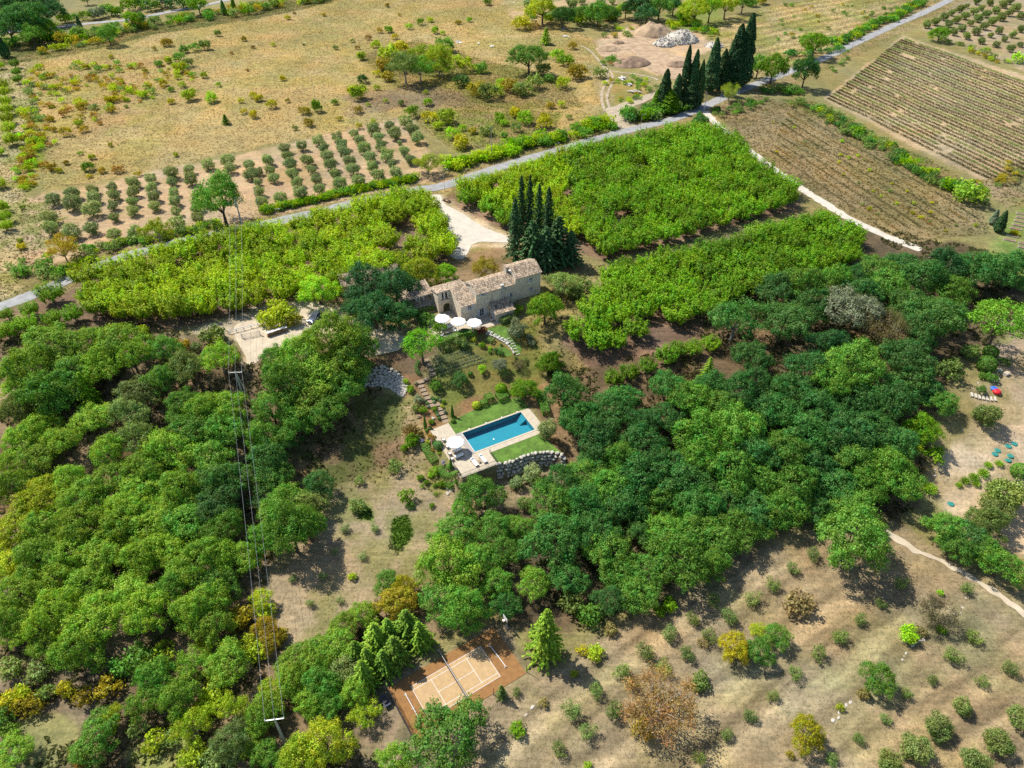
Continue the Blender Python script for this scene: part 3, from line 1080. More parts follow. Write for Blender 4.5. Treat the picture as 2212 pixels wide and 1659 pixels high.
def trunk_mesh(name, H, r, limbs, mat='bark', lean=(0, 0)):
    m = MB()
    top = Vector((lean[0], lean[1], H))
    m.tube([(0, 0, -.4), (lean[0] * .25, lean[1] * .25, H * .4), top], [r * 1.25, r * .9, r * .6], 7)
    for q in limbs:
        q = Vector(q)
        mid = top.lerp(q, .5) + Vector((0, 0, -.15 * (q - top).length + .3))
        m.tube([top - Vector((0, 0, .4)), mid, q], [r * .5, r * .33, r * .12], 5)
    return m.mesh(name, mat)


PROTO = {}


def proto(kind, trunk, crown, R, hc):
    PROTO.setdefault(kind, []).append((trunk, crown, R, hc))


for sd in range(6):                                     # broad oaks, 10 m across
    g = np.random.default_rng(100 + sd)
    lobes = [(0, 0, 5.4, 2.9, 2.9, 2.3)]
    n = 21
    for i in range(n):
        a = i * 2.4 + g.uniform(-.4, .4)
        rr = g.uniform(1.2, 4.3)
        r = g.uniform(.75, 1.65)
        lobes.append((rr * math.cos(a), rr * math.sin(a), 6.7 - rr * .62 + g.uniform(-1.2, 1.6), r * g.uniform(.9, 1.2), r * g.uniform(.9, 1.2), r * g.uniform(.75, 1.0)))
    P, N = clumps(lobes, 1.6, 36, .31, g)
    cr = leaf_mesh('oak_crown', P, N, .14, g, 'leaf', .62, .35)
    tr = trunk_mesh('oak_trunk', 2.6, .32, [(l[0] * .8, l[1] * .8, l[2]) for l in lobes[1:9]])
    proto('oak', tr, cr, 5.0, 5.2)
for sd in range(4):                                     # looser, sparser oaks with branches showing
    g = np.random.default_rng(140 + sd)
    lobes = []
    for i in range(24):
        a = i * 2.4 + g.uniform(-.5, .5)
        rr = 4.0 * math.sqrt((i + .5) / 24)
        r = g.uniform(.75, 1.2)
        lobes.append((rr * math.cos(a), rr * math.sin(a), 6.0 - rr * .5 + g.uniform(-1.0, 1.4), r, r, r * .75))
    P, N = clumps(lobes, 1.7, 26, .31, g, -.8)
    cr = leaf_mesh('open_crown', P, N, .135, g, 'leaf', .6, .35)
    tr = trunk_mesh('open_trunk', 2.4, .26, [(l[0], l[1], l[2] - .2) for l in lobes[::2]], 'pale_bark')
    proto('open', tr, cr, 5.0, 5.0)
for sd in range(6):                                     # orchard cherries: upright leafy shoots
    g = np.random.default_rng(200 + sd)
    P, N, A = [], [], []
    tips = []
    for i in range(84):
        a = g.uniform(0, 2 * math.pi)
        rr = 2.55 * math.sqrt(g.uniform(.02, 1))
        b = np.array([rr * .72 * math.cos(a), rr * .72 * math.sin(a), 1.25 + g.uniform(-.3, .7)])
        t = np.array([rr * 1.1 * math.cos(a), rr * 1.1 * math.sin(a), 4.1 - .28 * rr * rr * .5 + g.uniform(-1.1, .8)])
        tips.append(t)
        k = 34
        s = g.uniform(.15, 1, k)[:, None]
        c = b + (t - b) * s + g.normal(0, .17, (k, 3))
        P.append(c)
        N.append(nrm(c - np.array([b[0] * .6, b[1] * .6, 1.6])) + np.array([0, 0, .4]) + g.normal(0, .3, (k, 3)))
        A.append(np.repeat((t - b)[None], k, 0))
    cr = leaf_mesh('cherry_crown', np.concatenate(P), np.concatenate(N), .175, g, 'leaf', .55, .5, np.concatenate(A))
    tr = trunk_mesh('cherry_trunk', 1.0, .15, [tuple(t * .75) for t in tips[:9]])
    proto('cherry', tr, cr, 2.9, 2.6)
for sd in range(6):                                     # olives: low round heads on short trunks
    g = np.random.default_rng(300 + sd)
    lobes = [(0, 0, 1.45, 1.05, 1.05, .95)]
    for i in range(11):
        a = i * 2.4 + g.uniform(-.4, .4)
        rr = g.uniform(.55, 1.08)
        r = g.uniform(.42, .66)
        lobes.append((rr * math.cos(a), rr * math.sin(a), 1.45 + g.uniform(-.65, .75), r, r, r * .95))
    P, N = clumps(lobes, 9, 12, .15, g, -.9)
    cr = leaf_mesh('olive_crown', P, N, .115, g, 'leaf', .45, .4)
    tr = trunk_mesh('olive_trunk', .5, .15, [(l[0] * .8, l[1] * .8, l[2]) for l in lobes[1:6]])
    proto('olive', tr, cr, 1.65, 1.4)
for sd in range(4):                                     # thin young olives
    g = np.random.default_rng(330 + sd)
    lobes = [(0, 0, 1.1, .6, .6, .6)]
    for i in range(9):
        a = i * 2.4 + g.uniform(-.4, .4)
        rr = g.uniform(.35, 1.1)
        r = g.uniform(.32, .55)
        lobes.append((rr * math.cos(a), rr * math.sin(a), 1.15 + g.uniform(-.6, .7), r, r, r))
    P, N = clumps(lobes, 7, 9, .17, g, -.9)
    cr = leaf_mesh('young_olive_crown', P, N, .11, g, 'leaf', .4, .4)
    tr = trunk_mesh('young_olive_trunk', .4, .09, [(l[0], l[1], l[2]) for l in lobes])
    proto('youngolive', tr, cr, 1.5, 1.1)
for sd in range(4):                                     # columnar cypress, 12 m
    g = np.random.default_rng(400 + sd)
    n = 5200
    t = g.uniform(.02, 1, n) ** .9
    a = g.uniform(0, 2 * math.pi, n)
    prof = 1.45 * np.minimum(1, (t / .14) ** .5) * np.clip((1 - t) / .75, 0, 1) ** .62
    prof = prof * (1 + .22 * (vnoise(a * 1.6 + sd * 9, t * 16, 50) - .5) * 2)
    rr = prof * g.uniform(.72, 1.04, n)
    P = np.stack([rr * np.cos(a), rr * np.sin(a), .15 + t * 12], 1)
    N = np.stack([np.cos(a), np.sin(a), np.full(n, .45)], 1)
    A = np.stack([np.cos(a) * .25, np.sin(a) * .25, np.ones(n)], 1)
    cr = leaf_mesh('cypress_crown', P, N, .21, g, 'needle', .5, .5, A)
    proto('cypress', trunk_mesh('cypress_trunk', 6.0, .2, []), cr, 1.45, 5.6)
for sd in range(4):                                     # spreading conifers with drooping sprays, 10 m
    g = np.random.default_rng(430 + sd)
    P, N, A = [], [], []
    for i in range(150):
        t = (i + .5) / 150
        L = 3.0 * (1 - t) ** .8 * g.uniform(.65, 1.15) + .12
        a = i * 2.39996 + g.uniform(-.3, .3)
        k = int(14 + 26 * (1 - t))
        s = g.uniform(.12, 1, k)
        z = .5 + t * 9.3 + s * L * .12 - (s * L) ** 2 * .075
        side = g.normal(0, .10 + .16 * L * .5, k) * (1.05 - s)
        P.append(np.stack([s * L * math.cos(a) - side * math.sin(a), s * L * math.sin(a) + side * math.cos(a), z + g.normal(0, .07, k)], 1))
        N.append(np.repeat(np.array([[math.cos(a) * .55, math.sin(a) * .55, .9]]), k, 0))
        A.append(np.repeat(np.array([[math.cos(a), math.sin(a), .1]]), k, 0))
    cr = leaf_mesh('conifer_crown', np.concatenate(P), np.concatenate(N), .235, g, 'needle', .5, .4, np.concatenate(A))
    proto('conifer', trunk_mesh('conifer_trunk', 8.6, .2, []), cr, 2.9, 4.4)
for sd in range(2):                                     # umbrella pines
    g = np.random.default_rng(460 + sd)
    lobes = [(0, 0, 7.0, 3.2, 3.2, 1.7)]
    for i in range(17):
        a = i * 2.4 + g.uniform(-.3, .3)
        rr = g.uniform(1.6, 3.7)
        r = g.uniform(.95, 1.35)
        lobes.append((rr * math.cos(a), rr * math.sin(a), 7.2 - rr * rr * .11 + g.uniform(-.5, .6), r, r, r * .85))
    P, N = clumps(lobes, 3.0, 12, .22, g, -.6)
    cr = leaf_mesh('pine_crown', P, N, .17, g, 'needle', .4)
    proto('pine', trunk_mesh('pine_trunk', 5.6, .3, [(l[0] * .7, l[1] * .7, l[2] - .5) for l in lobes[1:9]], 'bark', (.5, .2)), cr, 4.6, 6.8)
for sd in range(7):                                     # shrubs
    g = np.random.default_rng(500 + sd)
    lobes = [(0, 0, .5, .55, .55, .55)]
    for i in range(7):
        a = i * 2.4 + g.uniform(-.4, .4)
        rr = g.uniform(.3, .72)
        r = g.uniform(.25, .45)
        lobes.append((rr * math.cos(a), rr * math.sin(a), .5 + g.uniform(-.2, .4), r, r, r * 1.1))
    P, N = clumps(lobes, 9 + 4 * (sd % 3), 9, .13, g, -.4)
    cr = leaf_mesh('shrub', P, N, .11, g, 'leaf', .55)
    proto('shrub', None, cr, 1.0, .5)
for sd in range(3):                                     # spiky grass-like clumps
    g = np.random.default_rng(540 + sd)
    n = 620
    d = sphere_dirs(n, g, .05)
    P = d * g.uniform(.25, 1.0, n)[:, None] * np.array([1, 1, .95])
    cr = leaf_mesh('grass_clump', P, np.cross(d, g.normal(0, 1, (n, 3))), .2, g, 'leaf', .18, .3, d)
    proto('clump', None, cr, 1.0, .45)
for sd in range(3):                                     # clipped balls
    g = np.random.default_rng(560 + sd)
    n = 1700
    d = sphere_dirs(n, g, -.75)
    P = (d * np.array([1, 1, .92])) * g.uniform(.93, 1.02, n)[:, None] + np.array([0, 0, .75])
    cr = leaf_mesh('clipped_ball', P, d, .085, g, 'clipped', .7, .35)
    proto('ball', None, cr, 1.0, .8)
for sd in range(3):                                     # bare trees
    g = np.random.default_rng(580 + sd)
    m = MB()
    m.tube([(0, 0, -.3), (.1, 0, 1.6)], [.24, .16], 6)
    P, N = [], []
    for i in range(9):
        a = i * .7 + g.uniform(-.3, .3)
        e = np.array([1.5 * math.cos(a), 1.5 * math.sin(a), 3.2 + g.uniform(-.4, .9)])
        m.tube([(.1, 0, 1.3), e * .55 + np.array([0, 0, .3]), e], [.12, .08, .05], 5)
        for j in range(6):
            f = e + np.array([math.cos(a), math.sin(a), .6]) * g.uniform(.6, 1.6) + g.normal(0, .6, 3)
            m.tube([tuple(e * .75), tuple(e), tuple(f)], [.05, .04, .012], 4)
            for q in range(3):
                h = f + g.normal(0, .55, 3) + np.array([0, 0, .3])
                m.tube([tuple(e * .3 + f * .7), tuple(h)], [.022, .007], 3)
                c = f + (h - f) * g.uniform(0, 1, (34, 1)) + g.normal(0, .34, (34, 3))
                P.append(c)
                N.append(g.normal(0, 1, (34, 3)))
        c = e * g.uniform(.45, 1.1, (130, 1)) + g.normal(0, .42, (130, 3))
        P.append(c)
        N.append(g.normal(0, 1, (130, 3)))
    cr = leaf_mesh('thin_crown', np.concatenate(P), np.concatenate(N), .12, g, 'leaf', .5)
    proto('bare', m.mesh('bare_branches', 'pale_bark'), cr, 2.8, 3.0)

TONE = {
    'lightoak': ('light green', (0.12, 0.21, 0.022)), 'midoak': ('mid green', (0.068, 0.155, 0.022)), 'darkoak': ('dark green', (0.036, 0.108, 0.026)),  # dark oak green: species colour, plus cloud shade over the right wood put into it
    'deep': ('deep green', (0.024, 0.08, 0.024)), 'greyoak': ('grey-green', (0.115, 0.165, 0.05)), 'silver': ('silvery', (.19, .235, .17)),
    'bluegreen': ('bluish green', (0.048, 0.12, 0.03)), 'yellowgreen': ('yellow-green', (0.2, 0.265, 0.014)), 'lime': ('bright lime-green', (.17, .31, .012)),
    'yellow': ('yellow', (0.3, 0.295, 0.01)), 'golden': ('golden', (.27, .225, .02)), 'orange': ('orange-tinged', (.30, .19, .045)),
    'rusty': ('rusty brown', (0.27, 0.175, 0.06)), 'olive': ('grey-green', (0.175, 0.24, 0.115)), 'olived': ('dusky green', (0.125, 0.185, 0.055)),
    'cherrya': ('yellow-green', (0.205, 0.305, 0.005)), 'cherryb': ('fresh green', (0.125, 0.25, 0.006)), 'cherryc': ('green', (0.098, 0.205, 0.006)),
    'cypress': ('blackish green', (0.026, 0.066, 0.026)), 'conifer': ('dark green', (.04, .085, .038)), 'feather': ('fresh green', (0.125, 0.215, 0.025)),
    'pinebright': ('bright green', (.10, .26, .012)), 'pine': ('green', (0.085, 0.175, 0.014)), 'box': ('dark green', (0.06, 0.14, 0.02)), 'lavd': ('dusky green', (.10, .105, .05)), 'lavg': ('blue-grey', (0.27, 0.34, 0.28)),
    'greengrass': ('grassy green', (.15, .26, .03)), 'dead': ('bare grey', (.17, .15, .08)), 'red': ('red-leaved', (.17, .04, .035)), 'dry': ('straw-coloured', (.36, .30, .13)),
}
NAME = {'oak': ('oak_tree', 'oak', 'tree'), 'open': ('oak_tree', 'open-crowned oak', 'tree'), 'cherry': ('cherry_tree', 'cherry tree', 'tree'),
        'olive': ('olive_tree', 'olive tree', 'tree'), 'youngolive': ('olive_tree', 'young olive tree', 'tree'), 'cypress': ('cypress_tree', 'columnar cypress', 'tree'),
        'conifer': ('conifer_tree', 'conifer', 'tree'), 'pine': ('pine_tree', 'umbrella pine', 'tree'), 'shrub': ('shrub', 'shrub', 'shrub'),
        'clump': ('leafy_plant', 'leafy clump', 'plant'), 'ball': ('topiary_ball', 'clipped ball', 'topiary'), 'bare': ('bare_tree', 'bare tree', 'tree')}
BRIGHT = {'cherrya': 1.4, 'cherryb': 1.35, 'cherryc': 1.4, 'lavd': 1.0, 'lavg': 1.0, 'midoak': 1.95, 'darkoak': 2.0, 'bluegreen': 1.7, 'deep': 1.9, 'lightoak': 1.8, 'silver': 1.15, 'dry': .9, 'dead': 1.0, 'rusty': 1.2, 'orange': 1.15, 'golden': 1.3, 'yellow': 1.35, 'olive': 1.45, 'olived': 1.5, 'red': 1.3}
for _k, (_a, _c) in list(TONE.items()):
    _f = BRIGHT.get(_k, 1.75)
    TONE[_k] = (_a, (_c[0] * _f, _c[1] * _f, _c[2] * _f * .8))
REG = []
PR = random.Random(5)


def jitter_col(c, k=.24):
    v = PR.uniform(1 - k, 1 + k)
    return (min(1, c[0] * v * PR.uniform(.92, 1.08)), min(1, c[1] * v), min(1, c[2] * v * PR.uniform(.85, 1.15)), 1)


def plant_at(kind, loc, scale, tone, where, group=None, label=None, zs=1.0, variant=None, xs=1.0):
    pr = PROTO[kind]
    tr, cr, R, hc = pr[PR.randrange(len(pr)) if variant is None else variant % len(pr)]
    nm, noun, cat = NAME[kind]
    col = jitter_col(TONE[tone][1])
    rz = PR.uniform(0, 2 * math.pi)
    if kind in ('oak', 'open', 'shrub'):
        xs *= PR.uniform(.82, 1.2)
    s = (scale * xs, scale, scale * zs * PR.uniform(.94, 1.06))
    if tr is None:
        root = put(nm, cr, None, loc, rz)
        root.color = col
    else:
        root = empty(nm, loc, rz)
        put('trunk', tr, root)
        c = put('crown', cr, root)
        c.color = col
    root.scale = s
    root['category'] = cat
    if group:
        root['group'] = group
    if label:
        root['label'] = label
    else:
        REG.append((root, '%s %s' % (TONE[tone][0], noun), where, tuple(pix(loc))))
    return root


def plant(kind, x, y, d, tone, where, k='O', group=None, label=None, zs=1.0, variant=None):
    """x, y: middle of the crown as surveyed, d: its width there"""
    ks = KEY[k][2]
    ox, oy = ko(k, x, y)
    tr, cr, R, hc = PROTO[kind][0]
    dh = hc * .8
    for _ in range(3):
        p = at(ox, oy, dh)
        sc = d * ks / 2 / px_m((p.x, p.y, p.z + dh)) / R
        dh = hc * sc * zs
    return plant_at(kind, p, sc, tone, where, group, label, zs, variant)


def plants(kind, k, tone, where, lst, group=None, zs=1.0):
    for q in lst:
        t = q[3] if len(q) > 3 else tone
        plant(kind, q[0], q[1], q[2] * (1.1 if kind in ('olive', 'youngolive') else 1.1 if kind in ('oak', 'open') and ('wood' in where or 'thicket' in where or 'court' in where) else 1.0), t, where, k, group, None, zs * (PR.uniform(.85, 1.2) if kind in ('oak', 'open') else 1))


# landmarks the labels refer to
MARKS = {'the swimming pool': (1080, 930), 'the tennis court': (985, 1440), 'the farmhouse': (1060, 620), 'the firewood pile': (610, 715), 'the curved boulder wall': (828, 820),
         'the lowest power pole': (605, 1590), 'the leafless tree in the wood': (1905, 725), 'the sandy plot': (2070, 1000), 'the big umbrella pine': (2160, 670),
         'the gravel lane': (1700, 385), 'the rubble heap': (1470, 95), 'the roadside cypresses': (1500, 160), 'the ivy-clad pole': (684, 230), 'the lone oak in the olive grove': (475, 425),
         'the road junction': (940, 410), 'the rust-coloured tree': (1415, 1520), 'the yellow tree on the terraces': (1745, 1585), 'the lone oak on the terraces': (1900, 1462),
         'the stony lower meadow': (700, 1290), 'the far road': (250, 45), 'the lavender field': (1800, 213), 'the raised vegetable beds': (2185, 500), 'the parked car': (678, 690),
         'the white poolside umbrella': (985, 955), 'the terrace umbrellas': (990, 692), 'the left edge of the road': (40, 650), 'the middle power pole': (525, 810)}


def ordw(n):
    w = ['', 'first', 'second', 'third', 'fourth', 'fifth', 'sixth', 'seventh', 'eighth', 'ninth', 'tenth', 'eleventh', 'twelfth', 'thirteenth', 'fourteenth', 'fifteenth', 'sixteenth', 'seventeenth', 'eighteenth', 'nineteenth']
    if n < 20:
        return w[n]
    t = ['twent', 'thirt', 'fort', 'fift', 'sixt', 'sevent', 'eight', 'ninet'][n // 10 - 2]
    return t + 'ieth' if n % 10 == 0 else t + 'y-' + w[n % 10]


def finish_labels():
    by = {}
    for r, desc, where, (x, y) in REG:
        best = min(MARKS, key=lambda m: (MARKS[m][0] - x) ** 2 + ((MARKS[m][1] - y) * 1.5) ** 2)
        dd = math.hypot(MARKS[best][0] - x, MARKS[best][1] - y)
        by.setdefault((desc, best), []).append((dd, r, where))
    for (desc, best), L in by.items():
        L.sort(key=lambda q: q[0])
        for i, (dd, r, where) in enumerate(L):
            tail = 'near %s' % best if len(L) == 1 else '%s out from %s' % (ordw(i + 1), best)
            lab = '%s %s, %s' % (desc, where, tail)
            if len(lab.split()) > 16:
                lab = '%s, %s' % (desc, tail)
            r['label'] = lab


# ------------------------------------------------------------------ orchards
def orchard(poly, ang, sp, d, tone, block, tones=None, skip=.03):
    a = rad(ang)
    c, s = math.cos(a), math.sin(a)
    P = np.asarray(poly)
    U = P @ np.array([c, s])
    W = P @ np.array([-s, c])
    rows = 0
    n = 0
    w = W.min() + sp * .5
    while w < W.max():
        k = 0
        u = U.min() + sp * .4
        got = False
        while u < U.max():
            x, y = u * c - w * s, u * s + w * c
            q = sdist(poly, np.array([x, x + .1, x]), np.array([y, y, y + .1]))
            if q[0] < sp * .42:
                if q[0] > -sp * .3:                     # keep the block's edges straight
                    gx, gy = (q[1] - q[0]) / .1, (q[2] - q[0]) / .1
                    x, y = x - gx * (q[0] + sp * .3), y - gy * (q[0] + sp * .3)
                if not got:
                    rows += 1
                    got = True
                k += 1
                if PR.random() > skip:
                    x += PR.gauss(0, .3)
                    y += PR.gauss(0, .3)
                    sc = d / 5.8 * PR.uniform(.86, 1.12)
                    tn = tone if tones is None else tones(x, y)
                    plant_at('cherry', (x, y, float(th(x, y))), sc, tn, '', 'cherry trees of ' + block,
                             '%s cherry tree, %s in the %s row up, %s' % (TONE[tn][0], ordw(k), ordw(rows), block), PR.uniform(.9, 1.1))
                    n += 1
            u += sp
        w += sp
    return n


n1 = orchard(O((165, 625), (230, 592), (400, 548), (600, 508), (860, 437), (925, 440), (965, 510), (975, 560), (900, 590), (680, 648), (560, 672), (430, 693), (310, 705), (210, 690)), 27, 6.0, 7.6, 'cherrya', 'the orchard left of the driveway',
             lambda x, y: 'cherrya' if x > -112 else 'cherryb')
n2 = orchard(O((985, 425), (1050, 405), (1150, 372), (1260, 340), (1390, 300), (1560, 300), (1640, 370), (1712, 425), (1700, 462), (1500, 515), (1310, 572), (1240, 520), (1180, 490), (1090, 470)), 27, 6.2, 7.9, 'cherryb', 'the orchard right of the driveway',
             lambda x, y: 'cherrya' if x < 18 and y < 235 else ('cherryc' if y > 250 else 'cherryb'))
n3 = orchard(O((1225, 745), (1270, 670), (1310, 605), (1480, 565), (1640, 520), (1780, 480), (1855, 515), (1840, 580), (1700, 610), (1540, 680), (1400, 740), (1310, 775)), 27, 5.8, 7.4, 'cherryc', 'the lower orchard beside the wood',
             lambda x, y: 'cherryb' if x < 45 else 'cherryc')
print('CHERRIES', n1, n2, n3)
W = 'at the edge of the orchard'
plants('cherry', '01', 'cherryb', 'beside the road bend', [(320, 235, 190), (40, 370, 110), (185, 340, 130), (165, 430, 170), (40, 480, 150), (330, 400, 130), (470, 370, 150)])
plants('cherry', '21', 'cherryc', 'in the short orchard row by the wood', [(1170, 590, 150), (1010, 640, 170), (760, 740, 150), (880, 700, 140), (660, 780, 150), (1290, 560, 140), (1080, 600, 140)])
plants('cherry', '10', 'cherryb', 'by the driveway mouth', [(1365, 1270, 160), (1480, 1170, 140), (1520, 1320, 170), (1605, 1400, 150), (930, 1270, 150)])

# ------------------------------------------------------------------ left wood
W = 'in the wood left of the pool'
plants('oak', '01', 'lightoak', W, [(300, 560, 330), (170, 720, 300), (560, 570, 260), (740, 540, 330), (660, 700, 260), (850, 650, 240), (470, 720, 260, 'midoak'), (320, 860, 330, 'midoak'),
       (130, 830, 220), (1060, 600, 200, 'midoak'), (1210, 700, 220, 'greyoak'), (880, 880, 260, 'greyoak'), (1040, 800, 220, 'midoak'), (830, 1000, 230, 'greyoak'), (590, 1040, 240), (100, 980, 200, 'greyoak'),
       (250, 1090, 240), (150, 1180, 260), (400, 1190, 230), (250, 1300, 230), (1180, 960, 260, 'midoak'), (1330, 980, 260), (1480, 960, 240), (1250, 1100, 280, 'midoak'), (1450, 1110, 260, 'midoak'),
       (700, 1250, 260), (1100, 1250, 300), (950, 1350, 260), (1350, 1300, 280, 'midoak'), (1450, 1430, 280, 'bluegreen'), (450, 1450, 260), (700, 1450, 300), (900, 1500, 280), (1150, 1500, 300), (80, 1480, 240),
       (250, 1560, 280, 'yellowgreen'), (500, 1580, 280), (1400, 1600, 300, 'bluegreen'), (820, 1620, 280), (1050, 1640, 260), (50, 1330, 170)])
plants('open', '01', 'lightoak', W, [(1420, 640, 280), (850, 1150, 260, 'greyoak'), (60, 980, 190, 'greyoak')])
plants('conifer', '01', 'lime', W, [(560, 870, 150)])
plants('shrub', '01', 'greyoak', W, [(290, 1430, 130), (1180, 590, 110, 'golden'), (1380, 520, 150, 'olived'), (930, 490, 90, 'yellowgreen'), (1080, 690, 110, 'dry'), (1270, 590, 80, 'olived')])
plants('oak', '02', 'lightoak', W, [(80, 120, 300, 'yellowgreen'), (300, 100, 300), (520, 70, 280), (760, 80, 300), (980, 80, 300), (1200, 60, 280, 'midoak'), (1450, 100, 300, 'midoak'), (60, 330, 260, 'yellowgreen'),
       (230, 290, 300), (450, 260, 280), (650, 300, 280), (900, 290, 260), (1060, 230, 240), (1270, 330, 320), (1420, 280, 260), (120, 520, 320), (330, 420, 280), (560, 480, 280), (870, 540, 300), (1100, 500, 240, 'midoak'),
       (1300, 600, 300), (1400, 450, 260, 'midoak'), (1560, 280, 220), (350, 640, 330), (600, 700, 330), (930, 640, 300), (60, 700, 260), (480, 880, 300), (300, 860, 220), (1360, 720, 260), (110, 770, 200), (1000, 1080, 260, 'midoak'),
       (1480, 980, 280), (950, 1210, 240), (1150, 1200, 280), (1500, 1480, 260, 'greyoak'), (620, 1450, 280, 'midoak'), (90, 1540, 220), (1600, 1480, 220)])
plants('open', '02', 'yellowgreen', 'in the thicket at the foot of the wood', [(1250, 1380, 280), (1500, 1250, 240), (1240, 970, 230, 'lightoak'), (700, 1340, 210, 'yellowgreen')])
plants('shrub', '02', 'yellowgreen', 'in the thicket at the foot of the wood', [(540, 1200, 150, 'golden'), (430, 1150, 130, 'yellow'), (700, 1150, 190, 'golden'), (900, 950, 210, 'midoak'), (200, 1260, 170, 'golden'), (60, 1240, 160, 'yellow'),
       (120, 1190, 140), (300, 1180, 140, 'greyoak'), (250, 1050, 150, 'greyoak'), (80, 1020, 150, 'olived'), (1000, 1500, 180), (1250, 1590, 200), (70, 1430, 120, 'lightoak'), (1050, 950, 190), (800, 1000, 180, 'midoak'), (1320, 830, 160), (1550, 700, 190, 'golden'),
       (1600, 860, 160, 'yellowgreen'), (1400, 1090, 170), (1350, 1240, 170), (520, 1620, 110, 'orange'), (480, 1580, 90, 'rusty'), (30, 1340, 150, 'midoak'), (900, 1400, 140, 'greyoak'), (1100, 1480, 130, 'greyoak'), (1380, 1590, 190, 'greyoak')])
W = 'in the wood below the parking yard'
plants('oak', '11', 'midoak', W, [(480, 530, 330, 'lightoak'), (640, 570, 280), (300, 640, 300, 'lightoak'), (560, 690, 300, 'lightoak'), (420, 760, 300, 'lightoak'), (200, 800, 320), (330, 920, 300, 'lightoak'), (560, 850, 280), (640, 720, 250), (120, 660, 220),
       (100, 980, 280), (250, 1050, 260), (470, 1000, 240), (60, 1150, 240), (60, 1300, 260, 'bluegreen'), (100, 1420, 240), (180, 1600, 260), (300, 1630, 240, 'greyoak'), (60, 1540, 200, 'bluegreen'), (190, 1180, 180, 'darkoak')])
plants('oak', '11', 'bluegreen', 'on the slope below the pool lawn', [(400, 1460, 225)])
plants('oak', '12', 'midoak', 'beside the stony lower meadow', [(220, 90, 340), (330, 70, 260), (60, 150, 240)], zs=1.35)
plants('oak', '12', 'midoak', 'beside the stony lower meadow', [ (40, 560, 160, 'yellowgreen'), (60, 740, 160, 'golden'), (100, 840, 160, 'golden')])
plants('shrub', '12', 'yellowgreen', 'beside the stony lower meadow', [(60, 650, 120), (150, 800, 130, 'golden'), (20, 900, 150)])
# trees around the house
W = 'beside the farmhouse'
plants('oak', '11', 'deep', 'over the outbuilding roof', [(720, 150, 300), (900, 170, 280), (760, 330, 320), (920, 380, 260), (640, 330, 220)])
plants('oak', '11', 'lime', 'by the parked car', [(400, 200, 260)], zs=1.15)
plants('oak', '11', 'yellowgreen', 'behind the farmhouse patio', [(1060, 90, 230), (1230, 100, 190, 'cherryb'), (980, 60, 150, 'yellowgreen')])
plants('open', '11', 'golden', 'behind the farmhouse', [(1480, 60, 200)])
plants('shrub', '11', 'yellowgreen', 'behind the firewood pile', [(110, 420, 170), (200, 390, 180), (150, 340, 130), (60, 410, 110), (250, 420, 110, 'yellow')])
plant('pine', 1070, 545, 275, 'pinebright', '', '11', None, 'bright green umbrella pine at the head of the garden steps')
plants('oak', '21', 'cherryc', W, [(215, 320, 260)])
plants('open', '21', 'greyoak', W, [(330, 150, 260)])
plants('shrub', '21', 'midoak', W, [(35, 350, 80, 'cherryb'), (400, 240, 130, 'greyoak'), (470, 190, 120, 'greyoak')])
plants('shrub', '11', 'cherryc', 'in front of the farmhouse patio', [(1130, 420, 130, 'midoak'), (1190, 470, 110), (1080, 410, 110, 'darkoak')])
for x, y, d, z in ((60, 1330, 92, 1.25), (115, 1340, 96, 1.2), (172, 1400, 110, 1.1), (232, 1440, 130, 1.0), (20, 1480, 130, .9)):
    plant('conifer', x, y + 40, d * 1.25, 'conifer', 'in the tall clump behind the farmhouse', '20', None, None, z * 1.75)
plants('conifer', '20', 'conifer', 'in the tall clump behind the farmhouse', [(300, 1570, 270), (130, 1600, 250), (380, 1610, 200), (220, 1620, 230)], zs=.75)

# ------------------------------------------------------------------ right wood
W = 'in the wood right of the pool'
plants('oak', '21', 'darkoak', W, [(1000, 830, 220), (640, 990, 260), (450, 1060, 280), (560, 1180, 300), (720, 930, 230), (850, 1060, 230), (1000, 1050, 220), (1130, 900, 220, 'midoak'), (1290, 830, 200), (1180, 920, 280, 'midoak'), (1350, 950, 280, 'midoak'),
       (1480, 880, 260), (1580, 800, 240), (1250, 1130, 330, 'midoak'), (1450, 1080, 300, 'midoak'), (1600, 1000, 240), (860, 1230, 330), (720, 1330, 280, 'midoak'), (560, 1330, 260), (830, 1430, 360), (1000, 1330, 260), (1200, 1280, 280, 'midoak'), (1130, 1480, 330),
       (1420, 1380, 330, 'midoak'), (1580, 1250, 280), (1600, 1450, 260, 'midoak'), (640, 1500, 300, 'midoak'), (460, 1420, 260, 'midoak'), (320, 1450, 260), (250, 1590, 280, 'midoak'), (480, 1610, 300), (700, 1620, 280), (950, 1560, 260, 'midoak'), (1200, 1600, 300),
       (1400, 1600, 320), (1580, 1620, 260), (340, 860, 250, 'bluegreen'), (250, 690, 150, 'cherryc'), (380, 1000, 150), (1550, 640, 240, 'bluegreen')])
plants('open', '21', 'bluegreen', W, [(1460, 370, 400)])
plants('conifer', '21', 'feather', W, [(1270, 750, 130)])
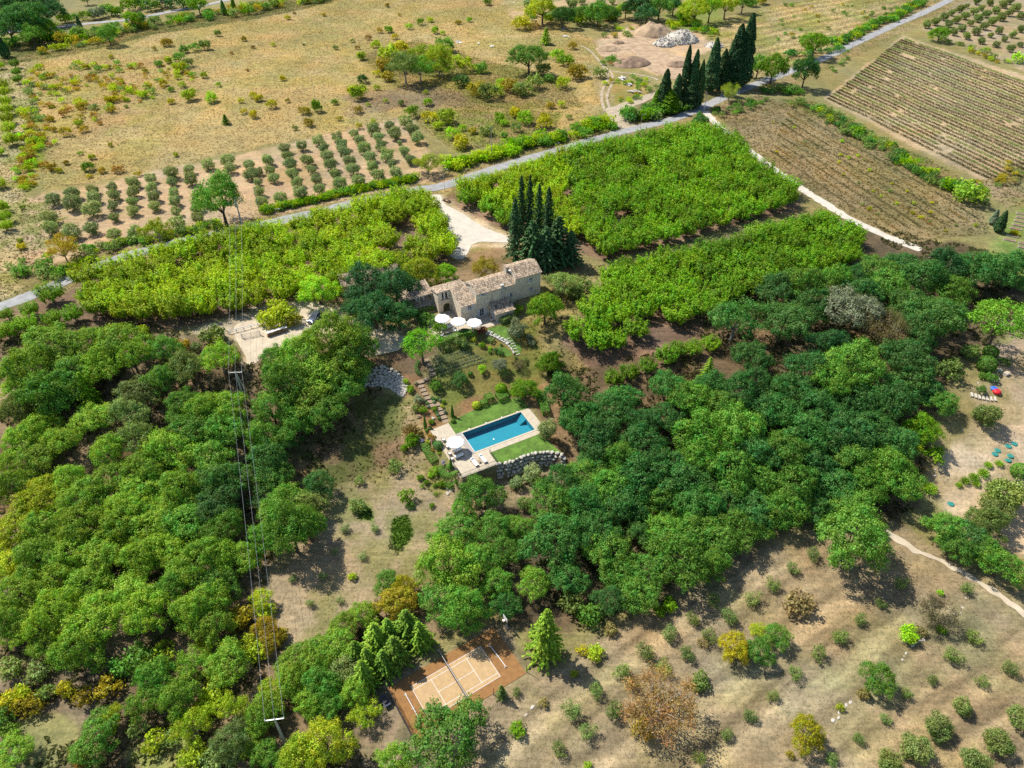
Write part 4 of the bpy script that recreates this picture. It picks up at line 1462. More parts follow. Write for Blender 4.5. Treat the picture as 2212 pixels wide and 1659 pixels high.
plants('oak', '31', 'darkoak', W, [(80, 200, 260, 'bluegreen'), (260, 180, 280, 'midoak'), (430, 140, 240, 'midoak'), (560, 130, 200, 'deep'), (700, 80, 230, 'midoak'), (850, 60, 240), (1000, 130, 280), (1160, 60, 260, 'deep'), (1330, 80, 260), (1480, 70, 260), (1600, 60, 220), (1600, 170, 150),
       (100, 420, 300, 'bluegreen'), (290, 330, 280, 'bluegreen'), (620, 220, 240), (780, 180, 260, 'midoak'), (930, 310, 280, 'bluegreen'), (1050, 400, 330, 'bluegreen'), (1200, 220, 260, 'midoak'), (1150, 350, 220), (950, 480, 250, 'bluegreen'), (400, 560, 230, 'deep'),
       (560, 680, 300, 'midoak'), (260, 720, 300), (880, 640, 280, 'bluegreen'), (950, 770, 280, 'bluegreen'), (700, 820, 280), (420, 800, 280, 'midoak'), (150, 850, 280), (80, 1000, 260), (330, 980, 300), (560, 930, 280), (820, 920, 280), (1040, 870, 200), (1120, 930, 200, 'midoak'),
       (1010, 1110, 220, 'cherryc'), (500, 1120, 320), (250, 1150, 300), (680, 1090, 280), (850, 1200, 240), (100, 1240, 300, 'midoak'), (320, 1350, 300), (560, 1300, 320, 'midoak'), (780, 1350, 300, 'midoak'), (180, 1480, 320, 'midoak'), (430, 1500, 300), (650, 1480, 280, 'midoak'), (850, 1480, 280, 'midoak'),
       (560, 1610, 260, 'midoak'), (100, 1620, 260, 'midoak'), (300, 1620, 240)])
plants('oak', '31', 'silver', 'whitish poplar-like in the wood', [(520, 340, 340)])
plants('shrub', '31', 'olived', 'at the edge of the right wood', [(1170, 750, 170), (1310, 630, 120), (930, 1250, 140, 'yellowgreen'), (1080, 1290, 140, 'cherryb'), (1190, 700, 110)])
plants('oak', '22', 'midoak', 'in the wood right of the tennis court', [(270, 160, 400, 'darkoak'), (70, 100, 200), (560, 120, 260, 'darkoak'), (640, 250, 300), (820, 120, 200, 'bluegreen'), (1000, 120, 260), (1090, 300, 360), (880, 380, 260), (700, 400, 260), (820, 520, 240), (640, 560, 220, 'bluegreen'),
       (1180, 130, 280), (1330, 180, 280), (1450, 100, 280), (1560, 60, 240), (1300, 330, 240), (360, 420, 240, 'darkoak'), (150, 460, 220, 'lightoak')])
plants('shrub', '22', 'midoak', 'at the foot of the wood above the terraces', [(380, 600, 170, 'olived'), (500, 680, 180), (1020, 600, 110, 'cherryb'), (960, 650, 90, 'cherryb'), (640, 770, 90, 'dry'), (540, 910, 110, 'yellowgreen'), (460, 900, 80, 'yellow'), (400, 1050, 50, 'yellowgreen')])
W = 'beside the tennis court'
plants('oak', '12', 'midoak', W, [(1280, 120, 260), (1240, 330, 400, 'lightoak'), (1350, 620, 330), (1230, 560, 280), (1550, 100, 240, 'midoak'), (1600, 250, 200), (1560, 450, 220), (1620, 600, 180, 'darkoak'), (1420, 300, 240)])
plants('oak', '11', 'midoak', 'below the pool terrace', [(1450, 1530, 310), (1330, 1650, 200)])
plants('oak', '12', 'golden', W, [(900, 570, 220), (960, 470, 160, 'yellow')])
plants('oak', '12', 'lightoak', W, [(850, 450, 170, 'midoak')])
plants('conifer', '12', 'feather', W, [(980, 740, 240), (780, 830, 260), (900, 900, 240), (650, 920, 220), (700, 1060, 220), (1060, 800, 210), (830, 980, 200), (860, 780, 200), (720, 960, 200)], zs=.8)
plants('conifer', '22', 'feather', W, [(220, 800, 300)], zs=1.1)
plants('oak', '12', 'lightoak', 'in the thicket left of the tennis court', [(560, 740, 200), (700, 660, 200), (500, 880, 240), (380, 950, 260), (250, 980, 260), (420, 1100, 260, 'midoak'), (560, 1010, 240, 'greyoak'), (220, 1080, 220), (350, 1200, 220), (480, 1230, 200, 'midoak'), (640, 1150, 200), (130, 1150, 200, 'yellowgreen'),
       (20, 1330, 230), (440, 1500, 330, 'yellowgreen'), (300, 1610, 300, 'yellowgreen'), (60, 1560, 200, 'midoak'), (200, 1660, 200), (60, 1250, 200, 'lightoak')])
plants('open', '12', 'yellowgreen', 'in the thicket left of the tennis court', [(700, 1290, 210)])
plant('oak', 1250, 1450, 530, 'midoak', '', '12', None, 'large round green oak in front of the tennis court', .85, 1)
plants('oak', '12', 'lightoak', 'in front of the tennis court', [(900, 1590, 230)])
plant('conifer', 1590, 1165, 90, 'olived', '', '12', None, 'small dull green conifer at the near corner of the tennis court')

# ------------------------------------------------------------------ terraces at the lower right
W = 'on the dry olive terraces'
plants('youngolive', '22', 'olived', W, [(1310, 575, 110), (1170, 695, 95), (1420, 680, 130), (1560, 560, 125), (1020, 795, 125), (1280, 800, 115), (860, 905, 125), (1140, 915, 105), (720, 1020, 125), (980, 1010, 125), (540, 1150, 115), (790, 1120, 95), (380, 1280, 145), (660, 1280, 135), (490, 1420, 125), (310, 1540, 115),
       (1535, 1320, 105), (1390, 1450, 95), (1210, 1595, 95), (30, 1170, 65)])
plants('youngolive', '32', 'olived', W, [(290, 265, 105), (165, 365, 95), (30, 470, 105), (865, 460, 95), (735, 590, 75), (595, 695, 85), (465, 805, 105), (330, 920, 115), (180, 1045, 105), (30, 1195, 85), (1290, 490, 95), (1340, 810, 115), (1200, 930, 125), (1560, 1010, 115), (1070, 1090, 75), (1390, 1100, 95),
       (895, 1170, 85), (765, 1340, 85), (580, 1465, 85), (420, 1610, 95)])
plants('olive', '32', 'olived', W, [(965, 1530, 185), (1105, 1390, 175), (1500, 1490, 175), (1340, 1610, 165), (1630, 1330, 150), (790, 1630, 165), (1260, 1260, 125)])
plants('oak', '32', 'midoak', 'at the top of the olive terraces', [(560, 150, 470)])
plants('oak', '32', 'midoak', 'in the clump by the field track', [(1160, 90, 260), (1280, 150, 280, 'bluegreen'), (1240, 220, 240), (1430, 60, 240, 'olived'), (1400, 220, 240), (1520, 330, 280)])
plants('oak', '32', 'midoak', W, [(730, 1070, 250)])
plants('oak', '32', 'yellow', W, [(250, 1430, 250)])
plants('oak', '22', 'yellow', W, [(1440, 870, 235)])
plants('oak', '22', 'midoak', W, [(1600, 900, 200)])
plants('oak', '32', 'midoak', W, [(50, 800, 200)])
plants('open', '22', 'yellowgreen', W, [(1600, 760, 150)])
plant('bare', 940, 1240, 330, 'rusty', '', '22', None, 'rust-coloured half-bare tree with a forked trunk on the terraces', 1.0, 0)
plant('bare', 1095, 670, 170, 'dead', '', '32', None, 'thin leafless tree on the terrace wall beside a lime bush', 1.0, 1)
plant('bare', 740, 500, 190, 'dead', '', '31', None, 'leafless grey tree standing in the right wood', 1.3, 2)
plants('shrub', '32', 'yellowgreen', W, [(910, 800, 130, 'lime'), (1115, 525, 50, 'lime'), (145, 1575, 60, 'golden'), (1130, 765, 60, 'cherryb'), (200, 610, 190, 'dry'), (470, 1270, 60, 'yellowgreen'), (620, 1180, 100, 'dry'), (1000, 780, 70, 'dry')])
plants('shrub', '22', 'golden', W, [(840, 1410, 150), (1220, 1110, 120, 'olived'), (1190, 1120, 80, 'greyoak'), (490, 1640, 60, 'lime'), (1240, 850, 80, 'dry'), (200, 1240, 80, 'dry'), (30, 1410, 110, 'cherryb')])
W = 'on the sandy plot'
plants('olive', '31', 'olived', W, [(1420, 1030, 170), (1540, 1540, 250), (1480, 1650, 200)])
plants('ball', '31', 'box', W, [(1420, 700, 118), (1445, 620, 95), (1635, 1390, 110)])
plants('shrub', '31', 'box', W, [(1530, 690, 80), (1390, 780, 60), (1440, 790, 80), (1380, 870, 70)])
plants('clump', '31', 'greengrass', W, [(1280, 1450, 70), (1340, 1430, 80), (1400, 1400, 80), (1430, 1350, 60), (1500, 1340, 60), (1350, 1470, 60), (1050, 1500, 110), (1240, 1480, 50)])
plant('pine', 1530, 390, 400, 'pine', '', '31', None, 'big yellow-green umbrella pine with leaning trunk at the plot corner')
plants('cypress', '30', 'cypress', 'at the corner of the dried field', [(1515, 1440, 66)], zs=.55)
plants('cypress', '30', 'silver', 'ivy-covered at the corner of the dried field', [(1470, 1410, 50)], zs=.5)

# ------------------------------------------------------------------ small plants on the lower meadow
W = 'on the stony lower meadow'
plants('youngolive', '12', 'olive', W, [(765, 105, 65), (575, 105, 65), (690, 285, 65), (505, 255, 60), (235, 430, 60), (545, 570, 60), (355, 590, 65), (435, 410, 60), (830, 400, 80)])
plants('shrub', '12', 'yellowgreen', W, [(625, 420, 65)])
plants('shrub', '11', 'cherryc', W, [(900, 1370, 110, 'olived'), (975, 1560, 130), (660, 1630, 120, 'greyoak'), (670, 1460, 80, 'olived'), (1075, 1495, 40), (1105, 1470, 40), (1160, 1490, 35), (1205, 1480, 60), (1165, 1545, 35), (1065, 1440, 45), (1140, 1620, 40), (1000, 1620, 60, 'midoak'), (1260, 1490, 60, 'midoak'), (1300, 1470, 50, 'midoak')])
plants('olive', '21', 'olive', 'beside the pool terrace', [(230, 1120, 135), (130, 1410, 125), (30, 1470, 95), (80, 1600, 100, 'olived')])

# ------------------------------------------------------------------ olive grove by the road
W = 'in the grove above the road'
plants('olive', '00', 'olive', W, [(340, 1290, 95), (465, 1255, 95), (465, 1315, 110), (600, 1230, 80), (605, 1280, 90), (590, 1350, 125), (725, 1210, 70), (735, 1265, 80), (730, 1330, 70), (740, 1410, 65), (860, 1180, 90), (860, 1240, 85), (855, 1305, 80), (860, 1365, 75), (975, 1155, 75), (980, 1210, 80), (995, 1270, 85), (1000, 1335, 75),
       (1110, 1120, 90), (1110, 1175, 70), (1125, 1245, 70), (1130, 1300, 80), (1140, 1370, 70), (1150, 1440, 95), (1225, 1095, 70), (1235, 1160, 90), (1345, 1065, 80), (1475, 1035, 95), (1490, 1090, 75), (1615, 1065, 75), (1625, 1125, 90), (1270, 1340, 80), (1280, 1410, 80), (320, 1410, 95), (325, 1470, 105), (460, 1500, 120), (590, 1480, 95), (735, 1515, 95), (870, 1495, 90)])
plants('olive', '10', 'olive', W, [(185, 960, 75), (295, 945, 70), (405, 910, 75), (525, 885, 70), (635, 865, 65), (760, 835, 85), (865, 810, 65), (970, 785, 90), (75, 1035, 80), (200, 1010, 75), (220, 1060, 90), (330, 1035, 85), (440, 955, 70), (460, 1010, 85), (555, 935, 80), (575, 985, 90), (670, 905, 70), (700, 960, 85), (790, 885, 75), (810, 940, 75),
       (900, 865, 90), (1010, 835, 90), (1045, 890, 90), (930, 925, 32), (90, 1100, 75), (115, 1150, 75), (235, 1125, 80), (265, 1175, 80), (285, 1245, 100), (155, 1280, 85), (360, 1095, 70), (390, 1160, 75), (410, 1225, 80), (480, 1065, 85), (515, 1130, 75), (540, 1190, 90), (605, 1040, 80), (625, 1095, 90), (735, 1015, 80), (665, 1165, 95), (755, 1080, 80),
       (790, 1135, 90), (850, 1000, 90), (880, 1060, 62), (905, 1115, 85), (960, 975, 75), (1000, 1030, 80), (15, 1110, 60), (10, 1180, 50), (20, 1240, 70), (35, 1305, 80)])
plants('oak', '00', 'midoak', 'in the grove above the road', [(1420, 1280, 350)])
plants('open', '00', 'yellowgreen', 'on the bank above the road', [(1010, 1480, 230), (390, 1590, 240, 'golden')])
plants('open', '10', 'yellowgreen', 'at the lower end of the olive grove', [(1110, 1040, 210)])
plants('olive', '30', 'olived', 'in the round-bushed grove right of the road', [(1030, 155, 55), (1090, 135, 60), (1145, 105, 55), (1195, 80, 45), (1225, 125, 55), (1250, 55, 55), (1280, 100, 55), (1260, 180, 50), (1205, 205, 50), (1290, 230, 50), (1340, 70, 55), (1365, 115, 60), (1350, 200, 55), (1385, 260, 50), (1385, 50, 40), (1420, 85, 60), (1405, 165, 55), (1445, 225, 40),
       (1440, 15, 45), (1480, 60, 55), (1460, 135, 60), (1500, 195, 50), (1525, 25, 55), (1515, 105, 60), (1535, 250, 40), (1570, 75, 60), (1590, 220, 50), (1575, 310, 55), (1610, 45, 55), (1640, 100, 50), (1640, 185, 50), (1480, 285, 45), (1635, 285, 40), (1570, 5, 50), (1355, 5, 50), (1290, 35, 32), (1175, 150, 50), (1315, 145, 45)])
plants('olive', '20', 'olive', 'in the pale soil at the top', [(110, 20, 70), (380, 15, 60), (455, 5, 50), (575, 15, 60), (650, 5, 50), (400, 20, 60)])

# ------------------------------------------------------------------ upper meadow, hedgerows and scrub
W = 'on the dry upper meadow'
plants('shrub', '00', 'yellowgreen', W, [(1230, 625, 100), (1370, 640, 85, 'lime'), (1105, 660, 50, 'yellow'), (1060, 540, 60, 'yellow'), (1160, 375, 95, 'midoak'), (1165, 445, 90), (1220, 410, 80, 'olived'), (1110, 580, 45, 'cherryc'), (1320, 490, 55), (1415, 550, 45, 'lime'), (1260, 310, 80, 'midoak'), (1330, 300, 80, 'olived'),
       (430, 855, 90, 'yellow'), (545, 840, 60, 'golden'), (515, 805, 60), (350, 840, 45, 'golden'), (650, 800, 35, 'orange'), (520, 995, 40, 'cherryb'), (570, 1085, 85, 'cherryc'), (595, 1020, 45), (335, 1085, 70, 'golden'), (385, 1105, 50, 'yellow'), (430, 1055, 45, 'golden'), (660, 1105, 60, 'golden'), (760, 1100, 75, 'orange'), (895, 1130, 50, 'golden'), (580, 1145, 35, 'yellow'),
       (1140, 1005, 40, 'yellowgreen'), (715, 940, 40, 'yellow'), (815, 690, 30, 'olived'), (720, 690, 50), (1190, 325, 70, 'midoak'), (1075, 280, 70, 'golden'), (1000, 315, 35, 'golden'), (720, 370, 35, 'yellow'), (1500, 345, 30, 'orange'), (1580, 255, 40, 'golden'), (1640, 305, 30, 'rusty'), (1560, 655, 45, 'yellow'), (1640, 620, 60, 'yellow'), (1580, 725, 50, 'yellow'), (1640, 745, 70, 'yellow'), (1605, 455, 25, 'rusty'),
       (1090, 395, 60), (1150, 500, 50), (1410, 220, 50, 'olived'), (1180, 550, 60)])
plants('conifer', '00', 'cherryc', W, [(1460, 775, 66)], zs=.6)
plants('shrub', '10', 'yellowgreen', W, [(510, 665, 50, 'cherryc'), (725, 680, 40), (840, 655, 40), (665, 715, 65, 'golden'), (1115, 665, 65, 'lime'), (940, 670, 50, 'olived'), (100, 680, 80, 'yellow'), (205, 655, 40, 'golden'), (345, 800, 70, 'golden'), (250, 830, 50, 'greyoak'), (665, 820, 60, 'yellow'), (1010, 725, 110, 'cherryc'), (1100, 600, 38),
       (785, 480, 60, 'yellow'), (845, 500, 90, 'golden'), (690, 515, 80, 'bluegreen'), (680, 370, 65), (990, 175, 55, 'lime'), (865, 195, 60, 'cherryb'), (900, 240, 50, 'yellow'), (1160, 200, 60, 'lime'), (1130, 130, 45), (1065, 145, 60, 'cherryb'), (725, 245, 50, 'rusty'), (775, 290, 70), (515, 310, 42, 'olived'), (440, 95, 32, 'golden'), (205, 115, 40, 'yellow'), (110, 290, 35), (310, 290, 20, 'olived'),
       (175, 510, 50, 'yellow'), (1500, 15, 60, 'midoak'), (1380, 130, 42, 'lime'), (1310, 145, 40, 'golden'), (850, 35, 36, 'golden'), (930, 95, 28, 'golden'), (660, 310, 40, 'orange'), (800, 200, 50, 'golden'), (15, 640, 60, 'yellow'), (250, 85, 22, 'orange'), (625, 265, 36, 'greyoak'), (660, 610, 120, 'yellowgreen'), (620, 590, 80, 'yellow'), (780, 570, 50), (1210, 215, 40, 'lime'), (320, 720, 70, 'golden'), (540, 770, 40, 'yellow'), (760, 790, 40)])
W = 'in the thicket on the upper meadow'
plants('open', '10', 'midoak', W, [(960, 400, 220, 'greyoak'), (1080, 330, 200, 'yellowgreen'), (1060, 420, 190), (1180, 350, 200, 'yellowgreen'), (1200, 420, 160, 'yellowgreen')])
plants('shrub', '10', 'yellowgreen', W, [(870, 370, 170), (1230, 300, 120, 'midoak'), (1360, 430, 140), (1340, 530, 110, 'bluegreen'), (1500, 600, 160, 'olived'), (1430, 590, 130, 'golden'), (1300, 400, 110), (1460, 450, 90, 'midoak'), (1640, 560, 120, 'golden'), (1590, 540, 70, 'lime'), (830, 420, 110, 'golden'), (940, 320, 120, 'yellow'), (1560, 590, 110)])
plants('oak', '20', 'midoak', W, [(110, 360, 240)])
plants('shrub', '20', 'yellowgreen', W, [(290, 360, 110, 'lime'), (350, 400, 100, 'cherryb'), (240, 510, 70, 'midoak'), (420, 470, 130, 'golden'), (330, 540, 120), (60, 580, 120, 'olived'), (150, 540, 130, 'olived'), (570, 480, 90, 'olived'), (390, 300, 70, 'golden'), (60, 160, 120, 'yellow'), (150, 170, 60, 'orange'), (200, 460, 100, 'greyoak')])
plants('conifer', '20', 'lime', 'on the bank by the dirt track', [(220, 240, 90)], zs=.65)
W = 'on the green scrub above the road'
plants('shrub', '20', 'yellowgreen', W, [(90, 770, 130, 'lime'), (20, 740, 90, 'yellow'), (210, 760, 70, 'yellow'), (210, 800, 110, 'yellow'), (250, 685, 60, 'golden'), (320, 680, 60), (370, 760, 50, 'olived'), (30, 830, 90, 'olived')])
plants('shrub', '10', 'yellowgreen', W, [(1580, 770, 80, 'cherryb'), (1610, 800, 60, 'lime'), (1490, 850, 90, 'olived'), (1270, 870, 110, 'lime'), (1340, 830, 60, 'lime'), (1180, 820, 70), (1400, 850, 60, 'yellow'), (1330, 930, 120, 'yellow'), (1230, 760, 140), (1130, 760, 110, 'yellow'), (1610, 880, 50, 'midoak')])


SHRUB_LOW = []
for sd in range(4):
    g = np.random.default_rng(600 + sd)
    lobes = [(0, 0, .5, .55, .55, .55)]
    for i in range(6):
        a = i * 2.4 + g.uniform(-.4, .4)
        rr = g.uniform(.35, .75)
        r = g.uniform(.25, .45)
        lobes.append((rr * math.cos(a), rr * math.sin(a), .5 + g.uniform(-.2, .45), r, r, r * 1.1))
    P, N = clumps(lobes, 6.5, 7, .14, g, -.3)
    SHRUB_LOW.append((P, N))
HEDGES = {}


def add_mass(key, x, y, sc, tone, zs=1.0, g=np.random.default_rng(77)):
    P, N = SHRUB_LOW[PR.randrange(4)]
    a = PR.uniform(0, 6.28)
    R_ = np.array([[math.cos(a), -math.sin(a), 0], [math.sin(a), math.cos(a), 0], [0, 0, 1]])
    P, N = P @ R_.T * np.array([1, 1, zs]) * sc + np.array([x, y, float(th(x, y)) - .1]), N @ R_.T
    c = np.array(jitter_col(TONE[tone][1])[:3])
    HEDGES.setdefault(key, []).append((P, N, np.full(len(P), .125 * sc), np.broadcast_to(c, P.shape) * g.uniform(.8, 1.7, len(P))[:, None]))


def finish_mass():
    g = np.random.default_rng(78)
    for (name, label, cat, kind), L in HEDGES.items():
        P, N, S, C = (np.concatenate([q[i] for q in L]) for i in range(4))
        n = len(P)
        N = nrm(N + g.normal(0, .65, (n, 3)))
        t1 = nrm(np.cross(N, g.normal(0, 1, (n, 3))))
        t2 = np.cross(N, t1)
        s = (S * g.uniform(.6, 1.35, n))[:, None]
        o = P.mean(0)
        V = np.stack([P - t1 * s, P + t2 * s * .6 + N * s * .15, P + t1 * s, P - t2 * s * .6 + N * s * .15], 1).reshape(-1, 3) - o
        ob = put(name, np_mesh(name, V, np.arange(4 * n).reshape(-1, 4), 'tuft', False, np.repeat(C, 4, 0)), None, tuple(o))
        tag(ob, label, cat, None, kind)


def belt(k, line, half, n, kinds, where, size=(1.2, 2.4)):
    """shrubs grown together along a hedgerow"""
    L = smooth_line([tuple(at(x, y, 0, k)[:2]) for x, y in line], 1.0)
    scrub = 'patch' in where or 'left end' in where or 'corner' in where or 'quarry' in where
    key = ('scrub', 'mixed green and ochre scrub ' + where, 'scrub', 'stuff') if scrub else ('hedgerow', 'overgrown leafy hedgerow ' + where, 'hedgerow', None)
    for i in range(n):
        p = L[min(len(L) - 1, int((i + PR.random()) / n * len(L)))]
        add_mass(key, p[0] + PR.uniform(-half, half), p[1] + PR.uniform(-half, half), PR.uniform(*size), PR.choice(kinds), PR.uniform(.8, 1.2))


belt('00', [(-40, 310), (120, 285), (300, 260), (520, 250), (700, 225), (900, 185), (1100, 150), (1350, 110), (1659, 70)], 7.0, 95, ['midoak', 'yellowgreen', 'olived', 'cherryc', 'golden', 'midoak', 'greyoak'], 'below the far road', (1.6, 3.4))
belt('00', [(250, 350), (420, 320), (560, 300), (700, 280)], 3.0, 14, ['yellowgreen', 'golden', 'olived'], 'below the far road', (1.4, 2.6))
belt('10', [(-30, 60), (120, 50), (300, 25), (500, 0)], 6.0, 26, ['midoak', 'olived', 'yellowgreen', 'golden'], 'below the far road', (1.6, 3.2))
belt('00', [(230, 430), (245, 560), (220, 700), (210, 820)], 4.0, 26, ['greyoak', 'yellowgreen', 'olived', 'golden'], 'at the left end of the meadow', (1.0, 2.0))
belt('00', [(205, 880), (200, 980), (190, 1090), (170, 1200)], 3.2, 36, ['lime', 'yellowgreen', 'greengrass', 'golden'], 'at the left end of the meadow', (.9, 1.8))
belt('00', [(330, 600), (560, 540), (800, 560), (900, 620), (700, 690), (500, 740), (350, 700)], 9.0, 105, ['yellowgreen', 'golden', 'orange', 'yellow', 'olived', 'yellowgreen', 'golden'], 'in the scrub patch on the upper meadow', (.9, 1.9))
belt('00', [(330, 520), (420, 470), (560, 430), (800, 450), (900, 460)], 6.0, 34, ['golden', 'orange', 'yellowgreen', 'olived', 'midoak'], 'in the scrub patch on the upper meadow', (.8, 1.8))
belt('00', [(1000, 450), (1080, 420), (1180, 470), (1150, 520), (1000, 500)], 6.0, 22, ['yellowgreen', 'golden', 'midoak'], 'in the scrub patch on the upper meadow', (.8, 1.8))
belt('00', [(270, 780), (300, 900), (270, 1000), (240, 1100)], 4.0, 24, ['golden', 'yellowgreen', 'orange', 'yellow'], 'at the left end of the meadow', (.8, 1.8))
belt('10', [(60, 1380), (250, 1330), (450, 1290), (650, 1245), (830, 1205), (1020, 1170)], 1.1, 150, ['yellowgreen', 'cherryb', 'yellowgreen', 'cherryb', 'midoak'], 'between the road and the olive grove', (1.1, 1.6))
belt('00', [(560, 1640), (760, 1600), (950, 1560), (1120, 1530), (1300, 1490), (1400, 1475)], 1.6, 70, ['olived', 'yellowgreen', 'midoak', 'olived'], 'between the road and the olive grove', (.9, 1.7))
belt('01', [(170, 60), (250, 130), (330, 110), (430, 90), (600, 50)], 4.0, 26, ['olived', 'midoak', 'yellowgreen', 'greyoak'], 'between the road and the olive grove', (1.2, 2.3))
belt('10', [(1260, 1090), (1400, 1050), (1500, 1030), (1659, 985)], 2.2, 64, ['yellowgreen', 'lime', 'cherryb', 'yellowgreen'], 'on the bank above the road', (1.4, 2.5))
belt('20', [(0, 960), (130, 945), (260, 915), (350, 900)], 2.2, 56, ['yellowgreen', 'cherryb', 'yellowgreen', 'midoak'], 'on the bank above the road', (1.5, 2.6))
belt('20', [(430, 880), (520, 830), (600, 810), (650, 830)], 3.0, 26, ['yellowgreen', 'cherryb', 'midoak'], 'on the bank above the road', (1.6, 2.8))
belt('20', [(780, 780), (850, 770), (930, 740), (1010, 730), (1130, 700)], 3.0, 46, ['midoak', 'darkoak', 'midoak', 'olived', 'cherryc'], 'at the foot of the roadside cypresses', (1.6, 3.2))
belt('20', [(660, 560), (760, 520), (840, 540), (880, 580), (820, 650), (700, 650)], 4.0, 28, ['midoak', 'olived', 'yellowgreen', 'cherryc', 'golden'], 'in the weedy corner by the debris', (.8, 1.6))
belt('20', [(600, 400), (660, 390), (700, 420), (620, 430)], 3.0, 10, ['midoak', 'olived', 'rusty'], 'in the weedy corner by the debris', (1.0, 2.0))
belt('20', [(180, 110), (300, 130), (440, 140), (560, 120), (700, 100)], 8.0, 44, ['midoak', 'bluegreen', 'olived', 'yellowgreen', 'darkoak'], 'above the quarry floor', (1.8, 3.6))
belt('20', [(1000, 180), (1110, 160), (1180, 180), (1280, 230)], 5.0, 22, ['midoak', 'yellowgreen', 'cherryc'], 'above the quarry floor', (1.4, 2.8))
belt('20', [(560, 180), (680, 180), (780, 210), (700, 240), (620, 240)], 4.0, 20, ['olived', 'yellowgreen', 'golden'], 'above the quarry floor', (.9, 1.9))
belt('30', [(430, 300), (560, 230), (700, 170), (850, 100), (980, 30)], 2.2, 95, ['midoak', 'darkoak', 'midoak', 'yellowgreen'], 'along the road beyond the cypresses', (1.4, 2.5))
belt('30', [(120, 370), (180, 350), (430, 330)], 3.0, 14, ['midoak', 'darkoak'], 'along the road beyond the cypresses', (1.5, 2.6))
belt('30', [(200, 680), (330, 720), (450, 800), (560, 870), (700, 950), (850, 1030)], 4.0, 62, ['midoak', 'olived', 'greyoak', 'yellowgreen', 'bluegreen'], 'between the dried field and the lavender', (1.0, 2.1))
belt('30', [(850, 1040), (960, 1110), (1080, 1170), (1200, 1240), (1300, 1280)], 3.5, 46, ['cherryb', 'olived', 'bluegreen', 'midoak', 'yellowgreen'], 'between the dried field and the lavender', (1.0, 2.2))
belt('30', [(20, 600), (90, 590), (160, 610)], 3.5, 18, ['midoak', 'darkoak', 'olived'], 'at the mouth of the gravel lane', (1.2, 2.3))
belt('20', [(1310, 720), (1370, 740), (1480, 700), (1600, 660)], 3.0, 20, ['midoak', 'olived', 'darkoak'], 'at the mouth of the gravel lane', (1.0, 2.0))
belt('30', [(1100, 270), (1230, 290), (1330, 340), (1430, 380), (1560, 420)], 3.0, 24, ['olived', 'yellowgreen', 'golden', 'greyoak'], 'below the round-bushed olive grove', (.9, 1.8))
belt('30', [(1340, 1210), (1450, 1200), (1560, 1180), (1650, 1100)], 5.0, 18, ['dry', 'golden', 'olived'], 'below the lavender field', (.8, 1.6))
belt('30', [(500, 330), (540, 350), (480, 420), (400, 460)], 2.5, 10, ['olived', 'midoak'], 'along the road beyond the cypresses', (.8, 1.6))

W = 'beyond the far road'
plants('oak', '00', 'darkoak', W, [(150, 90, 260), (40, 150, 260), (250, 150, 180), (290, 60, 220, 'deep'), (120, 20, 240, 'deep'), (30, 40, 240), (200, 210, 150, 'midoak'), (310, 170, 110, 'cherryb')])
plants('shrub', '00', 'midoak', W, [(420, 125, 80, 'cherryb'), (480, 120, 70), (560, 105, 90, 'cherryb'), (630, 95, 100, 'silver'), (700, 75, 110), (760, 80, 90, 'cherryc'), (840, 40, 110, 'cherryb'), (910, 25, 90), (980, 40, 110, 'midoak'), (1060, 20, 110, 'silver'), (1140, 20, 130, 'deep'), (1210, 15, 120, 'midoak')])
plants('oak', '00', 'cherryc', 'beside the far road', [(845, 115, 110, 'cherryb'), (900, 115, 100, 'midoak'), (690, 205, 140, 'midoak'), (1280, 20, 130, 'cherryb'), (620, 190, 60, 'midoak')])
plants('open', '00', 'greyoak', W, [(555, -15, 90)])
plants('cypress', '00', 'conifer', 'ivy-clad by the far road', [(515, 165, 40), (195, 215, 44, 'yellowgreen'), (1510, 30, 36, 'cherryb'), (1445, 50, 40, 'midoak'), (785, 30, 20, 'midoak'), (965, 15, 20, 'midoak')], zs=.55)
plants('cypress', '00', 'deep', 'at the left edge of the meadow', [(10, 300, 70)], zs=.5)
plants('cherry', '00', 'cherrya', 'in the row at the left edge', [(10, 540, 90), (20, 590, 90), (30, 650, 95), (35, 700, 100), (40, 760, 100), (50, 820, 110), (65, 890, 110), (0, 420, 60), (0, 1180, 90), (10, 1330, 100), (20, 1400, 110), (30, 1455, 100), (0, 980, 60), (90, 410, 70, 'cherryc'), (100, 460, 70, 'cherryc'), (110, 508, 70, 'cherryc')])
plants('shrub', '00', 'yellowgreen', 'at the left edge', [(145, 1345, 40, 'cherryb'), (140, 1600, 60, 'yellow'), (130, 1560, 40)])
W = 'above the quarry floor'
plants('oak', '20', 'bluegreen', W, [(200, 30, 200, 'yellowgreen'), (330, 90, 150), (450, 80, 160, 'midoak'), (560, 70, 170, 'midoak'), (640, 70, 130), (740, 50, 130, 'lime'), (820, 30, 200, 'deep'), (880, 80, 170, 'deep'), (960, 30, 170, 'midoak'), (1050, 20, 160, 'deep'), (1190, 60, 180, 'yellowgreen'), (1290, 30, 180, 'lime'), (1390, 20, 150, 'yellowgreen'), (1500, 10, 120, 'midoak'), (1120, 90, 110, 'cherryc')])
plants('shrub', '20', 'yellowgreen', W, [(640, 110, 70, 'cherryc'), (1110, 120, 90, 'cherryc'), (1550, 15, 90, 'midoak'), (1620, 5, 80, 'yellow')])
W = 'in the dark row by the road'
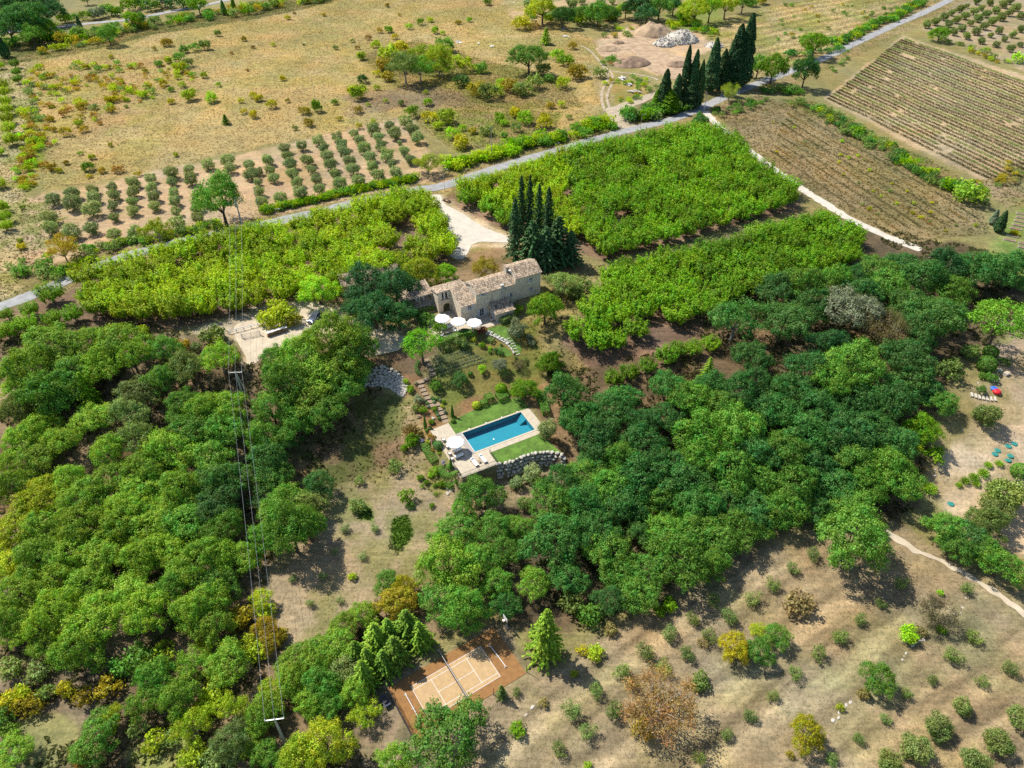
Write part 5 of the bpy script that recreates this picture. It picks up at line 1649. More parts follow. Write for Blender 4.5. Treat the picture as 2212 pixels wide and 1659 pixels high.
for x, y0, y1, d in ((1098, 360, 690, 80), (1150, 365, 695, 84), (1197, 430, 690, 70), (1275, 300, 600, 110), (1345, 350, 580, 100), (1420, 215, 565, 140), (1475, 165, 560, 128), (1450, 300, 560, 150), (1390, 330, 570, 110)):
    b = at(x, y1, 0, '20')
    p = px_m(b)
    sc = d / 3 / p / 2.9
    vis = (y1 - y0) / 3 / p / .93
    plant_at('cypress', b, sc, 'cypress', W, None, None, vis / (12.1 * sc))
for x, y0, y1, d, t in ((975, 478, 720, 100, 'cypress'), (1055, 505, 700, 80, 'conifer'), (1010, 590, 730, 140, 'cherryc'), (930, 590, 720, 70, 'cherryc'), (1150, 520, 700, 130, 'conifer')):
    b = at(x, y1, 0, '20')
    p = px_m(b)
    sc = d / 3 / p / 2.9
    plant_at('cypress', b, sc, t, 'ivy-swathed in the row by the road', None, None, (y1 - y0) / 3 / p / .93 / (12.1 * sc))
plants('oak', '20', 'cherryc', 'at the lane corner', [(1215, 790, 130, 'darkoak')])
plants('oak', '20', 'darkoak', 'beside the roadside cypresses', [(1600, 420, 150, 'midoak')])
plants('bare', '20', 'yellowgreen', 'beside the road', [(1410, 610, 90)])
plants('oak', '30', 'midoak', 'along the upper road', [(310, 270, 215, 'cherryc'), (40, 420, 200, 'cherryc'), (250, 450, 200, 'darkoak'), (1120, 210, 130, 'cherryc')])
plants('shrub', '30', 'cherryb', 'between the dried field and the lavender', [(580, 860, 90, 'cherryc'), (1620, 380, 90, 'lime'), (1420, 325, 50, 'lime'), (1290, 1260, 190, 'greengrass'), (920, 1090, 55, 'bluegreen'), (1070, 1150, 50, 'bluegreen'), (480, 915, 30, 'lime')])
for i, (x, y) in enumerate([(30, 800), (170, 830), (235, 925), (55, 990), (470, 1010), (520, 1030), (580, 1015), (460, 1055), (620, 1040), (655, 1110), (485, 1135), (585, 1190), (680, 1245), (790, 1245), (900, 1245), (605, 1330), (655, 1360), (705, 1395), (830, 1325), (945, 1325), (1060, 1320), (935, 1385), (990, 1415), (1050, 1380), (1045, 1440), (1215, 1465), (1340, 1465), (1150, 1500), (800, 1195), (730, 1275)]):
    q = at(x, y, 0, '30')
    add_mass(('flowering_weeds', 'small yellow weeds dotting the dried field', 'weeds', 'stuff'), q.x, q.y, PR.uniform(.45, .85), PR.choice(['yellow', 'yellowgreen', 'olived']))
for i in range(46):
    x, y = PR.uniform(30, 1000), 0
    y = PR.uniform(30, 330 - x * .3)
    q = at(x, y, 0, '30')
    add_mass(('field_saplings', 'small bushy saplings dotting the top field', 'saplings', 'stuff'), q.x, q.y, PR.uniform(.8, 1.6), PR.choice(['olived', 'golden', 'midoak']))
# ------------------------------------------------------------------ farmhouse
def tile_roof(parent, eL, eR, tR, tL, name='roof', colw=.34, course=.5):
    """a slope of canal tiles on a boarded slab; corners: eave left/right, top right/left (local)"""
    eL, eR, tR, tL = map(Vector, (eL, eR, tR, tL))
    n = (eR - eL).cross(tL - eL).normalized()
    m = MB()
    m.slab([eL, eR, tR, tL], -n * .14)
    base = m.build(name, 'plaster', parent)
    t = MB()
    W_, L_ = (eR - eL).length, (tL - eL).length
    nc, nr = max(2, int(W_ / colw)), max(2, int(L_ / course))
    g = random.Random(int(W_ * 100 + L_ * 10))
    for i in range(nc):
        for j in range(nr):
            for top in (0, 1):
                u = (i + (.5 if top else 1.0)) / nc
                if u > .995:
                    continue
                a = eL.lerp(eR, u)
                b = tL.lerp(tR, u)
                ax = (b - a).normalized()
                sd = (eR - eL).normalized()
                s0 = (j - .12) / nr
                s1 = (j + 1.05) / nr
                if s1 > 1.01:
                    s1 = 1.01
                p0, p1 = a.lerp(b, max(s0, -.02)), a.lerp(b, s1)
                r0, r1 = colw * .40, colw * .34
                if not top:
                    r0 = r1 = colw * .3
                h = n * ((.035 if top else .005) + g.uniform(0, .018))
                k = len(t.v)
                for p, r, lift in ((p0, r0, .03), (p1, r1, 0)):
                    for q in range(4):
                        th_ = math.pi * q / 3
                        off = math.sin(th_) * (r * .75 if top else -r * .2)
                        t.v.append(tuple(p + sd * (-math.cos(th_) * r + g.uniform(-.01, .01)) + n * (off + lift * top) + h))
                for q in range(3):
                    t.f.append((k + q, k + q + 1, k + 5 + q, k + 4 + q))
    o = t.build('roof_tiles', 'tile_clay', base)
    o['kind'] = 'stuff'
    return base


def wall_rects(u0, u1, z0, z1, holes):
    """rectangles that fill a wall around its openings"""
    us = sorted({u0, u1, *[h[0] for h in holes], *[h[1] for h in holes]})
    out = []
    for a, b in zip(us, us[1:]):
        cuts = sorted((h[2], h[3]) for h in holes if h[0] <= a + 1e-6 and h[1] >= b - 1e-6)
        z = z0
        for c, d in cuts:
            if c > z:
                out.append((a, b, z, c))
            z = max(z, d)
        if z < z1:
            out.append((a, b, z, z1))
    return out


def front_wall(parent, u0, u1, z0, z1, w0, th_, holes=(), name='front_wall', mat='rubble_stone'):
    m = MB()
    for a, b, c, d in wall_rects(u0, u1, z0, z1, list(holes)):
        m.box(a, b, w0, w0 + th_, c, d)
    return m.build(name, mat, parent)


def window(parent, u0, u1, z0, z1, w0, shut='', name='window', bars=1, shw=None):
    f = MB()
    y0, y1 = w0 + .16, w0 + .24
    t = .11
    f.box(u0, u0 + t, y0, y1, z0, z1)
    f.box(u1 - t, u1, y0, y1, z0, z1)
    f.box(u0 + t, u1 - t, y0, y1, z1 - t, z1)
    f.box(u0 + t, u1 - t, y0, y1, z0, z0 + t)
    mid = (u0 + u1) / 2
    f.box(mid - .04, mid + .04, y0 - .005, y1, z0 + t, z1 - t)
    o = f.build(name, 'white_paint', parent)
    MB().box(u0 + t, mid - .04, y0 + .02, y0 + .05, z0 + t, z1 - t).build('pane', 'window_glass', o)
    MB().box(mid + .04, u1 - t, y0 + .02, y0 + .05, z0 + t, z1 - t).build('pane', 'window_glass', o)
    if name == 'window':
        MB().box(u0 - .08, u1 + .08, w0 - .06, w0 + .16, z0 - .09, z0 - .002).build('sill', 'pale_stone', o)
    sw = shw or (u1 - u0) * .52
    for s in shut:
        m = MB()
        a = (u0 - sw - .02) if s == 'L' else (u1 + .02)
        m.box(a, a + sw, w0 - .055, w0 - .012, z0, z1)
        for q in (.2, .5, .8):
            m.box(a + .03, a + sw - .03, w0 - .085, w0 - .055, z0 + (z1 - z0) * q - .04, z0 + (z1 - z0) * q + .04)
        m.build('shutter', 'shutter', o)
    return o


def side_wall(parent, u0, th_, prof, name, mat='rubble_stone'):
    """wall across the house: profile in (w, z), thickness along u"""
    m = MB()
    m.slab([(u0, w, z) for w, z in prof], (th_, 0, 0))
    return m.build(name, mat, parent)


H = empty('stone_farmhouse', (HF.o[0], HF.o[1], 0), HF.a)
tag(H, 'long stone farmhouse with stepped tiled roofs and grey shutters', 'house')
# tall right block
wA = [(17.6, 18.42, 5.75, 6.66), (17.84, 18.6, 3.12, 4.02), (19.3, 19.75, 1.9, 2.9)]
front_wall(H, 13.95, 20.6, -.5, 7.75, 0, .5, wA)
side_wall(H, 20.1, .5, [(.5, -.5), (5.6, -.5), (5.6, 7.75), (2.95, 9.1), (.5, 7.9)], 'gable_wall')
side_wall(H, 13.98, .45, [(.5, -.5), (5.6, -.5), (5.6, 7.75), (2.95, 9.1), (.5, 7.9)], 'gable_wall')
MB().box(14.43, 20.1, 5.6, 6.05, -.5, 7.7).build('back_wall', 'rubble_stone', H)
tile_roof(H, (13.85, -.32, 7.66), (20.85, -.32, 7.66), (20.85, 3.0, 9.25), (13.85, 3.0, 9.25))
tile_roof(H, (20.85, 6.3, 7.66), (13.85, 6.3, 7.66), (13.85, 3.05, 9.25), (20.85, 3.05, 9.25))
for i, (a, b, c, d) in enumerate(wA):
    window(H, a, b, c, d, 0, 'L' if i < 2 else '', 'window')
# middle block
wB = [(4.72, 5.88, .02, 2.1), (5.28, 6.26, 5.55, 6.42), (5.65, 6.08, 3.48, 4.26), (11.03, 11.47, 5.62, 6.4), (12.52, 13.3, 2.78, 4.0)]
front_wall(H, 3.9, 13.94, -.5, 6.42, .02, .5, wB)
side_wall(H, 3.92, .42, [(.52, 3), (5.6, 3), (5.6, 6.2), (2.85, 7.42), (.52, 6.5)], 'gable_wall', 'plaster')
MB().box(4.34, 13.9, 5.6, 6.0, -.5, 6.1).build('back_wall', 'rubble_stone', H)
tile_roof(H, (3.72, -.28, 6.36), (13.9, -.28, 6.36), (13.9, 2.85, 7.6), (3.72, 2.85, 7.6))
tile_roof(H, (13.9, 6.25, 6.1), (3.72, 6.25, 6.1), (3.72, 2.9, 7.6), (13.9, 2.9, 7.6))
window(H, *wB[0], .02, 'LR', 'french_door', 1, .6)
window(H, *wB[1], .02, 'LR')
window(H, *wB[2], .02)
window(H, *wB[3], .02, 'R')
window(H, *wB[4], .02, 'L')
MB().box(8.1, 10.2, -.28, .01, -.3, 6.2).build('pilaster', 'rubble_stone', H)
st = MB().box(10.1, 10.75, -.36, .2, 2.9, 7.0).build('chimney', 'pale_stone', H)
MB().box(10.02, 10.83, -.44, .28, 7.0, 7.12).build('chimney_cap', 'concrete', st)
# big chimney at the step of the roofs
ch = MB().box(13.2, 14.0, 3.2, 4.6, 6.6, 8.9).build('chimney', 'plaster', H)
MB().box(13.1, 13.97, 3.1, 4.7, 8.9, 9.02).build('chimney_cap', 'tile_clay', ch)
m = MB()
m.tube([(13.75, 2.5, 7.5), (13.75, 2.5, 8.75)], .03, 6)
dish = m.build('aerial_mast', 'steel', H)
MB().lathe([(.02, 0), (.2, .04), (.32, .12)], 12, (13.75, 2.42, 8.5)).build('aerial_dish', 'white_paint', dish)
# left block with its single slope
wC = [(1.78, 2.8, 2.75, 4.02)]
front_wall(H, 0, 3.88, -.5, 4.26, 0, .5, wC)
side_wall(H, 0, .45, [(.5, -.5), (5.68, -.5), (5.68, 5.9), (.5, 4.4)], 'side_wall')
window(H, *wC[0], 0, 'LR')
tile_roof(H, (-.16, -.3, 4.22), (4.05, -.3, 4.22), (4.05, 5.85, 6.0), (-.16, 5.85, 6.0))
MB().box(.45, 3.9, 5.4, 5.7, 3.5, 5.8).build('back_wall', 'rubble_stone', H)
# loggia wing with arch
front_wall(H, -3.15, -.02, 3.0, 5.55, 5.7, .5, [(-2.45, -.2, 3.15, 5.25)], 'loggia_wall')
m = MB()
arc = [(-1.95 + .85 + .85 * math.cos(math.pi * (1 - i / 10)), 1.35 + .85 * math.sin(math.pi * i / 10)) for i in range(11)]
m.box(-3.15, -1.95, 5.7, 6.2, -.5, 2.98)
m.box(-.25, -.02, 5.7, 6.2, -.5, 2.98)
for (a, b), (c, d) in zip(arc, arc[1:]):
    m.hexa([(a, 5.7, b), (c, 5.7, d), (c, 6.2, d), (a, 6.2, b), (a, 5.7, 2.98), (c, 5.7, 2.98), (c, 6.2, 2.98), (a, 6.2, 2.98)])
m.build('arch_wall', 'rubble_stone', H)
side_wall(H, -3.14, .45, [(6.2, -.5), (9.4, -.5), (9.4, 4.7), (6.2, 5.5)], 'side_wall')
MB().box(-2.6, -.1, 5.62, 5.78, 5.25, 5.45).build('lintel', 'grey_wood', H)
MB().box(-2.7, .2, 6.3, 8.8, 2.85, 2.98).build('loggia_floor', 'paving', H)
MB().box(-2.7, .4, 8.8, 9.0, -.3, 4.6).build('loggia_back', 'plaster', H)
for a, b in ((-2.4, -2.0), (-1.55, -1.2), (-.6, -.25)):
    cm = MB()
    for q in range(5):
        u = a + (b - a) * q / 5
        cm.box(u, u + (b - a) / 5 - .005, 6.05 + .05 * (q % 2), 6.12 + .05 * (q % 2), 3.2, 5.2)
    cm.build('curtain', 'cushion', H)
tile_roof(H, (-3.4, 5.45, 5.62), (4.3, 5.95, 5.62), (4.3, 9.9, 4.75), (-3.4, 9.9, 4.75))
# covered patio
PT = empty('covered_patio', (*HF.w(-6.4, 10.8), 1.0), HF.a)
tag(PT, 'open tiled patio roof on posts joined to the left end of the farmhouse', 'patio')
MB().box(-3.6, 3.2, -2.2, 2.4, -.12, .06).build('patio_floor', 'paving', PT)
for u in (-3.3, 0, 3.1):
    MB().box(u - .12, u + .12, -1.75, -1.5, .06, 2.5).build('post', 'pale_stone', PT)
MB().box(-3.5, 3.3, -1.78, -1.48, 2.5, 2.78).build('beam', 'white_paint', PT)
MB().box(-3.5, 3.3, 2.1, 2.45, -.5, 3.5).build('back_wall', 'plaster', PT)
MB().box(-3.6, 3.2, -2.75, -2.25, -1.2, -.02).build('retaining_wall', 'rubble_stone', PT)
tile_roof(PT, (-3.8, -2.0, 2.84), (3.4, -2.0, 2.84), (3.4, 2.6, 3.9), (-3.8, 2.6, 3.9))
# lean-to
LT = empty('lean_to_shed', (*HF.w(7.1, 0), 0), HF.a)
tag(LT, 'small tiled stone lean-to against the front of the farmhouse', 'shed')
front_wall(LT, 0, 4.7, -.6, 2.2, -3.6, .4, [(2.9, 3.5, 1.2, 1.9)])
side_wall(LT, 0, .4, [(-3.2, -.6), (-.3, -.6), (-.3, 3.2), (-3.2, 2.3)], 'side_wall')
side_wall(LT, 4.3, .4, [(-3.2, -.6), (-.3, -.6), (-.3, 3.2), (-3.2, 2.3)], 'side_wall')
window(LT, 2.9, 3.5, 1.2, 1.9, -3.6, 'L')
tile_roof(LT, (-.25, -3.9, 2.18), (4.95, -3.9, 2.18), (4.95, -.3, 3.38), (-.25, -.3, 3.38))
d = MB().box(-.06, -.01, -2.3, -1.4, 0, 1.95).build('door', 'shutter', LT)
MB().box(-.1, -.06, -1.6, -1.52, .95, 1.05).build('handle', 'dark_metal', d)
# outbuilding under the big dark tree
p = at(800, 615)
OB = empty('outbuilding', (p.x, p.y, p.z), rad(20))
tag(OB, 'low tiled outbuilding half hidden under the dark tree', 'house')
front_wall(OB, -7, 7, -.8, 2.9, -3, .4, [(-4.5, -3.5, 1.0, 2.2), (3.5, 4.5, .05, 2.1)])
for u in (-7, 6.6):
    side_wall(OB, u, .4, [(-2.6, -.8), (2.6, -.8), (2.6, 2.9), (0, 4.1), (-2.6, 3.0)], 'gable_wall')
MB().box(-6.6, 6.6, 2.6, 3.0, -.8, 2.8).build('back_wall', 'rubble_stone', OB)
window(OB, -4.5, -3.5, 1.0, 2.2, -3, 'LR')
window(OB, 3.5, 4.5, .05, 2.1, -3, 'LR', 'french_door')
tile_roof(OB, (-7.3, -3.35, 2.82), (7.3, -3.35, 2.82), (7.3, 0, 4.3), (-7.3, 0, 4.3))
tile_roof(OB, (7.3, 3.35, 2.82), (-7.3, 3.35, 2.82), (-7.3, .05, 4.3), (7.3, .05, 4.3))

# ------------------------------------------------------------------ terrace and garden structures
def hpoly(*uv):
    return [HF.w(*q) for q in uv]


drape('terrace', hpoly((-7.6, -3.6), (-3.5, -4.2), (3, -4.6), (8, -4.7), (9.6, -4.4), (9.4, -3.7), (7.0, -3.6), (7.0, -.05), (3.9, -.06), (0, -.06), (-.1, 5.6), (-3.2, 5.6), (-6, 5), (-7.6, 2)), 'paving', .05, 1.2, .0, smooth=False)
drape('terrace_lawn', atp('d', [(735, 265), (880, 225), (960, 250), (1000, 330), (1010, 370), (1080, 420), (1140, 500), (1100, 570), (1050, 560), (1010, 500), (950, 440), (860, 385), (770, 335), (715, 300)]), 'lawn', .06, .9, .08)
drape('lower_lawn_strip', atp('d', [(850, 470), (930, 480), (1000, 530), (1020, 580), (960, 600), (880, 560), (840, 520)]), 'lawn', .05, .9, .1)


def hedge(name, pts, width, height, tone, label, z0=None, cat='hedge'):
    L = smooth_line(pts, .4)
    g = np.random.default_rng(len(pts) * 13 + int(width * 100))
    P, N = [], []
    o = np.array([L[0][0], L[0][1], float(th(*L[0]))])
    for i in range(len(L) - 1):
        d = L[i + 1] - L[i]
        le = np.linalg.norm(d)
        d = d / (le + 1e-9)
        nn = np.array([-d[1], d[0]])
        z = float(th(*L[i])) if z0 is None else z0
        k = int((width + 2 * height) * le * 95) + 10
        s = g.uniform(0, 1, k)
        q = g.uniform(0, width + 2 * height, k)
        for a, b in zip(s, q):
            base = L[i] + d * le * a
            if b < height:
                off, zz, no = -width / 2, b, (-nn[0], -nn[1], .2)
            elif b < height + width:
                off, zz, no = b - height - width / 2, height, (0, 0, 1)
            else:
                off, zz, no = width / 2, b - height - width, (nn[0], nn[1], .2)
            P.append((base[0] + nn[0] * off + g.normal(0, .03), base[1] + nn[1] * off + g.normal(0, .03), z + zz + g.normal(0, .03)))
            N.append(no)
        if i in (0, len(L) - 2):
            e = L[i] if i == 0 else L[i + 1]
            sg = -1 if i == 0 else 1
            for _ in range(int(width * height * 95) + 5):
                off, zz = g.uniform(-width / 2, width / 2), g.uniform(0, height)
                P.append((e[0] + nn[0] * off, e[1] + nn[1] * off, z + zz))
                N.append((d[0] * sg, d[1] * sg, .2))
    ob = put(name, leaf_mesh(name, np.array(P) - o, np.array(N), .09, g, 'clipped', .7, .3), None, tuple(o))
    ob.color = (*TONE[tone][1], 1)
    tag(ob, label, cat)
    return ob


hedge('box_hedge', atp('d', [(120, 470), (220, 425), (330, 380), (430, 345), (590, 320)]), 1.5, 1.0, 'box', 'long clipped hedge along the front of the umbrella terrace')
hedge('box_hedge', atp('d', [(890, 205), (960, 160), (1040, 115)]), 1.3, 1.2, 'olived', 'rounded clipped hedge beside the lean-to')
hedge('box_hedge', atp('p', [(1320, 600), (1365, 690), (1400, 790)]), 1.5, 1.3, 'box', 'tall clipped hedge at the far end of the pool')
hedge('box_hedge', atp('p', [(235, 1080), (270, 1150), (310, 1210), (340, 1250)]), 1.5, .9, 'box', 'dark clipped hedge down the bank beside the sun deck')
hedge('box_hedge', atp('p', [(385, 1310), (420, 1365), (480, 1380), (545, 1370)]), 1.2, 1.2, 'box', 'curved clipped hedge at the near corner of the sun deck')
hedge('box_hedge', atp('d', [(720, 390), (760, 410), (790, 430)]), 1.3, .7, 'olived', 'small oval clipped hedge below the red shrub')
hedge('box_hedge', atp('11', [(1060, 690), (1040, 720), (1045, 755), (1065, 775)]), .7, .6, 'bluegreen', 'short curved hedge at the foot of the umbrella pine')
hedge('box_hedge', atp('d', [(1240, 40), (1290, 40)]), .6, .6, 'box', 'low hedge stub behind the silver olive')
hedge('patio_hedge', [HF.w(-9.5, 8.0), HF.w(-6, 7.9), HF.w(-3.6, 7.8)], .8, .8, 'box', 'dark hedge in front of the covered patio')


def cut_box(x, y, w_, h_, k, label, tone='box'):
    p = at(x, y, 0, k)
    g = np.random.default_rng(int(x + y))
    n = int((w_ * w_ + 4 * w_ * h_) * 110)
    P, N = [], []
    for _ in range(n):
        r = g.uniform(0, w_ * w_ + 4 * w_ * h_)
        a, b = g.uniform(-w_ / 2, w_ / 2), g.uniform(0, h_)
        if r < w_ * w_:
            P.append((a, g.uniform(-w_ / 2, w_ / 2), h_))
            N.append((0, 0, 1))
        else:
            s = g.integers(4)
            e = [(a, -w_ / 2), (a, w_ / 2), (-w_ / 2, a), (w_ / 2, a)][s]
            P.append((*e, b))
            N.append([(0, -1, .1), (0, 1, .1), (-1, 0, .1), (1, 0, .1)][s])
    o = put('topiary_cube', leaf_mesh('topiary_cube', np.array(P, float), np.array(N, float), .085, g, 'clipped', .7, .3), None, p, PF.a)
    o.color = (*TONE[tone][1], 1)
    tag(o, label, 'topiary')


cut_box(803, 690, 1.3, 1.2, 'p', 'clipped cube beside the variegated ball above the pool lawn')
cut_box(852, 640, 1.7, 1.3, 'p', 'larger clipped cube further up the pool bank')
cut_box(975, 620, 2.2, 1.0, 'p', 'broad clipped block under the bright round bush')
BL = [(730, 685, 88, 'yellowgreen', 'variegated clipped ball on the bank above the pool'), (968, 525, 115, 'cherryb', 'bright green round bush on the clipped block'), (510, 838, 46, 'box', 'small clipped ball at the foot of the lawn cypress'),
      (525, 805, 40, 'box', 'dark clipped ball behind the lawn cypress'), (255, 930, 40, 'box', 'small clipped ball at the foot of the bed cypress'), (288, 905, 44, 'olived', 'clipped ball beside the bed cypress'), (465, 1280, 60, 'box', 'clipped ball at the foot of the deck cypress'),
      (365, 1070, 100, 'bluegreen', 'large bluish round bush beside the poolside chairs'), (450, 140, 66, 'olived', 'round clipped shrub above the lavender rows'), (153, 480, 36, 'silver', 'silver ball at the bend of the steps'), (672, 388, 52, 'box', 'small round shrub by the sunny path')]
for x, y, d_, t, lab in BL:
    plant('ball', x, y, d_, t, '', 'p', None, lab)
for i, (x, y) in enumerate([(235, 645), (258, 670), (270, 700), (350, 762), (362, 782), (375, 812), (325, 655), (360, 625), (385, 640), (325, 630), (430, 750), (310, 620)]):
    plant('ball', x, y, 36, 'bluegreen' if i % 2 else 'silver', 'edging the garden steps', 'p', 'lavender balls by the steps')
for (bx, by), (tx, ty), lab in (((505, 815), (478, 683), 'slim cypress column on the lawn above the pool'), ((245, 925), (222, 785), 'slim cypress column in the flower bed left of the sun deck'), ((490, 1305), (475, 1185), 'slim cypress column at the near corner of the sun deck')):
    b = at(bx, by, 0, 'p')
    hh = abs(by - ty) * .2257 / px_m(b) / .72
    plant_at('cypress', b, .26, 'box', '', None, lab, hh / (12.1 * .26))
# garden trees and plants
plant('olive', 1075, 270, 250, 'silver', '', 'd', None, 'large silver olive tree beside the lean-to lawn')
W = 'in the garden above the pool'
plants('shrub', 'd', 'red', W, [(650, 290, 130)])
plants('shrub', 'd', 'olived', W, [(410, 440, 180, 'olived'), (660, 465, 95, 'cherryb'), (750, 535, 60, 'midoak'), (825, 520, 70, 'bluegreen'), (880, 550, 80, 'bluegreen'), (885, 455, 40, 'bluegreen'), (750, 495, 50, 'lime'), (560, 395, 90, 'yellowgreen'), (1165, 640, 90, 'greyoak'), (1250, 440, 90, 'silver'), (1230, 370, 90, 'silver'), (1060, 610, 40, 'darkoak')])
plants('oak', 'd', 'midoak', W, [(860, 690, 190, 'silver'), (390, 860, 210, 'bluegreen'), (660, 730, 130, 'lime')])
plants('oak', 'p', 'midoak', W, [(335, 495, 125), (1200, 520, 260, 'cherryc'), (1130, 570, 170, 'cherryc')])
plants('bare', 'd', 'dead', W, [(1090, 690, 110)])
plants('shrub', 'p', 'midoak', W, [(1440, 270, 200, 'cherryc'), (990, 380, 120, 'olived')])
W = 'on the flower bank by the steps'
plants('shrub', 'p', 'greyoak', W, [(180, 640, 100, 'silver'), (100, 540, 90, 'cherryb'), (225, 735, 90, 'cherryb'), (60, 460, 60, 'lime'), (330, 730, 60, 'cherryb'), (300, 850, 60, 'cherryc'), (110, 1040, 150, 'cherryc'), (40, 1100, 90, 'cherryb'), (150, 1010, 90, 'midoak'), (330, 1320, 110, 'cherryb'), (290, 1360, 60, 'lime'), (380, 1140, 60, 'yellowgreen'), (150, 720, 90, 'greyoak'), (420, 660, 40, 'cherryb'), (405, 700, 40, 'yellowgreen')])
plants('clump', 'p', 'dry', W, [(115, 930, 200)])
plants('shrub', 'p', 'orange', W, [(310, 1000, 70), (285, 985, 60, 'golden'), (320, 1120, 60, 'orange'), (270, 1030, 60, 'yellowgreen')])


def flowers(x, y, d_, k, mat, label, n=60):
    p = at(x, y, 0, k)
    r = d_ * KEY[k][2] / 2 / px_m(p)
    g = np.random.default_rng(int(x * 3 + y))
    q = sphere_dirs(n, g, .1) * r * g.uniform(.6, 1, n)[:, None] * np.array([1, 1, .8])
    root = empty('flowering_plant', p)
    f = put('foliage', leaf_mesh('foliage', sphere_dirs(n * 4, g, 0) * r * g.uniform(.4, .9, n * 4)[:, None] * np.array([1, 1, .7]), sphere_dirs(n * 4, g, 0), .12, g), root)
    f.color = (*TONE['cherryc'][1], 1)
    b = MB()
    for c in q:
        e = g.uniform(.06, .12)
        b.lathe([(.01, -e), (e, 0), (.01, e * .7)], 5, tuple(c))
    o = b.build('blossoms', mat, root)
    o['kind'] = 'stuff'
    tag(root, label, 'flowers')


for i, (x, y) in enumerate([(735, 300), (775, 318), (820, 340), (860, 365), (900, 385), (940, 405), (975, 430)]):
    flowers(x, y, 52, 'd', 'flower_white', '%s white flowering plant along the curved garden wall' % ['first', 'second', 'third', 'fourth', 'fifth', 'sixth', 'seventh'][i])
flowers(280, 1000, 60, 'p', 'flower_pink', 'pink flowering plant left of the poolside umbrella')
flowers(310, 1030, 55, 'p', 'flower_pink', 'pink and cream flowers beside the bluish round bush')
flowers(205, 1030, 60, 'p', 'flower_violet', 'violet flowering plant at the edge of the deck bed')
flowers(425, 1235, 60, 'p', 'flower_violet', 'violet flowering plant behind the deck cypress')
flowers(180, 800, 50, 'p', 'flower_pink', 'cream flowering plant on the bank by the bed cypress')
flowers(318, 815, 34, 'p', 'flower_white', 'white flowering plant halfway down the flower bed')
flowers(1470, 1560 - 760, 60, '31', 'flower_white', 'white flowering bush on the sandy plot')
flowers(1500, 750, 50, '31', 'flower_white', 'white flowers beside the plot stone block')

# lavender rows of the garden
LV = [((90, 632), (430, 530)), ((105, 665), (480, 545)), ((120, 700), (545, 560)), ((140, 738), (600, 585)), ((160, 772), (650, 610)), ((172, 812), (690, 640))]


def lavender_row(a, b, r, label, tone, name='lavender_row', seed=0, gaps=0.0, size=.14, dens=70, group=None):
    g = np.random.default_rng(900 + seed)
    L = smooth_line([tuple(a), tuple((a + b) / 2), tuple(b)], .5)
    P, A = [], []
    o = np.array([a[0], a[1], float(th(a[0], a[1]))])
    for q in L:
        if gaps and fbm(np.array([q[0]]), np.array([q[1]]), 5, 77)[0] < gaps:
            continue
        k = max(4, int(dens * .5 * g.uniform(.6, 1.2)))
        d = sphere_dirs(k, g, .0)
        rr = r * g.uniform(.75, 1.2)
        c = np.array([q[0], q[1], float(th(q[0], q[1]))]) - o
        P.append(c + d * rr * np.array([1, 1, .9]) * g.uniform(.55, 1.05, k)[:, None])
        A.append(d)
    if not P:
        return None
    P, A = np.concatenate(P), np.concatenate(A)
    ob = put(name, leaf_mesh(name, P, np.cross(A, g.normal(0, 1, A.shape)) + A * .5, size, g, 'leaf', .35, .3, A), None, tuple(o))
    ob.color = jitter_col(TONE[tone][1], .12)
    tag(ob, label, 'lavender', group)
    return ob


NTH = ['first', 'second', 'third', 'fourth', 'fifth', 'sixth', 'seventh', 'eighth', 'ninth', 'tenth', 'eleventh', 'twelfth', 'thirteenth', 'fourteenth', 'fifteenth', 'sixteenth', 'seventeenth', 'eighteenth', 'nineteenth', 'twentieth',
       'twenty-first', 'twenty-second', 'twenty-third', 'twenty-fourth', 'twenty-fifth', 'twenty-sixth', 'twenty-seventh', 'twenty-eighth', 'twenty-ninth', 'thirtieth', 'thirty-first', 'thirty-second', 'thirty-third', 'thirty-fourth', 'thirty-fifth', 'thirty-sixth']
for i, (a, b) in enumerate(LV):
    pa, pb = at(*a, 0, 'd'), at(*b, 0, 'd')
    lavender_row(np.array(pa[:2]), np.array(pb[:2]), .4, '%s lavender row below the terrace hedge, counting downhill' % NTH[i], 'lavg', 'lavender_row', i, 0, .1, 170, 'garden lavender rows')
# lavender field at the right: rows follow its lower edge
LA, LB = np.array(at(390, 640, 0, '30')[:2]), np.array(at(1440, 1160, 0, '30')[:2])
LC = np.array(at(870, 250, 0, '30')[:2])
dl = (LB - LA) / np.linalg.norm(LB - LA)
nl = np.array([-dl[1], dl[0]])
hgt = (LC - LA) @ nl
NR = 33
for i in range(NR):
    f = i / (NR - 1)
    a = LA + (LC - LA) * f
    ext = np.linalg.norm(LB - LA) * (1 + .75 * f ** .8)
    lavender_row(a + dl * PR.uniform(-.6, .6), a + dl * ext, .74, '%s lavender row of the big field, counting from its lower edge' % NTH[i], ['lavd', 'lavd', 'olived'][i % 3], 'lavender_row', 20 + i, .24, .2, 54, 'lavender field rows')
# dried rows between the lane and the hedge
for i in range(9):
    f = i / 8
    a = np.array(at(20 - 10 * f + 130 * f, 980 - 280 * f, 0, '30')[:2])
    b = np.array(at(760 + 600 * f, 1500 - 80 * f, 0, '30')[:2])
    lavender_row(a, b, .5, '%s dried row of the field beside the gravel lane, counting from the lane' % NTH[i], ['lavd', 'rusty', 'lavd'][i % 3], 'dried_plant_row', 70 + i, .3, .16, 30, 'dried field rows')

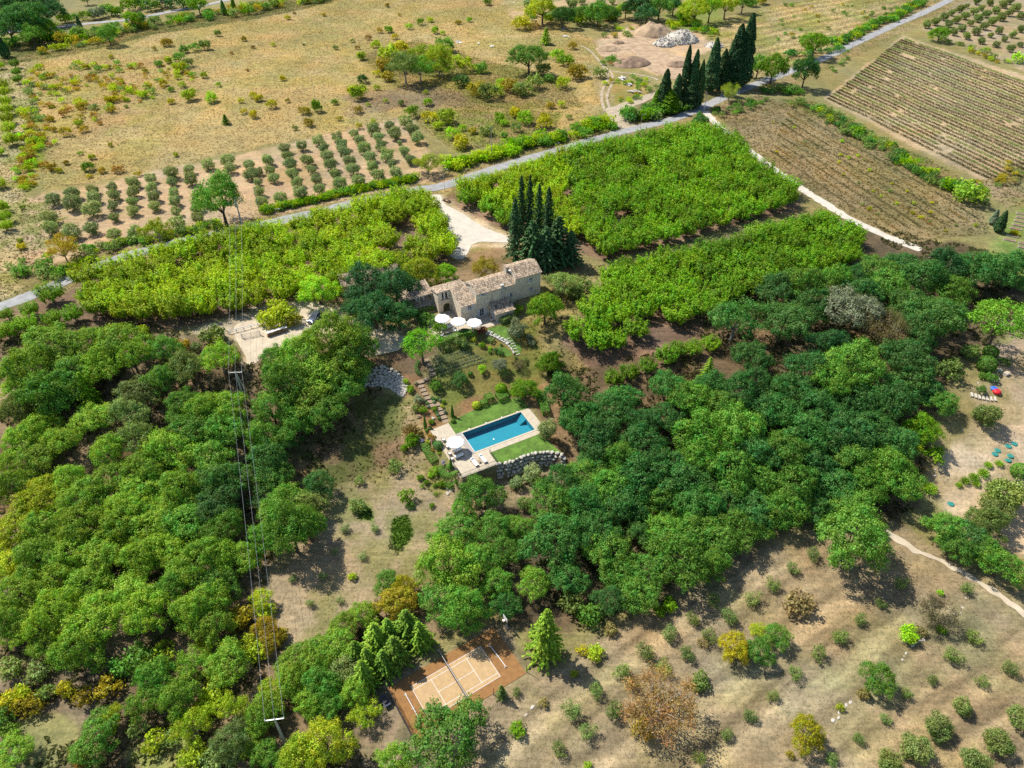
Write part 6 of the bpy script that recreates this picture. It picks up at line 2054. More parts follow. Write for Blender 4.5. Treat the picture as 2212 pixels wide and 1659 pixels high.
def rock(seed, rx, ry, rz):
    g = np.random.default_rng(seed)
    bm = bmesh.new()
    bmesh.ops.create_icosphere(bm, subdivisions=2, radius=1)
    pl = [(nrm(g.normal(0, 1, 3)), g.uniform(.62, .9)) for _ in range(11)]
    for v in bm.verts:
        c = np.array(v.co)
        for n_, d_ in pl:
            e = c @ n_
            if e > d_:
                c = c - n_ * (e - d_)
        c = c * np.array([rx, ry, rz]) * 1.12
        v.co = Vector(c)
    me = bpy.data.meshes.new('boulder')
    bm.to_mesh(me)
    bm.free()
    me.materials.append(MATS['boulder'])
    return me


ROCKS = [rock(s, .5, .42, .36) for s in range(8)]


# low curved wall, sleeper steps, garden steps
def low_wall(pts, w_, h_, name, label, mat='pale_stone', lift=0.0, piece=.55):
    rough = name in ('terrace_wall', 'kerb_wall', 'bed_edge')
    """a dry-stone wall of separate stones along a curve"""
    L = smooth_line(pts, piece)
    root = empty(name, (L[0][0], L[0][1], float(th(*L[0]))))
    tag(root, label, 'wall')
    for i in range(len(L) - 1):
        d = L[i + 1] - L[i]
        q = (L[i] + L[i + 1]) / 2
        z = float(th(*q))
        hh = h_ * PR.uniform(.85, 1.15)
        if rough:
            o = put('stone', PR.choice(ROCKS), root)
            k_ = piece * PR.uniform(.5, 1.2)
            o.scale = (k_, k_ * PR.uniform(.6, 1), k_ * PR.uniform(.5, .8))
            q = q + np.array([PR.gauss(0, .25), PR.gauss(0, .25)])
            hh = .1
        else:
            m = MB().cbox((0, 0, 0), (np.linalg.norm(d) * .96, w_ * PR.uniform(.9, 1.1), hh + .3))
            o = m.build('stone', mat, root)
        o.location = (q[0] - root.location.x, q[1] - root.location.y, z - root.location.z + hh / 2 - .15 + lift)
        o.rotation_euler = (0, 0, math.atan2(d[1], d[0]) + PR.uniform(-.05, .05))
    return root


low_wall(atp('d', [(700, 320), (760, 350), (850, 395), (930, 440), (990, 490), (1020, 530), (1040, 570)]), .28, .4, 'curved_wall', 'low curved pale stone wall below the lean-to lawn')
low_wall(atp('r', [(270, 465), (215, 540), (160, 625), (110, 700), (58, 770)]), .35, .35, 'kerb_wall', 'long straight low stone edge of the sandy plot')
low_wall(atp('31', [(1385, 790), (1350, 820), (1335, 860)]), .3, .3, 'bed_edge', 'short curved stone edging above the plot steps')
low_wall(atp('32', [(540, 1210), (440, 1330), (370, 1380)]), .45, .3, 'terrace_wall', 'ruined pale stone terrace wall beside the yellow tree', piece=.8)
low_wall(atp('32', [(1040, 790), (960, 860), (930, 900), (850, 960)]), .4, .3, 'terrace_wall', 'ruined pale stone terrace wall below the lime bush', piece=.8)
low_wall(atp('32', [(1310, 560), (1270, 610), (1200, 660)]), .35, .25, 'terrace_wall', 'short line of pale stones right of the thin leafless tree', piece=.8)
low_wall(atp('22', [(230, 1200), (160, 1250), (80, 1330)]), .4, .25, 'terrace_wall', 'scattered stone line below the tennis court', piece=.9)


def steps(name, label, k, lst, size, ang, mat):
    c = [at(x, y, 0, k) for x, y in lst]
    root = empty(name, c[0])
    tag(root, label, 'steps')
    for i, p in enumerate(c):
        a = ang if ang is not None else 0
        o = MB().cbox((0, 0, 0), size).build('step', mat, root)
        o.location = p - root.location + Vector((0, 0, .04))
        o.rotation_euler = (0, 0, a + PR.uniform(-.04, .04))


steps('garden_steps', 'flight of broad stone steps down the garden to the sun deck', 's', [(235, 105), (250, 160), (275, 205), (300, 250), (325, 297), (355, 345), (385, 387), (440, 378), (468, 430), (495, 478), (520, 528), (542, 578)], (1.25, .95, .34), rad(24), 'step_stone')
steps('garden_steps', 'upper flight of stone steps beside the umbrella pine', '11', [(1105, 680), (1120, 710), (1138, 740), (1145, 770), (1105, 800), (1072, 818)], (1.3, .95, .34), rad(24), 'step_stone')
steps('sleeper_steps', 'row of timber sleepers stepping across the lean-to lawn', 'd', [(980, 380), (1012, 410), (1025, 442), (1040, 472), (1055, 502), (1070, 537), (1090, 570)], (1.0, .22, .16), rad(30), 'grey_wood')
steps('stone_steps', 'pale stone steps leading up from the sandy plot', '31', [(1320, 900), (1345, 908), (1370, 915), (1395, 920), (1420, 925), (1445, 927), (1470, 928)], (.42, 1.3, .3), rad(-20), 'pale_stone')

# ------------------------------------------------------------------ pool and sun deck
def pp(u, v):
    return PF.w(u, v)


ZP = -5.0
PL = empty('swimming_pool', (PF.o[0], PF.o[1], ZP), PF.a)
tag(PL, 'rectangular blue swimming pool with pale stone coping', 'pool')
b = MB()
x0, x1, y0, y1, zb = 0, 13.4, 0, 5.95, -1.35
b.quad((x0, y0, zb), (x1, y0, zb), (x1, y1, zb), (x0, y1, zb))
b.quad((x0, y0, zb), (x0, y0, .02), (x1, y0, .02), (x1, y0, zb))
b.quad((x0, y1, zb), (x1, y1, zb), (x1, y1, .02), (x0, y1, .02))
b.quad((x0, y0, zb), (x0, y1, zb), (x0, y1, .02), (x0, y0, .02))
b.quad((x1, y0, zb), (x1, y0, .02), (x1, y1, .02), (x1, y1, zb))
b.build('basin', 'pool_liner', PL)
n = 60
V = np.array([(x0 + (x1 - x0) * i / n, y0 + (y1 - y0) * j / 26, -.13) for j in range(27) for i in range(n + 1)])
F = np.array([(j * (n + 1) + i, j * (n + 1) + i + 1, (j + 1) * (n + 1) + i + 1, (j + 1) * (n + 1) + i) for j in range(26) for i in range(n)])
put('water', np_mesh('water', V, F, 'pool_water', True), PL)
for i in range(4):
    MB().box(13.4 - 1.4 + i * .35, 13.39, 5.95 - 2.2, 5.94, zb, -1.1 + i * .24).build('step', 'pool_liner', PL)
cz = (-.06, .10)
for nm, a in (('front', (-.05, 13.75, -.36, -.002)), ('back', (-.05, 13.75, 5.952, 6.31)), ('end', (13.402, 13.75, .0, 5.95))):
    L_ = max(a[1] - a[0], a[3] - a[2])
    k = int(L_ / 1.0)
    for i in range(k):
        if a[1] - a[0] > a[3] - a[2]:
            MB().box(a[0] + (a[1] - a[0]) * i / k + .006, a[0] + (a[1] - a[0]) * (i + 1) / k - .006, a[2], a[3], *cz).build('coping_slab', 'coping', PL)
        else:
            MB().box(a[0], a[1], a[2] + (a[3] - a[2]) * i / k + .006, a[2] + (a[3] - a[2]) * (i + 1) / k - .006, *cz).build('coping_slab', 'coping', PL)
for i in range(7):
    MB().box(-1.15 + i * .155, -1.15 + i * .155 + .145, -.36, 6.3, -.06, .09).build('cover_board', 'timber_deck', PL)
MB().box(-.06, -.004, 0, 5.95, -.05, .12).build('cover_edge', 'white_paint', PL)
for u in (1.6, 5.4, 9.0, 12.6):
    MB().box(u, u + .28, 6.18, 6.4, .1, .19).build('cover_bracket', 'white_paint', PL)
MB().lathe([(.02, 0), (.16, .02), (.16, .05), (.02, .07)], 10, (4.9, 1.6, -.14)).build('skimmer_float', 'white_paint', PL)

DK = empty('sun_deck', (PF.o[0], PF.o[1], ZP), PF.a)
DK['kind'] = 'structure'
polyL = [(-5.3, 9.7), (-1.2, 9.95), (-1.2, -.38), (2.45, -.38), (2.45, -4.95), (-5.35, -4.95)]
m = MB()
m.prism([(-5.3, 9.7), (-1.2, 9.95), (-1.2, -.4), (-5.3, -.4)], -.8, .075)
m.prism([(-5.35, -.41), (2.45, -.41), (2.45, -4.95), (-5.35, -4.95)], -4.2, .07)
m.prism([(2.46, -1.55), (14.3, -1.5), (14.3, -.38), (2.46, -.38)], -.6, .06)
m.prism([(13.78, -.37), (15.4, -.3), (15.5, 6.2), (13.78, 6.35)], -.6, .065)
m.build('deck_paving', 'paving', DK)
drape('pool_lawn', [pp(-1.15, 10.0), pp(2, 10.6), pp(6, 11.2), pp(11, 11.2), pp(15.6, 9.9), pp(15.6, 6.4), pp(13.7, 6.36), pp(-.4, 6.36), pp(-1.15, 6.36)], 'lawn', .05, .8, .02, smooth=False, zmin=ZP)
drape('front_lawn', [pp(2.5, -1.58), pp(13.6, -1.55)] + [tuple(np.array(q) * .985 + np.array(pp(8, -3)) * .015) for q in WALL_TOP[::-1]], 'lawn', .05, .8, .02, z=ZP, smooth=False)


def railing(pts, name, label, parent_frame=PF, h_=1.0):
    root = empty(name, (parent_frame.o[0], parent_frame.o[1], parent_frame.o[2]), parent_frame.a)
    tag(root, label, 'railing')
    bal = MB()
    for (a, b) in zip(pts, pts[1:]):
        a, b = Vector((*a, .07)), Vector((*b, .07))
        L_ = (b - a).length
        k = max(1, round(L_ / 1.9))
        for i in range(k + 1):
            q = a.lerp(b, i / k)
            MB().tube([q, q + Vector((0, 0, h_))], .025, 5).build('post', 'dark_metal', root)
        for zz in (.12, h_):
            MB().beam(a + Vector((0, 0, zz)), b + Vector((0, 0, zz)), .04, .04).build('rail', 'dark_metal', root)
        nb = int(L_ / .13)
        for i in range(nb):
            q = a.lerp(b, (i + .5) / nb)
            bal.beam(q + Vector((0, 0, .12)), q + Vector((0, 0, h_)), .014, .014)
    o = bal.build('balusters', 'dark_metal', root)
    o['kind'] = 'stuff'


railing([(-5.25, -1.4), (-5.25, -4.88), (2.38, -4.88), (2.38, -1.6)], 'deck_railing', 'thin dark metal railing around the near edge of the sun deck')


def boulder_wall(name, label, top, bot, rows, size):
    """courses of rough boulders between a top and a bottom line (3-D points)"""
    def res(L):
        L = [np.array(q, float) for q in L]
        c = smooth_line([q[:2] for q in L], .3)
        zs = np.interp(np.linspace(0, len(L) - 1, len(c)), range(len(L)), [q[2] for q in L])
        return [np.array([q[0], q[1], z]) for q, z in zip(c, zs)]
    T, B = res(top), res(bot)
    root = empty(name, tuple(B[0]))
    tag(root, label, 'wall')
    ln = sum(np.linalg.norm(a - b) for a, b in zip(T, T[1:]))
    for r in range(rows):
        f = r / (rows - 1)
        n_ = int(ln / size)
        for i in range(n_):
            s = (i + .5 * (r % 2) + PR.uniform(-.15, .15)) / n_
            s = min(max(s, 0), .999)
            q = T[int(s * len(T))] * f + B[int(s * len(B))] * (1 - f)
            o = put('boulder', PR.choice(ROCKS), root)
            o.location = (q[0] - B[0][0] + PR.uniform(-.08, .08), q[1] - B[0][1] + PR.uniform(-.08, .08), q[2] - B[0][2] + PR.uniform(-.08, .06))
            k = size * PR.uniform(.95, 1.3)
            o.scale = (k * PR.uniform(.9, 1.25), k * PR.uniform(.9, 1.1), k * PR.uniform(.8, 1.1))
            o.rotation_euler = (PR.uniform(-.2, .2), PR.uniform(-.2, .2), PR.uniform(0, 6.3))


tp = [(x, y, -5.0) for x, y in WALL_TOP]
bt = []
for (x, y), (bx, by) in zip(WALL_TOP, [(940, 1340), (1010, 1330), (1110, 1305), (1200, 1270), (1330, 1245), (1450, 1230), (1550, 1235)]):
    d_ = np.array(PF.w(0, -1)) - np.array(PF.w(0, 0))
    q = np.array([x, y]) + d_ * 1.0
    bt.append((q[0], q[1], -7.7))
boulder_wall('boulder_wall', 'dry wall of pale boulders holding up the front pool lawn', tp, bt, 5, .78)
tp = [tuple(at(x, y, .2, '11')) for x, y in ((712, 750), (760, 725), (810, 715), (880, 735), (935, 775), (965, 830), (972, 875))]
bt = [tuple(at(x, y, .0, '11')) for x, y in ((705, 845), (745, 840), (790, 838), (845, 848), (890, 868), (920, 890), (945, 912))]
boulder_wall('boulder_wall', 'curved tiered wall of grey boulders below the umbrella pine', tp, bt, 7, .85)
tp = [tuple(at(x, y, .3, 'p')) for x, y in ((470, 1420), (455, 1460), (450, 1500))]
bt = [tuple(at(x, y, .0, 'p')) for x, y in ((500, 1500), (470, 1520), (450, 1550))]
boulder_wall('boulder_wall', 'little heap of pale stones under the deck corner', tp, bt, 3, .6)


# ------------------------------------------------------------------ umbrellas and garden furniture
def umbrella(p, r, label, tilt=0.0):
    root = empty('parasol', p, PR.uniform(0, .7))
    tag(root, label, 'umbrella', 'white parasols')
    n_ = 8
    m = MB()
    zt, ze = 3.0, 2.42
    m.v.append((0, 0, zt))
    ring = []
    for q, (rr, zz) in enumerate(((.5, zt - .13), (1, ze + .02), (1.0, ze - .16))):
        for i in range(n_ * 2):
            a = math.pi * i / n_
            k = (math.cos(math.pi / n_) if i % 2 else 1) * r * rr
            sag = -.05 * (i % 2) if q else 0
            m.v.append((k * math.cos(a), k * math.sin(a), zz + sag))
    w_ = n_ * 2
    for i in range(w_):
        j = (i + 1) % w_
        m.f.append((0, 1 + i, 1 + j))
        m.f.append((1 + i, 1 + w_ + i, 1 + w_ + j, 1 + j))
        m.f.append((1 + w_ + i, 1 + 2 * w_ + i, 1 + 2 * w_ + j, 1 + w_ + j))
    m.build('canopy', 'canvas', root)
    MB().tube([(0, 0, .08), (0, 0, zt - .03)], .035, 8).build('pole', 'wood', root)
    for i in range(n_):
        a = 2 * math.pi * i / n_
        MB().beam((.05 * math.cos(a), .05 * math.sin(a), zt - .1), (r * .96 * math.cos(a), r * .96 * math.sin(a), ze - .05), .02, .03).build('rib', 'wood', root)
    MB().box(-.4, .4, -.4, .4, 0, .08).build('base', 'concrete', root)
    MB().lathe([(.07, zt + .003), (.05, zt + .05), (.015, zt + .09), (.01, zt + .16)], 8).build('finial', 'dark_metal', root)
    return root


for (x, y), lab in (((185, 130), 'white parasol on the terrace beside the arch, leftmost of three'), ((375, 165), 'middle white parasol on the terrace in front of the house'), ((565, 180), 'white parasol on the terrace towards the french door')):
    p = at(x, y, 2.7, 'd')
    umbrella(Vector((p.x, p.y, float(th(p.x, p.y)) + .05)), 1.75, lab)
u0, v0 = PF.loc(*on_plane(*ko('p', 530, 1035), -5 + 2.65)[:2])
q = PF.w(u0, v0)
umbrella(Vector((q[0], q[1], -4.93)), 1.75, 'single white parasol on the sun deck beside the pool')


def lounger(u, v, ang, label, fr=PF, z=-4.925, back=.45):
    q = fr.w(u, v)
    root = empty('sun_lounger', (q[0], q[1], z), fr.a + ang)
    tag(root, label, 'sun lounger', 'poolside loungers')
    f = MB()
    f.box(-1.0, 1.0, -.34, -.28, .24, .32)
    f.box(-1.0, 1.0, .28, .34, .24, .32)
    f.box(-1.0, -.94, -.28, .28, .24, .32)
    f.box(.94, 1.0, -.28, .28, .24, .32)
    f.build('frame', 'wood', root)
    for a in (-.85, .85):
        for b_ in (-.31, .31):
            MB().box(a - .03, a + .03, b_ - .03, b_ + .03, 0, .24).build('leg', 'wood', root)
    MB().box(-.3, .98, -.33, .33, .325, .43).build('cushion', 'cushion', root)
    c, s = math.cos(back), math.sin(back)
    m = MB()
    m.hexa([(-.31, -.33, .33), (-.31, .33, .33), (-.31 - .8 * c, .33, .33 + .8 * s), (-.31 - .8 * c, -.33, .33 + .8 * s),
            (-.29, -.33, .44), (-.29, .33, .44), (-.29 - .8 * c, .33, .44 + .8 * s), (-.29 - .8 * c, -.33, .44 + .8 * s)])
    m.build('back_cushion', 'cushion', root)
    MB().cbox((-.3 - .66 * c, 0, .48 + .66 * s), (.22, .5, .1)).build('pillow', 'canvas', root)


lounger(-3.0, 1.75, rad(6), 'white sun lounger half under the poolside parasol')
lounger(-3.3, .2, rad(6), 'white sun lounger just below the poolside parasol')
lounger(-1.45, -2.8, rad(-82), 'white sun lounger facing the railing, parasol side of the wooden table')
lounger(.4, -2.75, rad(-82), 'white sun lounger facing the railing, lawn side of the wooden table')


def small_table(u, v, ang, label, fr=PF, z=-4.925, s=.5):
    q = fr.w(u, v)
    root = empty('side_table', (q[0], q[1], z), fr.a + ang)
    tag(root, label, 'table')
    for i in range(4):
        MB().box(-s / 2 + i * s / 4, -s / 2 + (i + .9) * s / 4, -s / 2, s / 2, .4, .44).build('slat', 'wood', root)
    for a in (-1, 1):
        for b_ in (-1, 1):
            MB().box(a * s * .42 - .025, a * s * .42 + .025, b_ * s * .42 - .025, b_ * s * .42 + .025, 0, .4).build('leg', 'wood', root)


small_table(-.5, -2.9, 0, 'small wooden table between the two loungers by the railing')


def chair(p, rz, label, mat='wood', cush='cushion', group=None):
    root = empty('garden_chair', p, rz)
    tag(root, label, 'chair', group)
    MB().box(-.3, .3, -.3, .3, .38, .42).build('seat', mat, root)
    MB().box(-.28, .28, -.28, .26, .425, .53).build('cushion', cush, root)
    MB().hexa([(-.3, .26, .42), (.3, .26, .42), (.3, .32, .42), (-.3, .32, .42), (-.3, .38, .95), (.3, .38, .95), (.3, .44, .95), (-.3, .44, .95)]).build('backrest', mat, root)
    for a in (-1, 1):
        MB().box(a * .3 - .03, a * .3 + .03, -.3, .3, .62, .66).build('armrest', mat, root)
        for b_ in (-.28, .26):
            MB().box(a * .28 - .025, a * .28 + .025, b_ - .025, b_ + .025, 0, .62).build('leg', mat, root)


for u, v, lab in ((-4.2, 5.6, 'wooden chair behind the poolside parasol, uphill side'), (-4.3, 3.5, 'wooden chair beside the poolside parasol'), (-4.7, 1.55, 'wooden chair at the head of the upper deck lounger'), (-4.9, .05, 'wooden chair at the head of the lower deck lounger')):
    q = PF.w(u, v)
    chair(Vector((q[0], q[1], -4.925)), PF.a + rad(90), lab)


def sofa(p, rz, L_, label):
    root = empty('garden_sofa', p, rz)
    tag(root, label, 'sofa')
    MB().box(-L_ / 2, L_ / 2, -.42, .42, .1, .32).build('frame', 'white_paint', root)
    for i in range(3):
        MB().box(-L_ / 2 + i * L_ / 3 + .02, -L_ / 2 + (i + 1) * L_ / 3 - .02, -.4, .3, .325, .48).build('seat_cushion', 'cushion', root)
    MB().box(-L_ / 2, L_ / 2, .42, .56, .1, .85).build('backrest', 'white_paint', root)
    for a in (-1, 1):
        MB().box(a * L_ / 2 - .08, a * L_ / 2 + .08, -.43, .41, .1, .62).build('armrest', 'white_paint', root)
        for b_ in (-.36, .36):
            MB().box(a * (L_ / 2 - .2) - .04, a * (L_ / 2 - .2) + .04, b_ - .04, b_ + .04, 0, .1).build('leg', 'white_paint', root)


up = Vector((0, 0, .055))
sofa(at(235, 245, .3, 'd') + up, HF.a, 2.4, 'long white sofa under the terrace parasols')
root = empty('low_table', at(250, 305, .3, 'd') + up, HF.a)
tag(root, 'long pale low table in front of the white sofa', 'table')
MB().box(-1.25, 1.25, -.35, .35, .36, .42).build('top', 'paving', root)
for a in (-1.1, 1.1):
    MB().box(a - .08, a + .08, -.3, .3, 0, .36).build('leg', 'white_paint', root)
chair(at(340, 290, .3, 'd') + up, HF.a + rad(20), 'white cushioned armchair beside the middle parasol pole', 'white_paint')
chair(at(180, 350, .3, 'd') + up, HF.a + rad(-120), 'grey armchair at the near terrace corner', 'grey_wood', 'steel')
chair(at(560, 268, .3, 'd') + up, HF.a + rad(40), 'pale chair beside the red-leaved shrub', 'white_paint')
root = empty('covered_barbecue', at(445, 298, .2, 'd') + up, HF.a)
tag(root, 'low barbecue under a black cover on the terrace', 'barbecue')
MB().lathe([(.85, 0), (.95, .25), (.8, .55), (.35, .75), (.02, .78)], 10).build('cover', 'tarp_black', root)
MB().box(-1.3, -.75, -.4, .4, .0, .5).build('side_shelf', 'pale_stone', root)
root = empty('stone_bench', at(792, 165, .1, 'd') + up, HF.a)
tag(root, 'flat stone slab bench at the lean-to door', 'bench')
MB().box(-.7, .7, -.28, .28, .3, .42).build('seat', 'pale_stone', root)
for a in (-.5, .5):
    MB().box(a - .1, a + .1, -.22, .22, 0, .3).build('leg', 'pale_stone', root)
for (x, y), lab in (((215, 770), 'white armchair under the patio roof, further from the house'), ((300, 750), 'white armchair under the patio roof, nearer the house wall')):
    u, v = HF.loc(*on_plane(*ko('h', x, y), 1.5)[:2])
    q = HF.w(u, max(9.3, min(v, 11.5)))
    chair(Vector((q[0], q[1], 1.065)), HF.a, lab, 'white_paint')

# ------------------------------------------------------------------ tennis court
CT = empty('tennis_court', (CF.o[0], CF.o[1], CF.o[2]), CF.a)
tag(CT, 'small orange tennis court with a sand-coloured playing area and white lines', 'tennis court')
MB().box(0, 18.9, -9.35, 0, -.3, .06).build('surround', 'court_outer', CT)
MB().box(3.11, 15.36, -7.65, -1.7, .061, .066).build('playing_area', 'court_inner', CT)
def cline(a, b, c, d):
    MB().box(a, b, c, d, .0665, .071).build('line', 'line_paint', CT)
t = .06
cline(3.11, 15.36, -1.7 - t, -1.7)
cline(3.11, 15.36, -7.65, -7.65 + t)
cline(3.11, 3.11 + t, -7.65 + t, -1.7 - t)
cline(15.36 - t, 15.36, -7.65 + t, -1.7 - t)
cline(3.11 + t, 15.36 - t, -2.36 - t, -2.36)
cline(3.11 + t, 15.36 - t, -7.0, -7.0 + t)
for u in (6.2, 12.4):
    cline(u, u + t, -7.0 + t, -2.36 - t)
cline(6.2 + t, 9.2, -4.72, -4.72 + t)
cline(9.28, 12.4, -4.72, -4.72 + t)
NT = empty('tennis_net', (*CF.w(9.24, -4.6), -8.94), CF.a)
tag(NT, 'dark net with a white top band across the tennis court', 'net')
for v in (5.5, -3.75):
    MB().tube([(0, v, 0), (0, v, 1.15)], .045, 8).build('post', 'dark_metal', NT)
nm = MB()
for i in range(62):
    v = -3.7 + i * .148
    nm.box(-.006, .006, v - .006, v + .006, .03, 1.0)
for i in range(8):
    nm.box(-.006, .006, -3.7, 5.45, .05 + i * .125, .062 + i * .125)
o = nm.build('mesh_net', 'rubber', NT)
o['kind'] = 'stuff'
MB().box(-.02, .02, -3.72, 5.47, .97, 1.07).build('top_band', 'line_paint', NT)
FN = empty('court_fence', (CF.o[0], CF.o[1], CF.o[2]), CF.a)
tag(FN, 'dark mesh fence across the left end of the tennis court', 'fence')
for v in (.1, -3.0, -6.2, -9.45):
    MB().tube([(-.12, v, -.2), (-.12, v, 2.2)], .045, 6).build('post', 'dark_metal', FN)
nm = MB()
for i in range(64):
    v = .1 - i * .15
    nm.box(-.125, -.115, v - .008, v + .008, .02, 2.1)
for i in range(14):
    nm.box(-.126, -.114, -9.4, .1, .06 + i * .15, .075 + i * .15)
o = nm.build('mesh_net', 'rubber', FN)
o['kind'] = 'stuff'
for u, v, lab in ((19.05, -9.2, 'black post at the near right corner of the tennis court'), (12.9, -9.6, 'black post beside the small conifer at the court'), (12.3, .25, 'black post behind the far side of the court'), (19.0, -.1, 'black post at the far corner of the court')):
    q = CF.w(u, v)
    r_ = empty('corner_post', (q[0], q[1], -9), CF.a)
    tag(r_, lab, 'post')
    MB().tube([(0, 0, -.2), (0, 0, 2.0)], .045, 6).build('shaft', 'dark_metal', r_)
    MB().lathe([(.06, 2.0), (.05, 2.06), (.01, 2.09)], 6).build('cap', 'dark_metal', r_)
for a, b, lab in (((16.55, -2.3), (16.75, -6.9), 'white ball barrier behind the right end of the court'), ((1.9, -2.3), (1.9, -7.4), 'white ball barrier behind the left end of the court')):
    q = CF.w(*a)
    r_ = empty('ball_barrier', (q[0], q[1], -8.94), CF.a)
    tag(r_, lab, 'barrier')
    MB().beam((0, 0, .3), (b[0] - a[0], b[1] - a[1], .3), .09, .09).build('bar', 'line_paint', r_)
    for f in (.02, .5, .98):
        c_ = Vector((b[0] - a[0], b[1] - a[1], 0)) * f
        MB().beam(c_ + Vector((-.25, 0, .02)), c_ + Vector((.25, 0, .02)), .05, .04).build('foot', 'line_paint', r_)
        MB().beam(c_, c_ + Vector((0, 0, .27)), .05, .05).build('leg', 'line_paint', r_)
q = CF.w(20.3, -1.2)
BK = empty('basketball_hoop', (q[0], q[1], -9), CF.a)
tag(BK, 'basketball hoop with a pale backboard beside the court end', 'basketball hoop')
MB().tube([(.4, 0, 0), (.4, 0, 2.2), (.1, 0, 2.9)], .06, 8).build('pole', 'steel', BK)
MB().box(-.02, .03, -.6, .6, 2.5, 3.3).build('backboard', 'line_paint', BK)
rg = MB()
rg.tube([(-.3 + .23 * math.cos(i * math.pi / 6), .23 * math.sin(i * math.pi / 6), 2.65) for i in range(13)], .025, 5)
rg.build('ring', 'red_plastic', BK)
MB().box(0, .9, -.45, .45, 0, .2).build('base', 'dark_metal', BK)
MB().lathe([(.23, 2.64), (.16, 2.4), (.13, 2.25)], 8, (-.3, 0, 0)).build('hoop_net', 'canvas', BK)
q = CF.w(-1.1, -1.9)
TT = empty('equipment_table', (q[0], q[1], float(th(*q))), CF.a)
tag(TT, 'dark blue equipment table outside the left court fence', 'table')
MB().box(-.5, .5, -.95, .95, .68, .74).build('top', 'table_blue', TT)
MB().box(-.3, .3, -.5, .5, .745, 1.0).build('box', 'rubber', TT)
for a in (-.42, .42):
    for b_ in (-.85, .85):
        MB().box(a - .03, a + .03, b_ - .03, b_ + .03, 0, .68).build('leg', 'dark_metal', TT)

# ------------------------------------------------------------------ power line, poles and lamps
POLES = {}


def pylon(x, y, top_y, key, label, arm=1.5, h_=None, mat='concrete', arm_ang=None, double=False):
    b_ = at(x, y)
    h_ = h_ or 10.0
    r_ = empty('power_pole', b_, arm_ang or 0)
    tag(r_, label, 'power pole')
    MB().hexa([(-.2, -.2, -.5), (.2, -.2, -.5), (.2, .2, -.5), (-.2, .2, -.5), (-.11, -.11, h_), (.11, -.11, h_), (.11, .11, h_), (-.11, .11, h_)]).build('shaft', mat, r_)
    if double:
        MB().beam((1.2, .4, -.3), (.12, .05, h_ - .6), .2, .2).build('strut', mat, r_)
    MB().beam((-arm, 0, h_ + .06), (arm, 0, h_ + .06), .12, .12).build('cross_arm', 'steel', r_)
    for s in (-arm + .06, 0, arm - .06):
        MB().lathe([(.03, h_ + .12), (.08, h_ + .2), (.05, h_ + .28), (.08, h_ + .34), (.03, h_ + .42)], 7, (s, 0, 0)).build('insulator', 'white_paint', r_)
    POLES[key] = [Vector(b_) + Vector((math.cos(arm_ang or 0) * s, math.sin(arm_ang or 0) * s, h_ + .42)) for s in (-arm + .06, 0, arm - .06)]
    return r_


py = pylon(526, 499, 430, 'a', 'concrete power pole with a transformer beside the road', 1.6, 9.6, 'concrete', rad(3))
tb = MB().box(-.35, .35, -.65, -.18, 7.3, 8.2).build('transformer', 'steel', py)
for s in (-.2, 0, .2):
    MB().lathe([(.03, 8.2), (.06, 8.3), (.03, 8.45)], 6, (s, -.4, 0)).build('bushing', 'white_paint', tb)
pylon(530, 872, 806, 'b', 'slender metal power pole half hidden in the left wood', 1.35, 8.2, 'grey_wood', rad(3), True)
pylon(619, 1612, 1545, 'c', 'wooden power pole with a cross-arm at the bottom of the wood', 1.3, 8.0, 'grey_wood', rad(8))


def cable(p, q, sag, r_, label, name='power_cable', mat='steel'):
    p, q = Vector(p), Vector(q)
    L_ = []
    for i in range(25):
        t_ = i / 24
        c = p.lerp(q, t_)
        c.z -= sag * 4 * t_ * (1 - t_)
        L_.append(c)
    o = MB().tube([c - p for c in L_], r_, 4).build(name, mat, None)
    o.location = p
    tag(o, label, 'cable', 'power cables')


for i, s in enumerate(('left', 'middle', 'right')):
    cable(POLES['a'][i], POLES['b'][i], 1.2, .016, '%s wire of the span from the roadside pole to the wood' % s)
    cable(POLES['b'][i], POLES['c'][i], 1.0, .016, '%s wire of the span over the wood to the lowest pole' % s)


def mast(x, y, hpx, label, kind='wood', k='O', r_=.1):
    b_ = at(x, y, 0, k)
    h_ = hpx * KEY[k][2] / px_m(b_) / .9
    root = empty('utility_pole' if kind != 'lamp' else 'street_lamp', b_)
    tag(root, label, 'pole' if kind != 'lamp' else 'street lamp')
    MB().tube([(0, 0, -.3), (0, 0, h_ * .5), (0, 0, h_)], [r_, r_ * .85, r_ * .65], 7).build('shaft', 'grey_wood' if kind == 'wood' else ('concrete' if kind == 'concrete' else 'steel'), root)
    if kind == 'lamp':
        MB().beam((0, 0, h_ - .05), (1.0, -.3, h_ + .12), .06, .06).build('arm', 'steel', root)
        MB().cbox((1.15, -.35, h_ + .12), (.5, .2, .1), -.3).build('lamp_head', 'steel', root)
    else:
        MB().beam((-.5, 0, h_ - .35), (.5, 0, h_ - .35), .07, .07).build('cross_bar', 'steel', root)
        for s in (-.4, .4):
            MB().lathe([(.02, h_ - .31), (.05, h_ - .22), (.02, h_ - .14)], 6, (s, 0, 0)).build('insulator', 'white_paint', root)
    return Vector(b_) + Vector((0, 0, h_ - .2))


